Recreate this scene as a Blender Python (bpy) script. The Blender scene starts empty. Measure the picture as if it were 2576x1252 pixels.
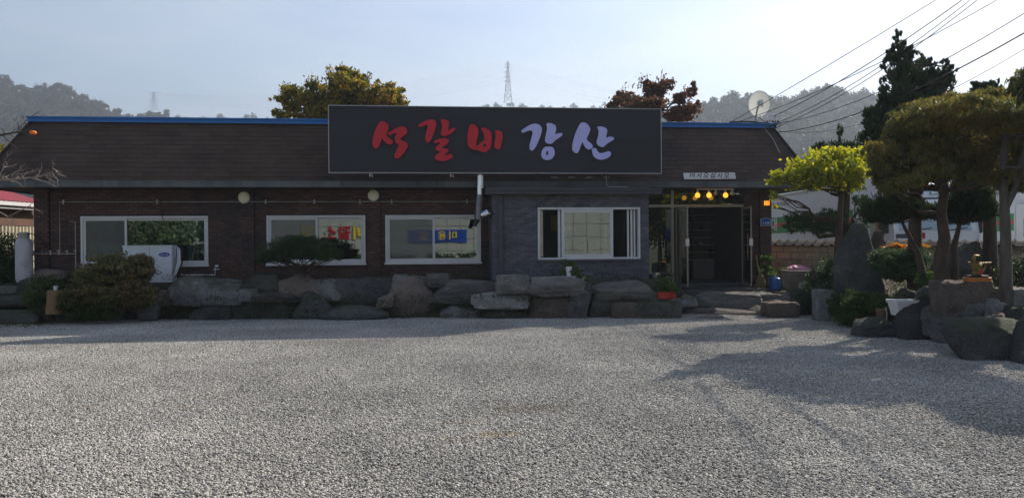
import bpy, math, random
import numpy as np
from mathutils import Vector, Matrix, noise

random.seed(7)
rng = np.random.default_rng(7)
SC = bpy.context.scene
COL = SC.collection
R = math.radians

# ------------------------------------------------------------------ camera
F = 1950.0                      # focal length, for a picture 2576 units wide
EYE = Vector((0.0, 0.0, 1.6))
CAMROT = Matrix.Rotation(math.pi / 2 - math.atan(4 / F), 3, 'X') @ Matrix.Rotation(-R(0.42), 3, 'Z')
cam_data = bpy.data.cameras.new('camera')
cam_data.sensor_width = 36.0
cam_data.lens = 36.0 * F / 2576.0
cam_data.clip_start = 0.1
cam_data.clip_end = 6000.0
cam = bpy.data.objects.new('camera', cam_data)
COL.objects.link(cam)
cam.matrix_world = Matrix.Translation(EYE) @ CAMROT.to_4x4()
SC.camera = cam

# ------------------------------------------------------------------ light
SUN_EL, SUN_AZ = 35.0, 45.0     # azimuth measured from the view direction (+Y) towards the right (+X)
world = bpy.data.worlds.new('World')
SC.world = world
world.use_nodes = True
wn, wl = world.node_tree.nodes, world.node_tree.links
wn.clear()
w_out = wn.new('ShaderNodeOutputWorld')
w_bg = wn.new('ShaderNodeBackground')
w_sky = wn.new('ShaderNodeTexSky')
w_sky.sky_type = 'NISHITA'
w_sky.sun_disc = False
w_sky.sun_elevation = R(SUN_EL)
w_sky.sun_rotation = R(SUN_AZ)
w_sky.altitude = 0
w_sky.air_density = 1.0
w_sky.dust_density = 1.2
w_sky.ozone_density = 1.5
w_bg.inputs['Strength'].default_value = 0.112
# thin high cloud: stretched noise that whitens the sky
w_tc = wn.new('ShaderNodeTexCoord')
w_map = wn.new('ShaderNodeMapping'); w_map.inputs['Scale'].default_value = (1.2, 2.0, 6.0)
w_map.inputs['Rotation'].default_value = (0.0, 0.35, 0.2)
w_noise = wn.new('ShaderNodeTexNoise'); w_noise.inputs['Scale'].default_value = 1.6
w_noise.inputs['Detail'].default_value = 7; w_noise.inputs['Roughness'].default_value = 0.52
w_ramp = wn.new('ShaderNodeValToRGB')
w_ramp.color_ramp.elements[0].position = 0.42; w_ramp.color_ramp.elements[0].color = (0, 0, 0, 1)
w_ramp.color_ramp.elements[1].position = 0.72; w_ramp.color_ramp.elements[1].color = (0.55, 0.55, 0.55, 1)
w_gain = wn.new('ShaderNodeHueSaturation'); w_gain.inputs['Saturation'].default_value = 0.25
w_gain.inputs['Value'].default_value = 1.15
w_mix = wn.new('ShaderNodeMix'); w_mix.data_type = 'RGBA'
wl.new(w_tc.outputs['Generated'], w_map.inputs['Vector'])
wl.new(w_map.outputs[0], w_noise.inputs['Vector'])
wl.new(w_noise.outputs['Fac'], w_ramp.inputs[0])
wl.new(w_ramp.outputs[0], w_mix.inputs[0])
wl.new(w_sky.outputs[0], w_gain.inputs['Color'])
w_sat = wn.new('ShaderNodeHueSaturation'); w_sat.inputs['Saturation'].default_value = 0.88
wl.new(w_sky.outputs[0], w_sat.inputs['Color']); wl.new(w_sat.outputs[0], w_mix.inputs[6])
wl.new(w_gain.outputs[0], w_mix.inputs[7])
wl.new(w_mix.outputs[2], w_bg.inputs['Color'])
wl.new(w_bg.outputs[0], w_out.inputs['Surface'])

sun_data = bpy.data.lights.new('sun', 'SUN')
sun_data.energy = 5.0
sun_data.angle = R(0.53)
sun_data.color = (1.0, 0.90, 0.77)
sun = bpy.data.objects.new('sun', sun_data)
COL.objects.link(sun)
sun_dir = Vector((math.sin(R(SUN_AZ)) * math.cos(R(SUN_EL)), math.cos(R(SUN_AZ)) * math.cos(R(SUN_EL)), math.sin(R(SUN_EL))))
sun.rotation_euler = sun_dir.to_track_quat('Z', 'Y').to_euler()
sun.location = sun_dir * 60

SC.view_settings.view_transform = 'Standard'
SC.view_settings.look = 'None'
SC.view_settings.gamma = 1.0
SC.view_settings.use_curve_mapping = False
SC.view_settings.exposure = 0.78
SC.render.engine = 'CYCLES'
SC.cycles.use_denoising = True
SC.cycles.max_bounces = 8
SC.cycles.transparent_max_bounces = 12
SC.cycles.volume_bounces = 0
SC.cycles.caustics_reflective = False
SC.cycles.caustics_refractive = False

HAZE_DENSITY = 0.00088
HAZE_COLOR = (0.42, 0.49, 0.60, 1)

# ------------------------------------------------------------------ measuring
def ray(px, py):
    return CAMROT @ Vector(((px - 1288) / F, -(py - 626) / F, -1.0))

def at(px, py, Y):
    """the point seen at (px, py) of a 2576-wide picture that lies Y metres ahead"""
    d = ray(px, py)
    return EYE + d * (Y / d.y)

def gnd(px, py, z=0.0):
    d = ray(px, py)
    return EYE + d * ((z - EYE.z) / d.z)

CORNER = at(90, 600, 18.6); CORNER.z = 0
_r = at(1940, 600, 20.5)
PSI = math.atan2(_r.y - CORNER.y, _r.x - CORNER.x)
U = Vector((math.cos(PSI), math.sin(PSI), 0)); N = Vector((math.sin(PSI), -math.cos(PSI), 0))

def bld(px, py, v=0.0):
    """(u, z) on the facade plane moved v metres out towards the lot"""
    d = ray(px, py)
    p0 = CORNER + N * v
    t = (p0 - EYE).dot(N) / d.dot(N)
    p = EYE + d * t
    return (p - CORNER).dot(U), p.z

def bworld(u, v, z):
    return CORNER + U * u + N * v + Vector((0, 0, z))

def mirrored(p, v=-0.05):
    """where a thing really stands whose mirror image in the window glass lies at p"""
    p0 = CORNER + N * v
    return p - N * (2 * (p - p0).dot(N))

# ------------------------------------------------------------------ materials
def _nodes(name):
    m = bpy.data.materials.new(name)
    m.use_nodes = True
    nt = m.node_tree
    return m, nt.nodes, nt.links, nt.nodes['Principled BSDF']

def rgb(c):
    return (c[0], c[1], c[2], 1)

def surf(name, c1, c2=None, scale=3.0, rough=0.8, bump=0.0, bscale=40.0, detail=6, metal=0.0, tint=0.0, c3=None, spec=0.25, stretch=(1, 1, 1), coat=0.0, c3scale=None):
    """rough surface: two colours mixed by noise, a third in patches, relief, and piece-to-piece variation"""
    m, n, l, b = _nodes(name)
    b.inputs['Roughness'].default_value = rough
    b.inputs['Metallic'].default_value = metal
    b.inputs['Specular IOR Level'].default_value = spec
    b.inputs['Coat Weight'].default_value = coat
    c2 = c2 or tuple(x * 0.7 for x in c1)
    geo = n.new('ShaderNodeNewGeometry')
    mp = n.new('ShaderNodeMapping'); mp.inputs['Scale'].default_value = stretch
    l.new(geo.outputs['Position'], mp.inputs['Vector'])
    t = n.new('ShaderNodeTexNoise'); t.inputs['Scale'].default_value = scale; t.inputs['Detail'].default_value = detail
    t.inputs['Roughness'].default_value = 0.62
    l.new(mp.outputs[0], t.inputs['Vector'])
    r = n.new('ShaderNodeValToRGB')
    r.color_ramp.elements[0].position = 0.34; r.color_ramp.elements[1].position = 0.66
    r.color_ramp.elements[0].color = rgb(c1); r.color_ramp.elements[1].color = rgb(c2)
    l.new(t.outputs['Fac'], r.inputs[0])
    out = r.outputs[0]
    if c3:
        t3 = n.new('ShaderNodeTexNoise'); t3.inputs['Scale'].default_value = c3scale or scale * 0.45; t3.inputs['Detail'].default_value = 8
        t3.inputs['Roughness'].default_value = 0.7
        l.new(mp.outputs[0], t3.inputs['Vector'])
        r3 = n.new('ShaderNodeValToRGB'); r3.color_ramp.elements[0].position = 0.52; r3.color_ramp.elements[1].position = 0.64
        l.new(t3.outputs['Fac'], r3.inputs[0])
        mx = n.new('ShaderNodeMix'); mx.data_type = 'RGBA'
        l.new(r3.outputs[0], mx.inputs[0]); l.new(out, mx.inputs[6]); mx.inputs[7].default_value = rgb(c3)
        out = mx.outputs[2]
    if tint:
        oi = n.new('ShaderNodeObjectInfo'); at_ = n.new('ShaderNodeAttribute'); at_.attribute_name = 'tint'
        ad = n.new('ShaderNodeMath'); ad.operation = 'ADD'
        l.new(oi.outputs['Random'], ad.inputs[0]); l.new(at_.outputs['Fac'], ad.inputs[1])
        fr = n.new('ShaderNodeMath'); fr.operation = 'FRACT'; l.new(ad.outputs[0], fr.inputs[0])
        mr = n.new('ShaderNodeMapRange'); mr.inputs['To Min'].default_value = 1 - tint; mr.inputs['To Max'].default_value = 1 + tint
        l.new(fr.outputs[0], mr.inputs['Value'])
        hs = n.new('ShaderNodeHueSaturation')
        l.new(mr.outputs[0], hs.inputs['Value']); l.new(out, hs.inputs['Color'])
        out = hs.outputs[0]
    l.new(out, b.inputs['Base Color'])
    if bump:
        tb = n.new('ShaderNodeTexNoise'); tb.inputs['Scale'].default_value = bscale; tb.inputs['Detail'].default_value = 5
        l.new(mp.outputs[0], tb.inputs['Vector'])
        bp = n.new('ShaderNodeBump'); bp.inputs['Strength'].default_value = bump; bp.inputs['Distance'].default_value = 0.02
        l.new(tb.outputs['Fac'], bp.inputs['Height']); l.new(bp.outputs[0], b.inputs['Normal'])
    return m

def leafmat(name, cols, trans=0.45, pos_scale=1.2, rough=0.55):
    """leaf: colour picked per leaf (tint attribute) and drifting over the crown, partly translucent"""
    m, n, l, b = _nodes(name)
    at_ = n.new('ShaderNodeAttribute'); at_.attribute_name = 'tint'
    geo = n.new('ShaderNodeNewGeometry')
    t = n.new('ShaderNodeTexNoise'); t.inputs['Scale'].default_value = pos_scale; t.inputs['Detail'].default_value = 3
    l.new(geo.outputs['Position'], t.inputs['Vector'])
    a1 = n.new('ShaderNodeMath'); a1.operation = 'MULTIPLY_ADD'
    l.new(t.outputs['Fac'], a1.inputs[0]); a1.inputs[1].default_value = 1.6; a1.inputs[2].default_value = -0.55
    a2 = n.new('ShaderNodeMix'); a2.data_type = 'FLOAT'; a2.inputs[0].default_value = 0.5
    l.new(at_.outputs['Fac'], a2.inputs[2]); l.new(a1.outputs[0], a2.inputs[3])
    r = n.new('ShaderNodeValToRGB')
    el = r.color_ramp.elements
    el[0].position = 0.1; el[0].color = rgb(cols[0]); el[1].position = 0.9; el[1].color = rgb(cols[-1])
    for i, c in enumerate(cols[1:-1]):
        e = el.new(0.1 + 0.8 * (i + 1) / (len(cols) - 1)); e.color = rgb(c)
    l.new(a2.outputs[0], r.inputs[0])
    l.new(r.outputs[0], b.inputs['Base Color'])
    b.inputs['Roughness'].default_value = rough
    b.inputs['Specular IOR Level'].default_value = 0.3
    tr = n.new('ShaderNodeBsdfTranslucent'); l.new(r.outputs[0], tr.inputs['Color'])
    mx = n.new('ShaderNodeMixShader'); mx.inputs[0].default_value = trans
    l.new(b.outputs[0], mx.inputs[1]); l.new(tr.outputs[0], mx.inputs[2])
    l.new(mx.outputs[0], n['Material Output'].inputs['Surface'])
    return m

def glassmat(name, tint, refl=0.3, rough=0.0):
    m, n, l, b = _nodes(name)
    n.remove(b)
    tr = n.new('ShaderNodeBsdfTransparent'); tr.inputs['Color'].default_value = rgb(tint)
    gl = n.new('ShaderNodeBsdfGlossy'); gl.inputs['Roughness'].default_value = rough
    gl.inputs['Color'].default_value = (0.95, 1.0, 0.98, 1)
    mx = n.new('ShaderNodeMixShader')
    lw = n.new('ShaderNodeFresnel'); lw.inputs['IOR'].default_value = 1.5
    ad = n.new('ShaderNodeMath'); ad.operation = 'ADD'; ad.use_clamp = True; ad.inputs[1].default_value = refl
    l.new(lw.outputs[0], ad.inputs[0]); l.new(ad.outputs[0], mx.inputs[0])
    # old float glass is never quite flat
    tb = n.new('ShaderNodeTexNoise'); tb.inputs['Scale'].default_value = 1.3
    bp = n.new('ShaderNodeBump'); bp.inputs['Strength'].default_value = 0.05; bp.inputs['Distance'].default_value = 0.02
    l.new(tb.outputs['Fac'], bp.inputs['Height']); l.new(bp.outputs[0], gl.inputs['Normal'])
    l.new(tr.outputs[0], mx.inputs[1]); l.new(gl.outputs[0], mx.inputs[2])
    l.new(mx.outputs[0], n['Material Output'].inputs['Surface'])
    return m

def glow(name, col, strength):
    m, n, l, b = _nodes(name)
    b.inputs['Base Color'].default_value = rgb(col)
    b.inputs['Emission Color'].default_value = rgb(col)
    b.inputs['Emission Strength'].default_value = strength
    return m

M = {}
M['brick'] = surf('brown brick', (0.088, 0.050, 0.040), (0.125, 0.073, 0.060), 1.1, 0.75, 0.9, 45, tint=0.24, c3=(0.058, 0.046, 0.046))
M['mortar'] = surf('dark mortar', (0.032, 0.026, 0.025), (0.046, 0.036, 0.034), 5, 0.95, 0.5, 60)
M['grey_brick'] = surf('grey painted brick', (0.11, 0.106, 0.13), (0.145, 0.14, 0.165), 2.5, 0.5, 0.9, 40, tint=0.22, c3=(0.075, 0.072, 0.09))
M['grey_mortar'] = surf('painted mortar', (0.055, 0.054, 0.065), (0.075, 0.072, 0.085), 5, 0.9, 0.5, 60)
M['shingle'] = surf('brown roof shingle', (0.062, 0.042, 0.034), (0.090, 0.064, 0.053), 0.55, 0.85, 0.7, 70, tint=0.10, c3=(0.044, 0.037, 0.038), c3scale=0.35, spec=0.12)
M['roof_base'] = surf('roof underlay', (0.028, 0.023, 0.022), (0.036, 0.030, 0.028), 3, 0.9, 0.3)
M['blue'] = surf('blue painted metal', (0.025, 0.13, 0.36), (0.03, 0.15, 0.42), 1.2, 0.45, 0.1, 8)
M['gutter'] = surf('weathered grey gutter', (0.075, 0.085, 0.09), (0.12, 0.13, 0.135), 1.0, 0.6, 0.2, 20, c3=(0.05, 0.056, 0.066), stretch=(2.2, 2.2, 0.25), tint=0.15)
M['soffit'] = surf('brown soffit', (0.09, 0.055, 0.04), (0.06, 0.04, 0.03), 3, 0.8)
M['sign_face'] = surf('dark vinyl sign', (0.030, 0.030, 0.035), (0.035, 0.035, 0.041), 0.7, 0.6, 0.7, 1.6, stretch=(0.25, 0.25, 2.2), detail=2, spec=0.15, tint=0)
M['sign_rim'] = surf('pale sign trim', (0.42, 0.42, 0.40), (0.36, 0.36, 0.34), 4, 0.5)
M['red'] = surf('red letter', (0.50, 0.022, 0.034), (0.46, 0.02, 0.03), 2, 0.5)
M['lilac'] = surf('lilac letter', (0.46, 0.46, 0.80), (0.43, 0.43, 0.75), 2, 0.5)
M['white_frame'] = surf('white window frame', (0.66, 0.66, 0.66), (0.58, 0.58, 0.58), 2, 0.4)
M['white'] = surf('white paint', (0.74, 0.74, 0.74), (0.66, 0.66, 0.66), 2, 0.5)
M['alu'] = surf('beige aluminium bar', (0.42, 0.37, 0.29), (0.34, 0.30, 0.24), 3, 0.4, metal=0.5)
M['steel'] = surf('brushed steel', (0.5, 0.5, 0.5), (0.4, 0.4, 0.42), 5, 0.3, metal=1.0)
M['flue'] = surf('stainless flue', (0.62, 0.62, 0.64), (0.5, 0.5, 0.52), 3, 0.16, metal=1.0)
M['pipe'] = surf('grey painted pipe', (0.34, 0.33, 0.31), (0.24, 0.23, 0.22), 6, 0.6)
M['lead'] = surf('dark painted metal', (0.06, 0.058, 0.068), (0.085, 0.08, 0.095), 3, 0.5)
M['black'] = surf('black', (0.018, 0.018, 0.018), (0.03, 0.03, 0.03), 3, 0.6)
M['cable'] = surf('cable', (0.02, 0.02, 0.022), (0.03, 0.03, 0.033), 3, 0.6)
M['glass'] = glassmat('window glass', (0.55, 0.62, 0.58), 0.15)
m_s, n_s, l_s, b_s = _nodes('insect screen'); b_s.inputs['Base Color'].default_value = (0.22, 0.22, 0.215, 1); b_s.inputs['Roughness'].default_value = 0.9
t_s = n_s.new('ShaderNodeBsdfTransparent'); x_s = n_s.new('ShaderNodeMixShader'); x_s.inputs[0].default_value = 0.30
l_s.new(t_s.outputs[0], x_s.inputs[1]); l_s.new(b_s.outputs[0], x_s.inputs[2]); l_s.new(x_s.outputs[0], n_s['Material Output'].inputs['Surface'])
M['screen'] = m_s
M['door_glass'] = glassmat('door glass', (0.72, 0.80, 0.76), 0.06)
M['shop_glass'] = glassmat('dark shop glass', (0.35, 0.42, 0.38), 0.14)
M['room'] = surf('room wall', (0.30, 0.28, 0.24), (0.26, 0.24, 0.21), 1.5, 0.9)
M['room_dark'] = surf('dark lobby panel', (0.075, 0.058, 0.045), (0.10, 0.075, 0.06), 2, 0.7, stretch=(1, 1, 6))
M['shelf'] = surf('shelf board', (0.16, 0.12, 0.09), (0.12, 0.09, 0.07), 2, 0.6)
M['curtain'] = surf('teal curtain', (0.42, 0.66, 0.62), (0.34, 0.56, 0.53), 3, 0.8, stretch=(5, 5, 0.5))
M['warm_bulb'] = glow('lit bulb', (1.0, 0.42, 0.04), 1.0)
M['lantern_glass'] = glow('lit lantern', (1.0, 0.34, 0.02), 1.1)
M['disc'] = surf('cream lamp disc', (0.84, 0.81, 0.62), (0.80, 0.77, 0.58), 3, 0.5)
M['plate_blue'] = surf('blue address plate', (0.02, 0.12, 0.42), (0.02, 0.10, 0.38), 2, 0.35)
M['concrete'] = surf('concrete', (0.24, 0.235, 0.22), (0.18, 0.175, 0.165), 3, 0.9, 0.4, 30)
M['block'] = surf('cream concrete block', (0.58, 0.47, 0.31), (0.46, 0.37, 0.25), 1.8, 0.9, 0.5, 40, tint=0.12, c3=(0.24, 0.20, 0.15))
M['clay_tile'] = surf('weathered clay tile', (0.085, 0.066, 0.055), (0.045, 0.04, 0.037), 4, 0.95, 0.6, 20, tint=0.3, spec=0.1)
M['soil'] = surf('dark garden soil', (0.055, 0.043, 0.032), (0.035, 0.032, 0.020), 3, 0.95, 1.0, 12, c3=(0.05, 0.06, 0.025))
M['field'] = surf('dry field', (0.12, 0.11, 0.06), (0.09, 0.10, 0.05), 0.05, 0.95)
M['hill'] = surf('wooded hillside', (0.06, 0.055, 0.035), (0.045, 0.05, 0.03), 0.04, 0.95)
M['bark'] = surf('brown bark', (0.10, 0.072, 0.052), (0.055, 0.042, 0.032), 6, 0.9, 1.0, 26, stretch=(2, 2, 0.5))
M['bark_grey'] = surf('grey bark', (0.15, 0.135, 0.12), (0.09, 0.08, 0.072), 6, 0.9, 0.8, 30, stretch=(2, 2, 0.5))
M['twig'] = surf('pale twig', (0.30, 0.25, 0.22), (0.18, 0.15, 0.13), 6, 0.9)
M['rock_grey'] = surf('grey rock', (0.105, 0.105, 0.105), (0.175, 0.170, 0.162), 2.6, 0.85, 1.0, 14, tint=0.2, c3=(0.24, 0.235, 0.22), detail=9)
M['rock_dark'] = surf('dark rock', (0.045, 0.046, 0.046), (0.095, 0.093, 0.088), 2.6, 0.8, 1.0, 14, tint=0.2, c3=(0.15, 0.145, 0.13), detail=9)
M['rock_brown'] = surf('brown rock', (0.13, 0.10, 0.082), (0.21, 0.165, 0.135), 2.2, 0.88, 0.9, 18, tint=0.15, c3=(0.11, 0.10, 0.09), detail=9)
M['rock_pale'] = surf('pale rock', (0.26, 0.255, 0.23), (0.36, 0.35, 0.32), 2.6, 0.85, 0.9, 18, tint=0.1, c3=(0.18, 0.17, 0.15), detail=9)
M['rock_moss'] = surf('mossy rock', (0.05, 0.055, 0.036), (0.10, 0.10, 0.082), 3.0, 0.9, 1.0, 16, tint=0.15, c3=(0.04, 0.05, 0.022), detail=9)
M['rock_layer'] = surf('layered rock', (0.09, 0.085, 0.08), (0.17, 0.15, 0.13), 2.4, 0.85, 1.0, 14, tint=0.15, c3=(0.22, 0.20, 0.17), stretch=(0.8, 0.8, 4.5), detail=9)

def rockmat(name, dark, mid, pale, moss=None, scale=1.0, stretch=(1, 1, 1), amt=0.5):
    """stone: cloudy body colour, fine crystalline speckle, pale lichen and mineral veins, dark pits, optional moss on top"""
    m, n, l, b = _nodes(name)
    b.inputs['Roughness'].default_value = 0.9; b.inputs['Specular IOR Level'].default_value = 0.25
    geo = n.new('ShaderNodeNewGeometry'); oi = n.new('ShaderNodeObjectInfo')
    mp = n.new('ShaderNodeMapping'); mp.inputs['Scale'].default_value = stretch
    l.new(geo.outputs['Position'], mp.inputs['Vector'])
    def nz(sc, det=6, rg=0.6, dist=0.0):
        t = n.new('ShaderNodeTexNoise'); t.inputs['Scale'].default_value = sc * scale; t.inputs['Detail'].default_value = det
        t.inputs['Roughness'].default_value = rg; t.inputs['Distortion'].default_value = dist
        l.new(mp.outputs[0], t.inputs['Vector']); return t.outputs['Fac']
    def rp_(fac, a, c, p0, p1):
        r = n.new('ShaderNodeValToRGB'); r.color_ramp.elements[0].position = p0; r.color_ramp.elements[1].position = p1
        r.color_ramp.elements[0].color = rgb(a); r.color_ramp.elements[1].color = rgb(c); l.new(fac, r.inputs[0]); return r.outputs[0]
    def mixc(fac, a, c, mode='MIX', const=None):
        x = n.new('ShaderNodeMix'); x.data_type = 'RGBA'; x.blend_type = mode
        if const is None: l.new(fac, x.inputs[0])
        else: x.inputs[0].default_value = const
        l.new(a, x.inputs[6])
        if isinstance(c, tuple): x.inputs[7].default_value = rgb(c)
        else: l.new(c, x.inputs[7])
        return x.outputs[2]
    body = rp_(nz(1.6, 8, 0.65), dark, mid, 0.36, 0.62)
    body = mixc(rp_(nz(3.2, 10, 0.75, 0.6), (0, 0, 0), (amt, amt, amt), 0.55, 0.68), body, pale)
    body = mixc(rp_(nz(2.2, 4, 0.5, 3.0), (0, 0, 0), (1, 1, 1), 0.485, 0.5), body, body)
    spk = rp_(nz(55, 2, 0.8), (0.62, 0.62, 0.62), (1.35, 1.35, 1.35), 0.35, 0.65)
    body = mixc(None, body, spk, 'MULTIPLY', 1.0)
    body = mixc(rp_(nz(7, 8, 0.8, 1.5), (0, 0, 0), (0.55, 0.55, 0.55), 0.60, 0.66), body, tuple(min(0.6, x * 1.35) for x in pale))
    body = mixc(rp_(nz(6, 6, 0.7), (0.7, 0.7, 0.7), (0, 0, 0), 0.30, 0.42), body, tuple(x * 0.45 for x in dark))
    if moss:
        sep = n.new('ShaderNodeSeparateXYZ'); l.new(geo.outputs['Normal'], sep.inputs[0])
        ad = n.new('ShaderNodeMath'); ad.operation = 'MULTIPLY_ADD'; l.new(sep.outputs['Z'], ad.inputs[0]); ad.inputs[1].default_value = 0.25; l.new(nz(2.6, 8, 0.7), ad.inputs[2])
        body = mixc(rp_(ad.outputs[0], (0, 0, 0), (0.7, 0.7, 0.7), 0.60, 0.72), body, moss)
    mr = n.new('ShaderNodeMapRange'); mr.inputs['To Min'].default_value = 0.62; mr.inputs['To Max'].default_value = 1.45
    l.new(oi.outputs['Random'], mr.inputs['Value'])
    hs = n.new('ShaderNodeHueSaturation'); l.new(mr.outputs[0], hs.inputs['Value']); l.new(body, hs.inputs['Color'])
    l.new(hs.outputs[0], b.inputs['Base Color'])
    h1 = nz(9, 9, 0.72, 0.4); bp = n.new('ShaderNodeBump'); bp.inputs['Strength'].default_value = 1.0; bp.inputs['Distance'].default_value = 0.12
    l.new(h1, bp.inputs['Height']); l.new(bp.outputs[0], b.inputs['Normal'])
    return m
M['rock_grey'] = rockmat('grey rock', (0.128, 0.131, 0.136), (0.238, 0.235, 0.230), (0.442, 0.425, 0.391), (0.076, 0.085, 0.043), amt=0.5)
M['rock_dark'] = rockmat('dark rock', (0.051, 0.053, 0.053), (0.111, 0.109, 0.105), (0.272, 0.264, 0.238), (0.051, 0.065, 0.031), amt=0.4)
M['rock_brown'] = rockmat('brown rock', (0.152, 0.120, 0.102), (0.239, 0.196, 0.167), (0.348, 0.312, 0.275), None, amt=0.45)
M['rock_pale'] = rockmat('pale rock', (0.213, 0.206, 0.188), (0.338, 0.325, 0.300), (0.500, 0.488, 0.450), None, amt=0.6)
M['rock_moss'] = rockmat('mossy rock', (0.064, 0.069, 0.054), (0.136, 0.136, 0.115), (0.256, 0.248, 0.208), (0.048, 0.067, 0.026), amt=0.35)
M['rock_layer'] = rockmat('layered rock', (0.096, 0.093, 0.090), (0.208, 0.192, 0.173), (0.384, 0.360, 0.320), None, stretch=(0.7, 0.7, 3.6), amt=0.5)

# ------------------------------------------------------------------ meshes
class MB:
    """collects shapes, then links them as one mesh object"""
    def __init__(s):
        s.v, s.f, s.t = [], [], []

    def add(s, vs, fs, tint=0.0):
        k = len(s.v)
        s.v.extend([tuple(p) for p in vs])
        s.f.extend([tuple(i + k for i in f) for f in fs])
        s.t.extend([tint] * len(fs))
        return s

    def box(s, x0, x1, y0, y1, z0, z1, tint=0.0):
        vs = [(x, y, z) for z in (z0, z1) for y in (y0, y1) for x in (x0, x1)]
        return s.add(vs, [(0, 2, 3, 1), (4, 5, 7, 6), (0, 1, 5, 4), (2, 6, 7, 3), (0, 4, 6, 2), (1, 3, 7, 5)], tint)

    def quadslab(s, pts, n, t, tint=0.0):
        """a plate: polygon pts pushed by n*t"""
        n = Vector(n) * t; k = len(pts)
        a = [Vector(p) for p in pts]; b = [p + n for p in a]
        fs = [tuple(range(k))[::-1], tuple(range(k, 2 * k))] + [(i, (i + 1) % k, k + (i + 1) % k, k + i) for i in range(k)]
        return s.add(a + b, fs, tint)

    def tube(s, path, rad, n=8, cap=True):
        P = [Vector(p) for p in path]
        if not hasattr(rad, '__len__'): rad = [rad] * len(P)
        vs, fs = [], []
        ref = None
        for i, p in enumerate(P):
            d = (P[min(i + 1, len(P) - 1)] - P[max(i - 1, 0)]).normalized()
            if ref is None:
                ref = Vector((0, 0, 1)) if abs(d.z) < 0.9 else Vector((1, 0, 0))
                ref = (ref - d * ref.dot(d)).normalized()
            else:
                ref = (ref - d * ref.dot(d))
                ref = ref.normalized() if ref.length > 1e-6 else d.orthogonal().normalized()
            q = d.cross(ref)
            for k in range(n):
                a = 2 * math.pi * k / n
                vs.append(p + (ref * math.cos(a) + q * math.sin(a)) * rad[i])
        for i in range(len(P) - 1):
            for k in range(n):
                a, b = i * n + k, i * n + (k + 1) % n
                fs.append((a, b, b + n, a + n))
        if cap:
            fs.append(tuple(range(n))[::-1]); fs.append(tuple(range((len(P) - 1) * n, len(P) * n)))
        return s.add(vs, fs)

    def lathe(s, prof, c=(0, 0, 0), n=20, axis='z', squash=1.0):
        vs, fs = [], []
        for r, h in prof:
            for k in range(n):
                a = 2 * math.pi * k / n
                x, y = r * math.cos(a), r * math.sin(a) * squash
                p = (x, y, h) if axis == 'z' else ((x, -h, y) if axis == 'y' else (h, x, y))
                vs.append((p[0] + c[0], p[1] + c[1], p[2] + c[2]))
        for i in range(len(prof) - 1):
            for k in range(n):
                a, b = i * n + k, i * n + (k + 1) % n
                fs.append((a, b, b + n, a + n))
        fs.append(tuple(range(n))[::-1]); fs.append(tuple(range((len(prof) - 1) * n, len(prof) * n)))
        return s.add(vs, fs)

    def mesh(s, name, mat, smooth=False):
        me = bpy.data.meshes.new(name)
        me.from_pydata(s.v, [], s.f)
        if any(s.t):
            a = me.attributes.new('tint', 'FLOAT', 'FACE'); a.data.foreach_set('value', np.array(s.t, dtype=np.float32))
        if mat: me.materials.append(mat)
        if smooth:
            me.polygons.foreach_set('use_smooth', [True] * len(me.polygons))
            me.set_sharp_from_angle(angle=R(42)) if hasattr(me, 'set_sharp_from_angle') else None
        me.update()
        return me

    def build(s, name, mat, parent=None, smooth=False, loc=(0, 0, 0), rot=(0, 0, 0), bevel=0.0, fixn=True):
        me = s.mesh(name, mat, smooth)
        o = link(name, me, parent, loc, rot)
        if bevel:
            b = o.modifiers.new('bevel', 'BEVEL'); b.width = bevel; b.segments = 2; b.limit_method = 'ANGLE'
        return o

def link(name, data, parent=None, loc=(0, 0, 0), rot=(0, 0, 0)):
    o = bpy.data.objects.new(name, data)
    COL.objects.link(o)
    o.parent = parent
    o.location = loc; o.rotation_euler = rot
    return o

def tag(o, label=None, cat=None, group=None, kind=None):
    if label: o['label'] = label
    if cat: o['category'] = cat
    if group: o['group'] = group
    if kind: o['kind'] = kind
    return o

def thing(name, label, cat, loc=(0, 0, 0), rotz=0.0, group=None):
    return tag(link(name, None, None, loc, (0, 0, rotz)), label, cat, group)

def copy_tree(o, parent=None):
    c = o.copy(); COL.objects.link(c); c.parent = parent
    for ch in [x for x in list(bpy.data.objects) if x.parent == o]: copy_tree(ch, c)
    return c

def smooth_closed(pts, k=6):
    out = []; n = len(pts)
    for i in range(n):
        p0, p1, p2, p3 = (np.array(pts[(i + j - 1) % n], float) for j in range(4))
        for t in np.arange(0, 1, 1 / k):
            out.append(0.5 * ((2 * p1) + (-p0 + p2) * t + (2 * p0 - 5 * p1 + 4 * p2 - p3) * t * t + (-p0 + 3 * p1 - 3 * p2 + p3) * t ** 3))
    return out

def outline(name, loops, depth, mat, parent, loc, rot=(R(90), 0, 0), bevel=0.0):
    """a solid cut from flat outlines (inner loops are holes)"""
    c = bpy.data.curves.new(name, 'CURVE'); c.dimensions = '2D'; c.fill_mode = 'BOTH'; c.extrude = depth / 2
    c.bevel_depth = bevel
    for lp in loops:
        s = c.splines.new('POLY'); s.points.add(len(lp) - 1); s.use_cyclic_u = True
        for q, p in zip(s.points, lp): q.co = (p[0], p[1], 0, 1)
    c.materials.append(mat)
    return to_mesh(link(name, c, parent, loc, rot))

def to_mesh(o):
    """swap a curve or text object for a plain mesh of the same shape"""
    bpy.context.view_layer.update()
    me = bpy.data.meshes.new_from_object(o.evaluated_get(bpy.context.evaluated_depsgraph_get()))
    n, p, l, r, sc = o.name.split('.')[0], o.parent, o.location.copy(), o.rotation_euler.copy(), o.scale.copy()
    bpy.data.objects.remove(o)
    q = link(n, me, p, l, r); q.scale = sc
    return q

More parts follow.
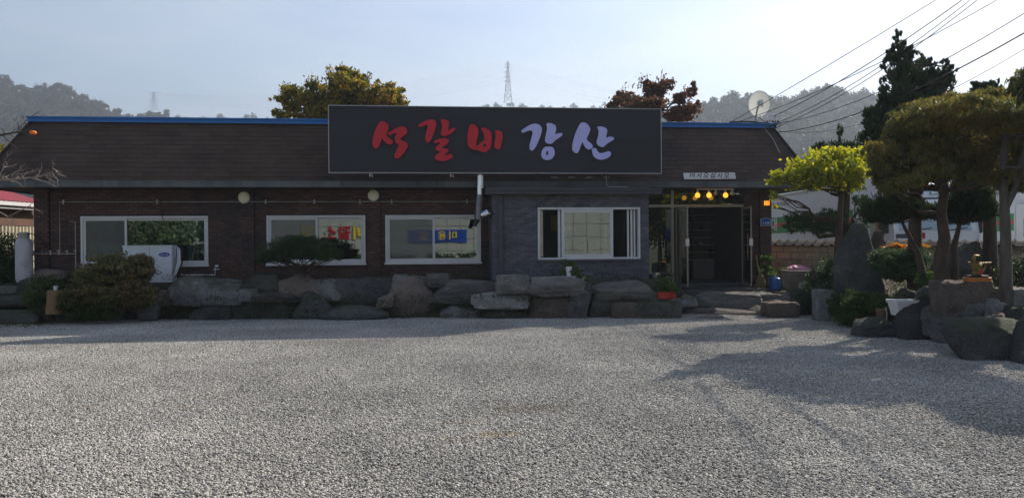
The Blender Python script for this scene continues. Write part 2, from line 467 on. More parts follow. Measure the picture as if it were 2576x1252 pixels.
def text(name, body, width, height, mat, parent, loc, rot=(R(90), 0, 0), extrude=0.003, shear=0.0, offset=0.0):
    c = bpy.data.curves.new(name, 'FONT'); c.body = body; c.size = 1.0
    c.align_x = 'CENTER'; c.align_y = 'CENTER'; c.extrude = 0.0; c.shear = shear; c.offset = offset
    c.materials.append(mat)
    o = link(name, c, parent, loc, rot)
    bpy.context.view_layer.update()
    d = o.dimensions
    c.extrude = extrude
    o.scale = (width / max(d.x, 1e-3), height / max(d.y, 1e-3), 1)
    return to_mesh(o)

def scatter(name, pts, rot, scl, pick, protos, kind='stuff', parent=None):
    """one object that repeats the unlinked prototypes on its points"""
    coll = bpy.data.collections.new(name + ' source')
    for p in protos: coll.objects.link(p)
    me = bpy.data.meshes.new(name); me.from_pydata([tuple(p) for p in pts], [], [])
    a = me.attributes.new('rot', 'FLOAT_VECTOR', 'POINT'); a.data.foreach_set('vector', np.asarray(rot, np.float32).ravel())
    a = me.attributes.new('scl', 'FLOAT_VECTOR', 'POINT'); a.data.foreach_set('vector', np.asarray(scl, np.float32).ravel())
    a = me.attributes.new('pick', 'INT', 'POINT'); a.data.foreach_set('value', np.asarray(pick, np.int32))
    o = link(name, me, parent)
    g = bpy.data.node_groups.new(name, 'GeometryNodeTree')
    g.interface.new_socket('Geometry', in_out='INPUT', socket_type='NodeSocketGeometry')
    g.interface.new_socket('Geometry', in_out='OUTPUT', socket_type='NodeSocketGeometry')
    gi = g.nodes.new('NodeGroupInput'); go = g.nodes.new('NodeGroupOutput')
    ci = g.nodes.new('GeometryNodeCollectionInfo'); ci.inputs['Collection'].default_value = coll
    ci.inputs['Separate Children'].default_value = True; ci.inputs['Reset Children'].default_value = True
    ip = g.nodes.new('GeometryNodeInstanceOnPoints'); ip.inputs['Pick Instance'].default_value = True
    def na(nm, ty):
        x = g.nodes.new('GeometryNodeInputNamedAttribute'); x.data_type = ty; x.inputs['Name'].default_value = nm; return x.outputs[0]
    g.links.new(gi.outputs[0], ip.inputs['Points']); g.links.new(ci.outputs[0], ip.inputs['Instance'])
    g.links.new(na('rot', 'FLOAT_VECTOR'), ip.inputs['Rotation']); g.links.new(na('scl', 'FLOAT_VECTOR'), ip.inputs['Scale'])
    g.links.new(na('pick', 'INT'), ip.inputs['Instance Index'])
    g.links.new(ip.outputs[0], go.inputs[0])
    md = o.modifiers.new('scatter', 'NODES'); md.node_group = g
    if kind: o['kind'] = kind
    return o

def unlinked(mb, name, mat, smooth=False):
    return bpy.data.objects.new(name, mb.mesh(name, mat, smooth))

# ------------------------------------------------------------------ ground
def sheet(name, pts, z, mat, parent=None):
    mb = MB(); mb.add([(p[0], p[1], z if len(p) < 3 else p[2]) for p in pts], [tuple(range(len(pts)))])
    return tag(mb.build(name, mat, parent), kind='structure')

sheet('ground', [(-1500, -600), (1500, -600), (1500, 1500), (-1500, 1500)], -0.06, M['field'])

def gravel_material(name, cell, tinted):
    m, n, l, b = _nodes(name)
    geo = n.new('ShaderNodeNewGeometry')
    r = n.new('ShaderNodeValToRGB')
    e = r.color_ramp.elements
    e[0].position = 0.0; e[0].color = (0.13, 0.128, 0.125, 1); e[1].position = 1.0; e[1].color = (0.60, 0.572, 0.515, 1)
    for p, c in ((0.22, (0.225, 0.22, 0.213, 1)), (0.5, (0.362, 0.351, 0.325, 1)), (0.8, (0.46, 0.444, 0.407, 1))):
        x = e.new(p); x.color = c
    if tinted:
        a = n.new('ShaderNodeAttribute'); a.attribute_name = 'tint'; l.new(a.outputs['Fac'], r.inputs[0])
    else:
        v = n.new('ShaderNodeTexVoronoi'); v.inputs['Scale'].default_value = cell
        l.new(geo.outputs['Position'], v.inputs['Vector']); l.new(v.outputs['Color'], r.inputs[0])
        bp = n.new('ShaderNodeBump'); bp.inputs['Strength'].default_value = 1.0; bp.inputs['Distance'].default_value = 0.015
        bp.invert = True
        l.new(v.outputs['Distance'], bp.inputs['Height']); l.new(bp.outputs[0], b.inputs['Normal'])
    # large soft drift, and rusty patches where soil shows through
    t = n.new('ShaderNodeTexNoise'); t.inputs['Scale'].default_value = 0.55; t.inputs['Detail'].default_value = 5
    l.new(geo.outputs['Position'], t.inputs['Vector'])
    mr = n.new('ShaderNodeMapRange'); mr.inputs['From Min'].default_value = 0.3; mr.inputs['From Max'].default_value = 0.7
    mr.inputs['To Min'].default_value = 0.74; mr.inputs['To Max'].default_value = 1.14
    l.new(t.outputs['Fac'], mr.inputs['Value'])
    hs = n.new('ShaderNodeHueSaturation'); l.new(mr.outputs[0], hs.inputs['Value']); l.new(r.outputs[0], hs.inputs['Color'])
    mp = n.new('ShaderNodeMapping'); mp.inputs['Scale'].default_value = (0.8, 2.0, 1); l.new(geo.outputs['Position'], mp.inputs['Vector'])
    mp.inputs['Location'].default_value = (3.1, 1.7, 0)
    t2 = n.new('ShaderNodeTexNoise'); t2.inputs['Scale'].default_value = 0.9; t2.inputs['Detail'].default_value = 6
    l.new(mp.outputs[0], t2.inputs['Vector'])
    r2 = n.new('ShaderNodeValToRGB'); r2.color_ramp.elements[0].position = 0.66; r2.color_ramp.elements[1].position = 0.76
    r2.color_ramp.elements[1].color = (0.6, 0.6, 0.6, 1)
    l.new(t2.outputs['Fac'], r2.inputs[0])
    mx = n.new('ShaderNodeMix'); mx.data_type = 'RGBA'; mx.blend_type = 'MULTIPLY'; mx.inputs[7].default_value = (1.0, 0.72, 0.42, 1)
    l.new(r2.outputs[0], mx.inputs[0]); l.new(hs.outputs[0], mx.inputs[6]); cur = mx.outputs[2]
    for (px, py, rad, colr, amt) in ((1250, 1096, 0.17, (1.0, 0.78, 0.45), 0.55), (1150, 1108, 0.22, (1.0, 0.86, 0.65), 0.3), (1335, 1030, 0.40, (0.70, 0.58, 0.44), 0.45)):
        c = gnd(px, py)
        sb_ = n.new('ShaderNodeVectorMath'); sb_.operation = 'SUBTRACT'; l.new(geo.outputs['Position'], sb_.inputs[0]); sb_.inputs[1].default_value = (c.x, c.y, 0)
        sc2 = n.new('ShaderNodeVectorMath'); sc2.operation = 'MULTIPLY'; l.new(sb_.outputs[0], sc2.inputs[0]); sc2.inputs[1].default_value = (0.7 / rad, 1.3 / rad, 0)
        ln_ = n.new('ShaderNodeVectorMath'); ln_.operation = 'LENGTH'; l.new(sc2.outputs[0], ln_.inputs[0])
        nn2 = n.new('ShaderNodeTexNoise'); nn2.inputs['Scale'].default_value = 6; nn2.inputs['Detail'].default_value = 5; l.new(geo.outputs['Position'], nn2.inputs['Vector'])
        ad = n.new('ShaderNodeMath'); ad.operation = 'MULTIPLY_ADD'; l.new(nn2.outputs['Fac'], ad.inputs[0]); ad.inputs[1].default_value = 1.6; l.new(ln_.outputs['Value'], ad.inputs[2])
        mr2 = n.new('ShaderNodeMapRange'); mr2.inputs['From Min'].default_value = 1.1; mr2.inputs['From Max'].default_value = 1.75; mr2.inputs['To Min'].default_value = amt; mr2.inputs['To Max'].default_value = 0.0
        l.new(ad.outputs[0], mr2.inputs['Value'])
        m3 = n.new('ShaderNodeMix'); m3.data_type = 'RGBA'; m3.blend_type = 'MULTIPLY'; m3.inputs[7].default_value = rgb(colr)
        l.new(mr2.outputs[0], m3.inputs[0]); l.new(cur, m3.inputs[6]); cur = m3.outputs[2]
    l.new(cur, b.inputs['Base Color'])
    b.inputs['Roughness'].default_value = 0.85; b.inputs['Specular IOR Level'].default_value = 0.25
    return m

M['gravel'] = gravel_material('gravel bed', 52, False)
M['stone_chip'] = gravel_material('gravel stone', 52, True)
sheet('gravel_lot', [(-30, -30), (14, -30), (9.2, 9.0), (7.6, 11.8), (7.0, 18.6), (-16, 18.4), (-30, 18.4)], 0.0, M['gravel'])

ICO_V = []
for a, b in ((0, 0),):
    ph = (1 + 5 ** 0.5) / 2
    ICO_V = [(-1, ph, 0), (1, ph, 0), (-1, -ph, 0), (1, -ph, 0), (0, -1, ph), (0, 1, ph), (0, -1, -ph), (0, 1, -ph), (ph, 0, -1), (ph, 0, 1), (-ph, 0, -1), (-ph, 0, 1)]
ICO_V = np.array(ICO_V, float); ICO_V /= np.linalg.norm(ICO_V[0])
ICO_F = [(0, 11, 5), (0, 5, 1), (0, 1, 7), (0, 7, 10), (0, 10, 11), (1, 5, 9), (5, 11, 4), (11, 10, 2), (10, 7, 6), (7, 1, 8), (3, 9, 4), (3, 4, 2), (3, 2, 6), (3, 6, 8), (3, 8, 9), (4, 9, 5), (2, 4, 11), (6, 2, 10), (8, 6, 7), (9, 8, 1)]

def raw_mesh(name, V, Fc, mat, tint=None, smooth=False):
    """numpy arrays straight into a mesh (faces all of one size)"""
    me = bpy.data.meshes.new(name)
    V = np.asarray(V, np.float32); Fc = np.asarray(Fc, np.int32)
    n, k = Fc.shape
    me.vertices.add(len(V)); me.vertices.foreach_set('co', V.ravel())
    me.loops.add(n * k); me.loops.foreach_set('vertex_index', Fc.ravel())
    me.polygons.add(n); me.polygons.foreach_set('loop_start', np.arange(0, n * k, k, dtype=np.int32))
    me.update(calc_edges=True)
    if tint is not None:
        a = me.attributes.new('tint', 'FLOAT', 'FACE'); a.data.foreach_set('value', np.asarray(tint, np.float32))
    if mat: me.materials.append(mat)
    if smooth: me.polygons.foreach_set('use_smooth', [True] * n)
    me.validate()
    return me

def gravel_tile(i, count):
    V, Fc, T = [], [], []
    for k in range(count):
        s = 0.0055 + 0.0085 * rng.uniform() ** 1.5
        dims = np.array([s * rng.uniform(0.9, 1.5), s * rng.uniform(0.7, 1.1), s * rng.uniform(0.4, 0.75)])
        p = ICO_V * rng.uniform(0.72, 1.15, (12, 1)) * dims
        a = rng.uniform(0, 6.28); tl = rng.normal(0, 0.45)
        c, s_ = math.cos(tl), math.sin(tl); p = p @ np.array([[1, 0, 0], [0, c, -s_], [0, s_, c]])
        c, s_ = math.cos(a), math.sin(a); p = p @ np.array([[c, -s_, 0], [s_, c, 0], [0, 0, 1]])
        p = p + np.array([rng.uniform(-0.5, 0.5), rng.uniform(-0.5, 0.5), rng.uniform(0.001, 0.012)])
        Fc.append(np.array(ICO_F) + 12 * k); V.append(p); T += [float(np.clip(rng.normal(0.52, 0.23), 0.01, 0.99))] * 20
    me = raw_mesh('gravel tile', np.vstack(V), np.vstack(Fc), M['stone_chip'], T)
    return bpy.data.objects.new('gravel tile %d' % i, me)

tiles = [gravel_tile(i, 6200) for i in range(3)]
gp, gr, gs, gk = [], [], [], []
for iy in range(2, 19):
    for ix in range(-16, 10):
        if ix > 6.3 and iy > 10: continue
        gp.append((ix + 0.5, iy + 0.5, 0.004)); gr.append((0, 0, random.choice((0, 1, 2, 3)) * math.pi / 2))
        gs.append((1, 1, 1)); gk.append(random.randrange(3))
tag(scatter('gravel', gp, gr, gs, gk, tiles), 'grey crushed stone gravel covering the parking lot', 'gravel')

# raised ground the building and the garden stand on
TERR, ENTR = 0.80, 0.49
def bl(u, v): p = bworld(u, v, 0); return (p.x, p.y)
def prism(name, pts, z0, z1, mat):
    mb = MB(); k = len(pts)
    mb.add([(p[0], p[1], z0) for p in pts] + [(p[0], p[1], z1) for p in pts],
           [tuple(range(k, 2 * k))] + [(i, (i + 1) % k, k + (i + 1) % k, k + i) for i in range(k)])
    return tag(mb.build(name, mat), kind='structure')
uE0 = bld(1640, 600, 0.0)[0]; uE1 = bld(1940, 600, 0.0)[0]
xE0 = bworld(uE0, 1.0, 0).x
prism('terrace', [(-16, 18.1), (xE0, 18.15), bl(uE0, 1.0), bl(uE0, -6), bl(-5, -6)], -0.05, TERR, M['soil'])
prism('entrance_terrace', [bl(uE0, 0.9), bl(uE1 + 0.7, 0.9), bl(uE1 + 3.0, 0.6), bl(uE1 + 3.0, -6), bl(uE0, -6)], -0.05, ENTR, M['soil'])

def heightmesh(name, x0, x1, y0, y1, nx, ny, h, mat, kind='structure', mask=None):
    V, Fc = [], []
    for j in range(ny + 1):
        for i in range(nx + 1):
            x = x0 + (x1 - x0) * i / nx; y = y0 + (y1 - y0) * j / ny
            V.append((x, y, h(x, y)))
    for j in range(ny):
        for i in range(nx):
            a = j * (nx + 1) + i
            Fc.append((a, a + 1, a + nx + 2, a + nx + 1))
    me = raw_mesh(name, V, Fc, mat, smooth=True)
    return tag(link(name, me), kind=kind)

# right-hand garden: edge line on the gravel, ground rises behind it
EDGE = [gnd(x, y) for x, y in ((2030, 800), (2110, 812), (2230, 836), (2370, 868), (2480, 893), (2600, 915))]
EDGE = [(p.x, p.y) for p in EDGE] + [(9.0, 8.5), (14, 3)]
def edge_dist(x, y):
    best = 9e9; sgn = 1
    for (ax, ay), (bx, by) in zip(EDGE[:-1], EDGE[1:]):
        dx, dy = bx - ax, by - ay; t = max(0, min(1, ((x - ax) * dx + (y - ay) * dy) / (dx * dx + dy * dy)))
        qx, qy = ax + t * dx, ay + t * dy; d = math.hypot(x - qx, y - qy)
        if d < best: best = d; sgn = 1 if (dx * (y - qy) - dy * (x - qx)) > 0 else -1
    return best * sgn
def garden_z(x, y):
    if x < 7.2: return ENTR - 0.03 if (y > 18.9 and x > 6.2) else -0.1
    d = edge_dist(x, y) - 0.35
    if d <= 0: return -0.1
    return -0.1 + 0.65 * min(1, d / 0.45) + 0.35 * min(1, max(0, d - 0.4) / 3.0) + 0.06 * noise.noise(Vector((x, y, 0)) * 0.9)
heightmesh('garden_bed', 6.0, 22, 4, 21.8, 80, 90, garden_z, M['soil'])

# ------------------------------------------------------------------ restaurant building
B = thing('restaurant_building', 'long low brown brick restaurant with dark shingled mansard roof and blue roof edge', 'building', CORNER, PSI)
LEN = bld(1939, 600)[0]
z_gut = bld(1000, 457, 0.85)[1]          # gutter top
z_gutb = bld(1000, 471, 0.85)[1]
z_rt = bld(700, 312, 0.05)[1]            # under the blue edge
z_blue = bld(700, 299, 0.08)[1]
WALLTOP = z_gutb + 0.02

def rect_px(x0, y0, x1, y1, v=0.0):
    u0, za = bld(x0, y0, v); u1, zb = bld(x1, y1, v)
    return u0, u1, zb, za                # u0,u1,z0,z1

WIN = [rect_px(205, 545, 524, 666), rect_px(672, 543, 919, 662), rect_px(970, 542, 1209, 659)]
ANX_U0, ANX_U1 = bld(1238, 600, 1.0)[0], bld(1632, 600, 1.0)[0]
DOOR_U0, DOOR_U1 = ANX_U1 - 0.05, bld(1872, 600, 0.0)[0]

def pieces_of_wall(mb, u0, u1, z0, z1, y, th, holes):
    """a wall plate with rectangular openings, as butted rectangles"""
    us = sorted({u0, u1} | {h[0] for h in holes} | {h[1] for h in holes})
    us = [u for u in us if u0 <= u <= u1]
    for a, b in zip(us[:-1], us[1:]):
        hs = sorted([h for h in holes if h[0] < (a + b) / 2 < h[1]], key=lambda h: h[2])
        z = z0
        for h in hs:
            if h[2] > z: mb.box(a, b, y, y + th, z, h[2])
            z = h[3]
        if z < z1: mb.box(a, b, y, y + th, z, z1)

w = MB()
holes = WIN + [(ANX_U0 + 0.3, ANX_U1 - 0.3, 0.9, 2.6), (DOOR_U0, DOOR_U1, 0.3, WALLTOP - 0.02)]
pieces_of_wall(w, 0, LEN, 0.3, WALLTOP, 0.0, 0.2, holes)
w.build('wall', M['mortar'], B)
w = MB(); w.box(0, 0.2, 0.2, 7.8, 0.3, WALLTOP); w.box(LEN - 0.2, LEN, 0.2, 7.8, 0.3, WALLTOP); w.box(0, LEN, 7.8, 8.0, 0.3, WALLTOP)
w.build('outer_wall', M['brick'], B)
w = MB(); w.box(0.2, LEN - 0.2, 0.2, 7.8, 0.35, ENTR - 0.01)
w.build('floor', M['concrete'], B)
w = MB(); w.box(0.2, DOOR_U0 - 0.02, 4.6, 4.7, 0.5, WALLTOP - 0.05); w.box(DOOR_U0 - 0.1, DOOR_U0 - 0.02, 0.2, 4.6, 0.5, WALLTOP - 0.05)
w.build('inner_wall', M['room'], B)
w = MB(); w.box(-0.75, LEN + 0.75, -0.8, 8.6, WALLTOP, WALLTOP + 0.04)
w.build('soffit', M['soffit'], B)

# pilasters (u centre, half width, proud)
PIL = [(bld(108, 600)[0], 0.17), (bld(625, 600)[0], 0.15), (bld(942, 600)[0], 0.16), (bld(1924, 600)[0], 0.155)]
PRO = 0.07
for c, hw in PIL:
    w = MB(); w.box(c - hw + 0.005, c + hw - 0.005, -PRO, -0.0005, 0.3, WALLTOP - 0.003)
    w.build('pilaster', M['mortar'], B)

def lay_bricks(regions, holes, bw, bh, jt, parent, mat, local_cam, name, proud=0.009, indiv=300):
    """running-bond bricks on each region (u0,u1,z0,z1,y); the nearest are parts of their own, the rest one mesh"""
    items = []
    for (u0, u1, z0, z1, y) in regions:
        k = 0; z = z0
        while z + bh <= z1 + 1e-6:
            off = (k % 2) * (bw + jt) / 2
            u = u0 - off
            while u < u1:
                a, b = max(u, u0), min(u + bw, u1)
                segs = [(a, b)]
                for h in holes:
                    if h[2] - 0.002 < z + bh and h[3] + 0.002 > z:
                        ns = []
                        for (p, q) in segs:
                            if q <= h[0] or p >= h[1]: ns.append((p, q)); continue
                            if p < h[0]: ns.append((p, h[0] - 0.002))
                            if q > h[1]: ns.append((h[1] + 0.002, q))
                        segs = ns
                for (p, q) in segs:
                    if q - p > 0.03: items.append((p, q, z, y))
                u += bw + jt
            z += bh + jt; k += 1
    items.sort(key=lambda t: (t[0] + bw / 2 - local_cam[0]) ** 2 + (local_cam[1]) ** 2 if abs((t[1] - t[0]) - bw) < 1e-4 else 1e9)
    def shape(p, q, z, y, mb, r, tint):
        j = [r.uniform(-0.0025, 0.0025) for _ in range(4)]
        pr = proud + r.uniform(-0.003, 0.004)
        mb.add([(p, y, z), (q, y, z), (q, y, z + bh), (p, y, z + bh),
                (p + 0.003 + j[0] * 0.6, y - pr - j[0], z + 0.003), (q - 0.003, y - pr - j[1], z + 0.003 + j[1] * 0.4), (q - 0.003, y - pr - j[2], z + bh - 0.003), (p + 0.003, y - pr - j[3], z + bh - 0.003 + j[3] * 0.4)],
               [(4, 5, 6, 7), (0, 1, 5, 4), (1, 2, 6, 5), (2, 3, 7, 6), (3, 0, 4, 7)], tint)
    protos = []
    for i in range(6):
        m_ = MB(); shape(-bw / 2, bw / 2, -bh / 2, 0.0, m_, random, 0.0); protos.append(m_.mesh(name, mat))
    rest = MB(); n = 0
    for (p, q, z, y) in items:
        if n < indiv and abs((q - p) - bw) < 1e-4:
            link(name, random.choice(protos), parent, ((p + q) / 2, y, z + bh / 2)); n += 1
        else:
            shape(p, q, z, y, rest, random, random.uniform(0.01, 0.99))
    o = rest.build('brickwork' if name == 'brick' else name + '_field', mat, parent); o['kind'] = 'stuff'
    return o

camL = Matrix.Rotation(-PSI, 3, 'Z') @ (EYE - CORNER)
BW, BH, JT = 0.195, 0.056, 0.010
zb = TERR - 0.25
pil_holes = [(c - hw, c + hw, 0, 9) for c, hw in PIL]
regs = [(0, ANX_U0, zb, WALLTOP - 0.02, 0.0), (DOOR_U1, LEN, ENTR, WALLTOP - 0.02, 0.0)]
lay_bricks(regs, WIN + pil_holes, BW, BH, JT, B, M['brick'], camL, 'brick')
regs = [(c - hw, c + hw, zb if c < 12 else ENTR, WALLTOP - 0.02, -PRO) for c, hw in PIL]
lay_bricks(regs, [], 0.15, BH, JT, B, M['brick'], camL, 'brick', indiv=0)

# mansard roof
OV = 0.83
def slope_pt(u, s, lift=0.0):
    """front slope: s = 0 at the gutter, 1 at the blue edge"""
    y = -OV + (OV - 0.05) * s; z = z_gut + (z_rt - z_gut) * s
    ln = math.hypot(OV - 0.05, z_rt - z_gut); nrm = Vector((0, -(z_rt - z_gut) / ln, (OV - 0.05) / ln))
    return Vector((u, y, z)) + nrm * lift
rb = MB()
x0, x1, y0, y1 = -0.83, LEN + 0.83, -OV, 8.0 + OV
X0, X1, Y0, Y1 = -0.05, LEN + 0.05, -0.05, 8.05
a = [(x0, y0, z_gut), (x1, y0, z_gut), (x1, y1, z_gut), (x0, y1, z_gut)]
b = [(X0, Y0, z_rt), (X1, Y0, z_rt), (X1, Y1, z_rt), (X0, Y1, z_rt)]
rb.add(a + b, [(0, 1, 5, 4), (1, 2, 6, 5), (2, 3, 7, 6), (3, 0, 4, 7), (4, 5, 6, 7)])
rb.build('roof', M['roof_base'], B)
ROWS = 13; SW = 0.33
slen = math.hypot(OV - 0.05, z_rt - z_gut)
items = []
def shingle(mb, u0, u1, s0, s1, tint):
    g = 0.004
    up, lo = random.uniform(0.002, 0.005), random.uniform(0.006, 0.013)
    p = [slope_pt(u0 + g, s0, lo), slope_pt(u1 - g, s0, lo), slope_pt(u1 - g, s1, up), slope_pt(u0 + g, s1, up)]
    q = [slope_pt(u0 + g, s0, 0.001), slope_pt(u1 - g, s0, 0.001)]
    mb.add(p + q, [(0, 1, 2, 3), (4, 5, 1, 0), (4, 0, 3), (5, 2, 1)], tint)
for r_ in range(ROWS):
    s0, s1 = r_ / ROWS, (r_ + 0.97) / ROWS
    m0, m1 = -0.83 + 0.78 * s0 + 0.04, LEN + 0.83 - 0.78 * s0 - 0.04
    u = m0 - (SW / 2 if r_ % 2 else 0)
    while u < m1:
        ua, ub = max(u, m0), min(u + SW, m1)
        if ub - ua > 0.04: items.append((ua, ub, s0, s1))
        u += SW
items.sort(key=lambda t: abs((t[0] + t[1]) / 2 - camL[0]) if abs(t[1] - t[0] - SW) < 1e-5 and not (bld(826, 350, .9)[0] < t[0] < bld(1660, 350, .9)[0]) else 1e9)
rest = MB()
for i, (ua, ub, s0, s1) in enumerate(items):
    if i < 300:
        m_ = MB(); shingle(m_, ua, ub, s0, s1, 0.0); m_.build('shingle', M['shingle'], B)
    else: shingle(rest, ua, ub, s0, s1, random.uniform(0.01, 0.99))
# side slopes in the same shingles
for side in (0, 1):
    for r_ in range(ROWS):
        s0, s1 = r_ / ROWS, (r_ + 0.97) / ROWS
        yA, yB = -OV + 0.78 * s0, 8 + OV - 0.78 * s0
        y = yA
        while y < yB:
            yb = min(y + SW, yB)
            def sp(y_, s, lift):
                x = (LEN + 0.83 - 0.78 * s) if side else (-0.83 + 0.78 * s)
                return Vector((x + (lift if side else -lift), y_, z_gut + (z_rt - z_gut) * s + lift * 0.4))
            p = [sp(y, s0, 0.02), sp(yb - 0.006, s0, 0.02), sp(yb - 0.006, s1, 0.005), sp(y, s1, 0.005)]
            rest.add(p, [(0, 1, 2, 3) if side else (3, 2, 1, 0)], random.uniform(0.01, 0.99))
            y += SW
o = rest.build('shingle_field', M['shingle'], B); o['kind'] = 'stuff'
# hip caps
for side in (0, 1):
    p0 = Vector((x1 if side else x0, y0, z_gut)); p1 = Vector((X1 if side else X0, Y0, z_rt))
    m_ = MB(); m_.tube([p0 + Vector((0, -0.01, 0.02)), p1 + Vector((0, -0.01, 0.02))], 0.035, 6); m_.build('hip_cap', M['roof_base'], B)
# gutter: lengths of folded metal that differ a little
gs_ = [-0.86, 1.9, 4.1, 5.0, 7.3, 9.6, 11.9, 14.2, 16.4, LEN + 0.86]
for ga, gb in zip(gs_[:-1], gs_[1:]):
    m_ = MB()
    z0g, z1g = z_gutb, z_gut
    m_.box(ga + 0.004, gb - 0.004, -OV - 0.10, -OV - 0.085, z0g, z1g + 0.005)
    m_.box(ga + 0.004, gb - 0.004, -OV - 0.085, -OV + 0.10, z0g - 0.004, z0g + 0.006)
    m_.box(ga + 0.004, gb - 0.004, -OV - 0.112, -OV - 0.1005, z1g - 0.018, z1g + 0.008)
    m_.build('gutter', M['gutter'], B)
for side in (0, 1):
    m_ = MB(); xs = x1 + 0.0 if side else x0
    m_.box(xs + (0 if side else -0.1), xs + (0.1 if side else 0), -OV - 0.08, 8.8, z_gutb, z_gut); m_.build('side_gutter', M['gutter'], B)
# blue edge, front in two profiles, returned at the ends
m_ = MB()
for (xa, xb, ya, yb) in ((-0.10, LEN + 0.10, -0.12, 0.0), (-0.10, 0.02, 0.0, 8.1), (LEN - 0.02, LEN + 0.10, 0.0, 8.1)):
    m_.box(xa, xb, ya, yb, z_rt + 0.012, z_blue - 0.035)
m_.box(-0.13, LEN + 0.13, -0.155, 0.02, z_blue - 0.035, z_blue)
m_.box(-0.12, LEN + 0.12, -0.14, -0.121, z_rt - 0.005, z_rt + 0.025)
m_.build('roof_edge', M['blue'], B)
for uj in (5.0, 10.7, 16.0):
    m_ = MB(); m_.box(uj, uj + 0.012, -0.158, -0.1565, z_rt, z_blue); m_.build('roof_edge_seam', M['gutter'], B)
m_ = MB(); m_.box(-0.04, LEN + 0.04, -0.045, 8.0, z_rt + 0.001, z_rt + 0.01); m_.build('roof_deck', M['concrete'], B)
# repair patches of crusty mortar above the annex
m_ = MB()
for k in range(7):
    uu = bld(1385 + k * 22, 450, 0.8)[0]; s = 0.06 + 0.07 * (k % 2)
    p = [slope_pt(uu, s, 0.024), slope_pt(uu + 0.15 + 0.1 * random.random(), s + 0.005, 0.024), slope_pt(uu + 0.16, s + 0.018, 0.024), slope_pt(uu + 0.02, s + 0.02, 0.024)]
    m_.add(p, [(0, 1, 2, 3)])
m_.build('mortar_patch', M['pipe'], B)

# windows -----------------------------------------------------------
def bar(mb, x0, x1, z0, z1, y0, y1): mb.box(x0, x1, y0, y1, z0, z1)
def ring(mb, x0, x1, z0, z1, t, y0, y1, tb=None):
    tb = tb or t
    mb.box(x0, x1, y0, y1, z1 - t, z1); mb.box(x0, x1, y0, y1, z0, z0 + tb)
    mb.box(x0, x0 + t, y0, y1, z0 + tb, z1 - t); mb.box(x1 - t, x1, y0, y1, z0 + tb, z1 - t)

def window(rect, split, parent, y=0.0, panes=('front', 'back'), glass='glass', label=None, screen=True):
    u0, u1, z0, z1 = rect
    e = link('window', None, parent, (0, y, 0))
    if label: e['label'] = label
    f = MB(); ring(f, u0 - 0.01, u1 + 0.01, z0 - 0.01, z1 + 0.01, 0.055, -0.045, 0.10)
    f.build('frame', M['white_frame'], e, bevel=0.004)
    f = MB(); f.box(u0 - 0.03, u1 + 0.03, -0.075, -0.0455, z0 - 0.04, z0 + 0.01); f.build('sill', M['white_frame'], e, bevel=0.003)
    um = u0 + (u1 - u0) * split
    for k, (a, b) in enumerate(((u0 + 0.046, um + 0.035), (um - 0.035, u1 - 0.046))):
        yy = -0.02 if panes[k] == 'front' else 0.028
        s = MB(); ring(s, a, b, z0 + 0.046, z1 - 0.046, 0.055, yy, yy + 0.038, 0.06)
        s.build('sash', M['white_frame'], e, bevel=0.004)
        g = MB(); g.box(a + 0.05, b - 0.05, yy + 0.014, yy + 0.020, z0 + 0.10, z1 - 0.096)
        g.build('pane', M[glass], e)
        if k == 0 and screen:
            g = MB(); g.box(a + 0.054, b - 0.054, yy + 0.004, yy + 0.006, z0 + 0.104, z1 - 0.10); g.build('insect_screen', M['screen'], e)
    return e

window(WIN[0], 0.345, B, panes=('front', 'back'))
window(WIN[1], 0.50, B, panes=('front', 'back'))
window(WIN[2], 0.50, B, panes=('front', 'back'))

# round cream discs on the wall
for (px, py, lab) in ((615, 497, 'round cream wall lamp high between the two leftmost windows'), (940, 492, 'round cream wall lamp high on the pilaster between two windows')):
    u, z = bld(px, py, 0.1)
    t = thing('wall_lamp', lab, 'wall lamp', bworld(u, PRO + 0.05 if px > 900 else 0.10, z), PSI, 'round wall lamps')
    m_ = MB(); m_.lathe([(0.135, 0.012), (0.142, 0.03), (0.140, 0.055), (0.12, 0.075), (0.05, 0.086), (0.002, 0.088)], (0, 0, 0), 28, 'y'); m_.build('shade', M['disc'], t, True)
    m_ = MB(); m_.lathe([(0.05, -0.10), (0.05, 0.013)], (0, 0, 0), 20, 'y'); m_.build('base', M['white'], t, True)

# pipes on the wall
t = thing('gas_pipe', 'thin grey gas pipe running along the wall above the windows', 'pipe', CORNER, PSI)
ua, za = bld(150, 508, 0.1); ub, zb_ = bld(1196, 509, 0.1); uc, zc = bld(150, 636, 0.1); ud, zd = bld(85, 636, 0.1); ue, ze = bld(190, 636, 0.1); uf, zf = bld(190, 557, 0.1)
m_ = MB(); m_.tube([(uc, -0.1, zc), (ua, -0.1, za), (ub, -0.1, za)], 0.013, 8); m_.build('pipe', M['pipe'], t, True)
m_ = MB(); m_.tube([(ud - 0.35, -0.1, zc - 0.01), (ue, -0.1, zc - 0.02), (ue, -0.1, zf), (ue - 0.12, -0.1, zf + 0.005)], 0.015, 8); m_.tube([(ue, -0.1, zc), (ue, -0.1, 0.9)], 0.015, 8)
m_.build('manifold', M['pipe'], t, True)
for k in range(6):
    uu = ud + (ue - ud) * (k / 5.0)
    m_ = MB(); m_.tube([(uu, -0.1, zc - 0.05), (uu, -0.1, zc + 0.06)], 0.012, 6); m_.tube([(uu - 0.035, -0.125, zc + 0.05), (uu + 0.035, -0.125, zc + 0.05)], 0.009, 6); m_.build('valve', M['steel'], t, True)
for px in (160, 395, 610, 668, 790, 905, 985, 1175):
    uu = bld(px, 508, 0.1)[0]
    m_ = MB(); m_.box(uu - 0.012, uu + 0.012, -0.118, -0.0, za - 0.05, za - 0.016); m_.box(uu - 0.012, uu + 0.012, -0.118, 0.0, za + 0.016, za + 0.045); m_.build('clip', M['steel'], t)

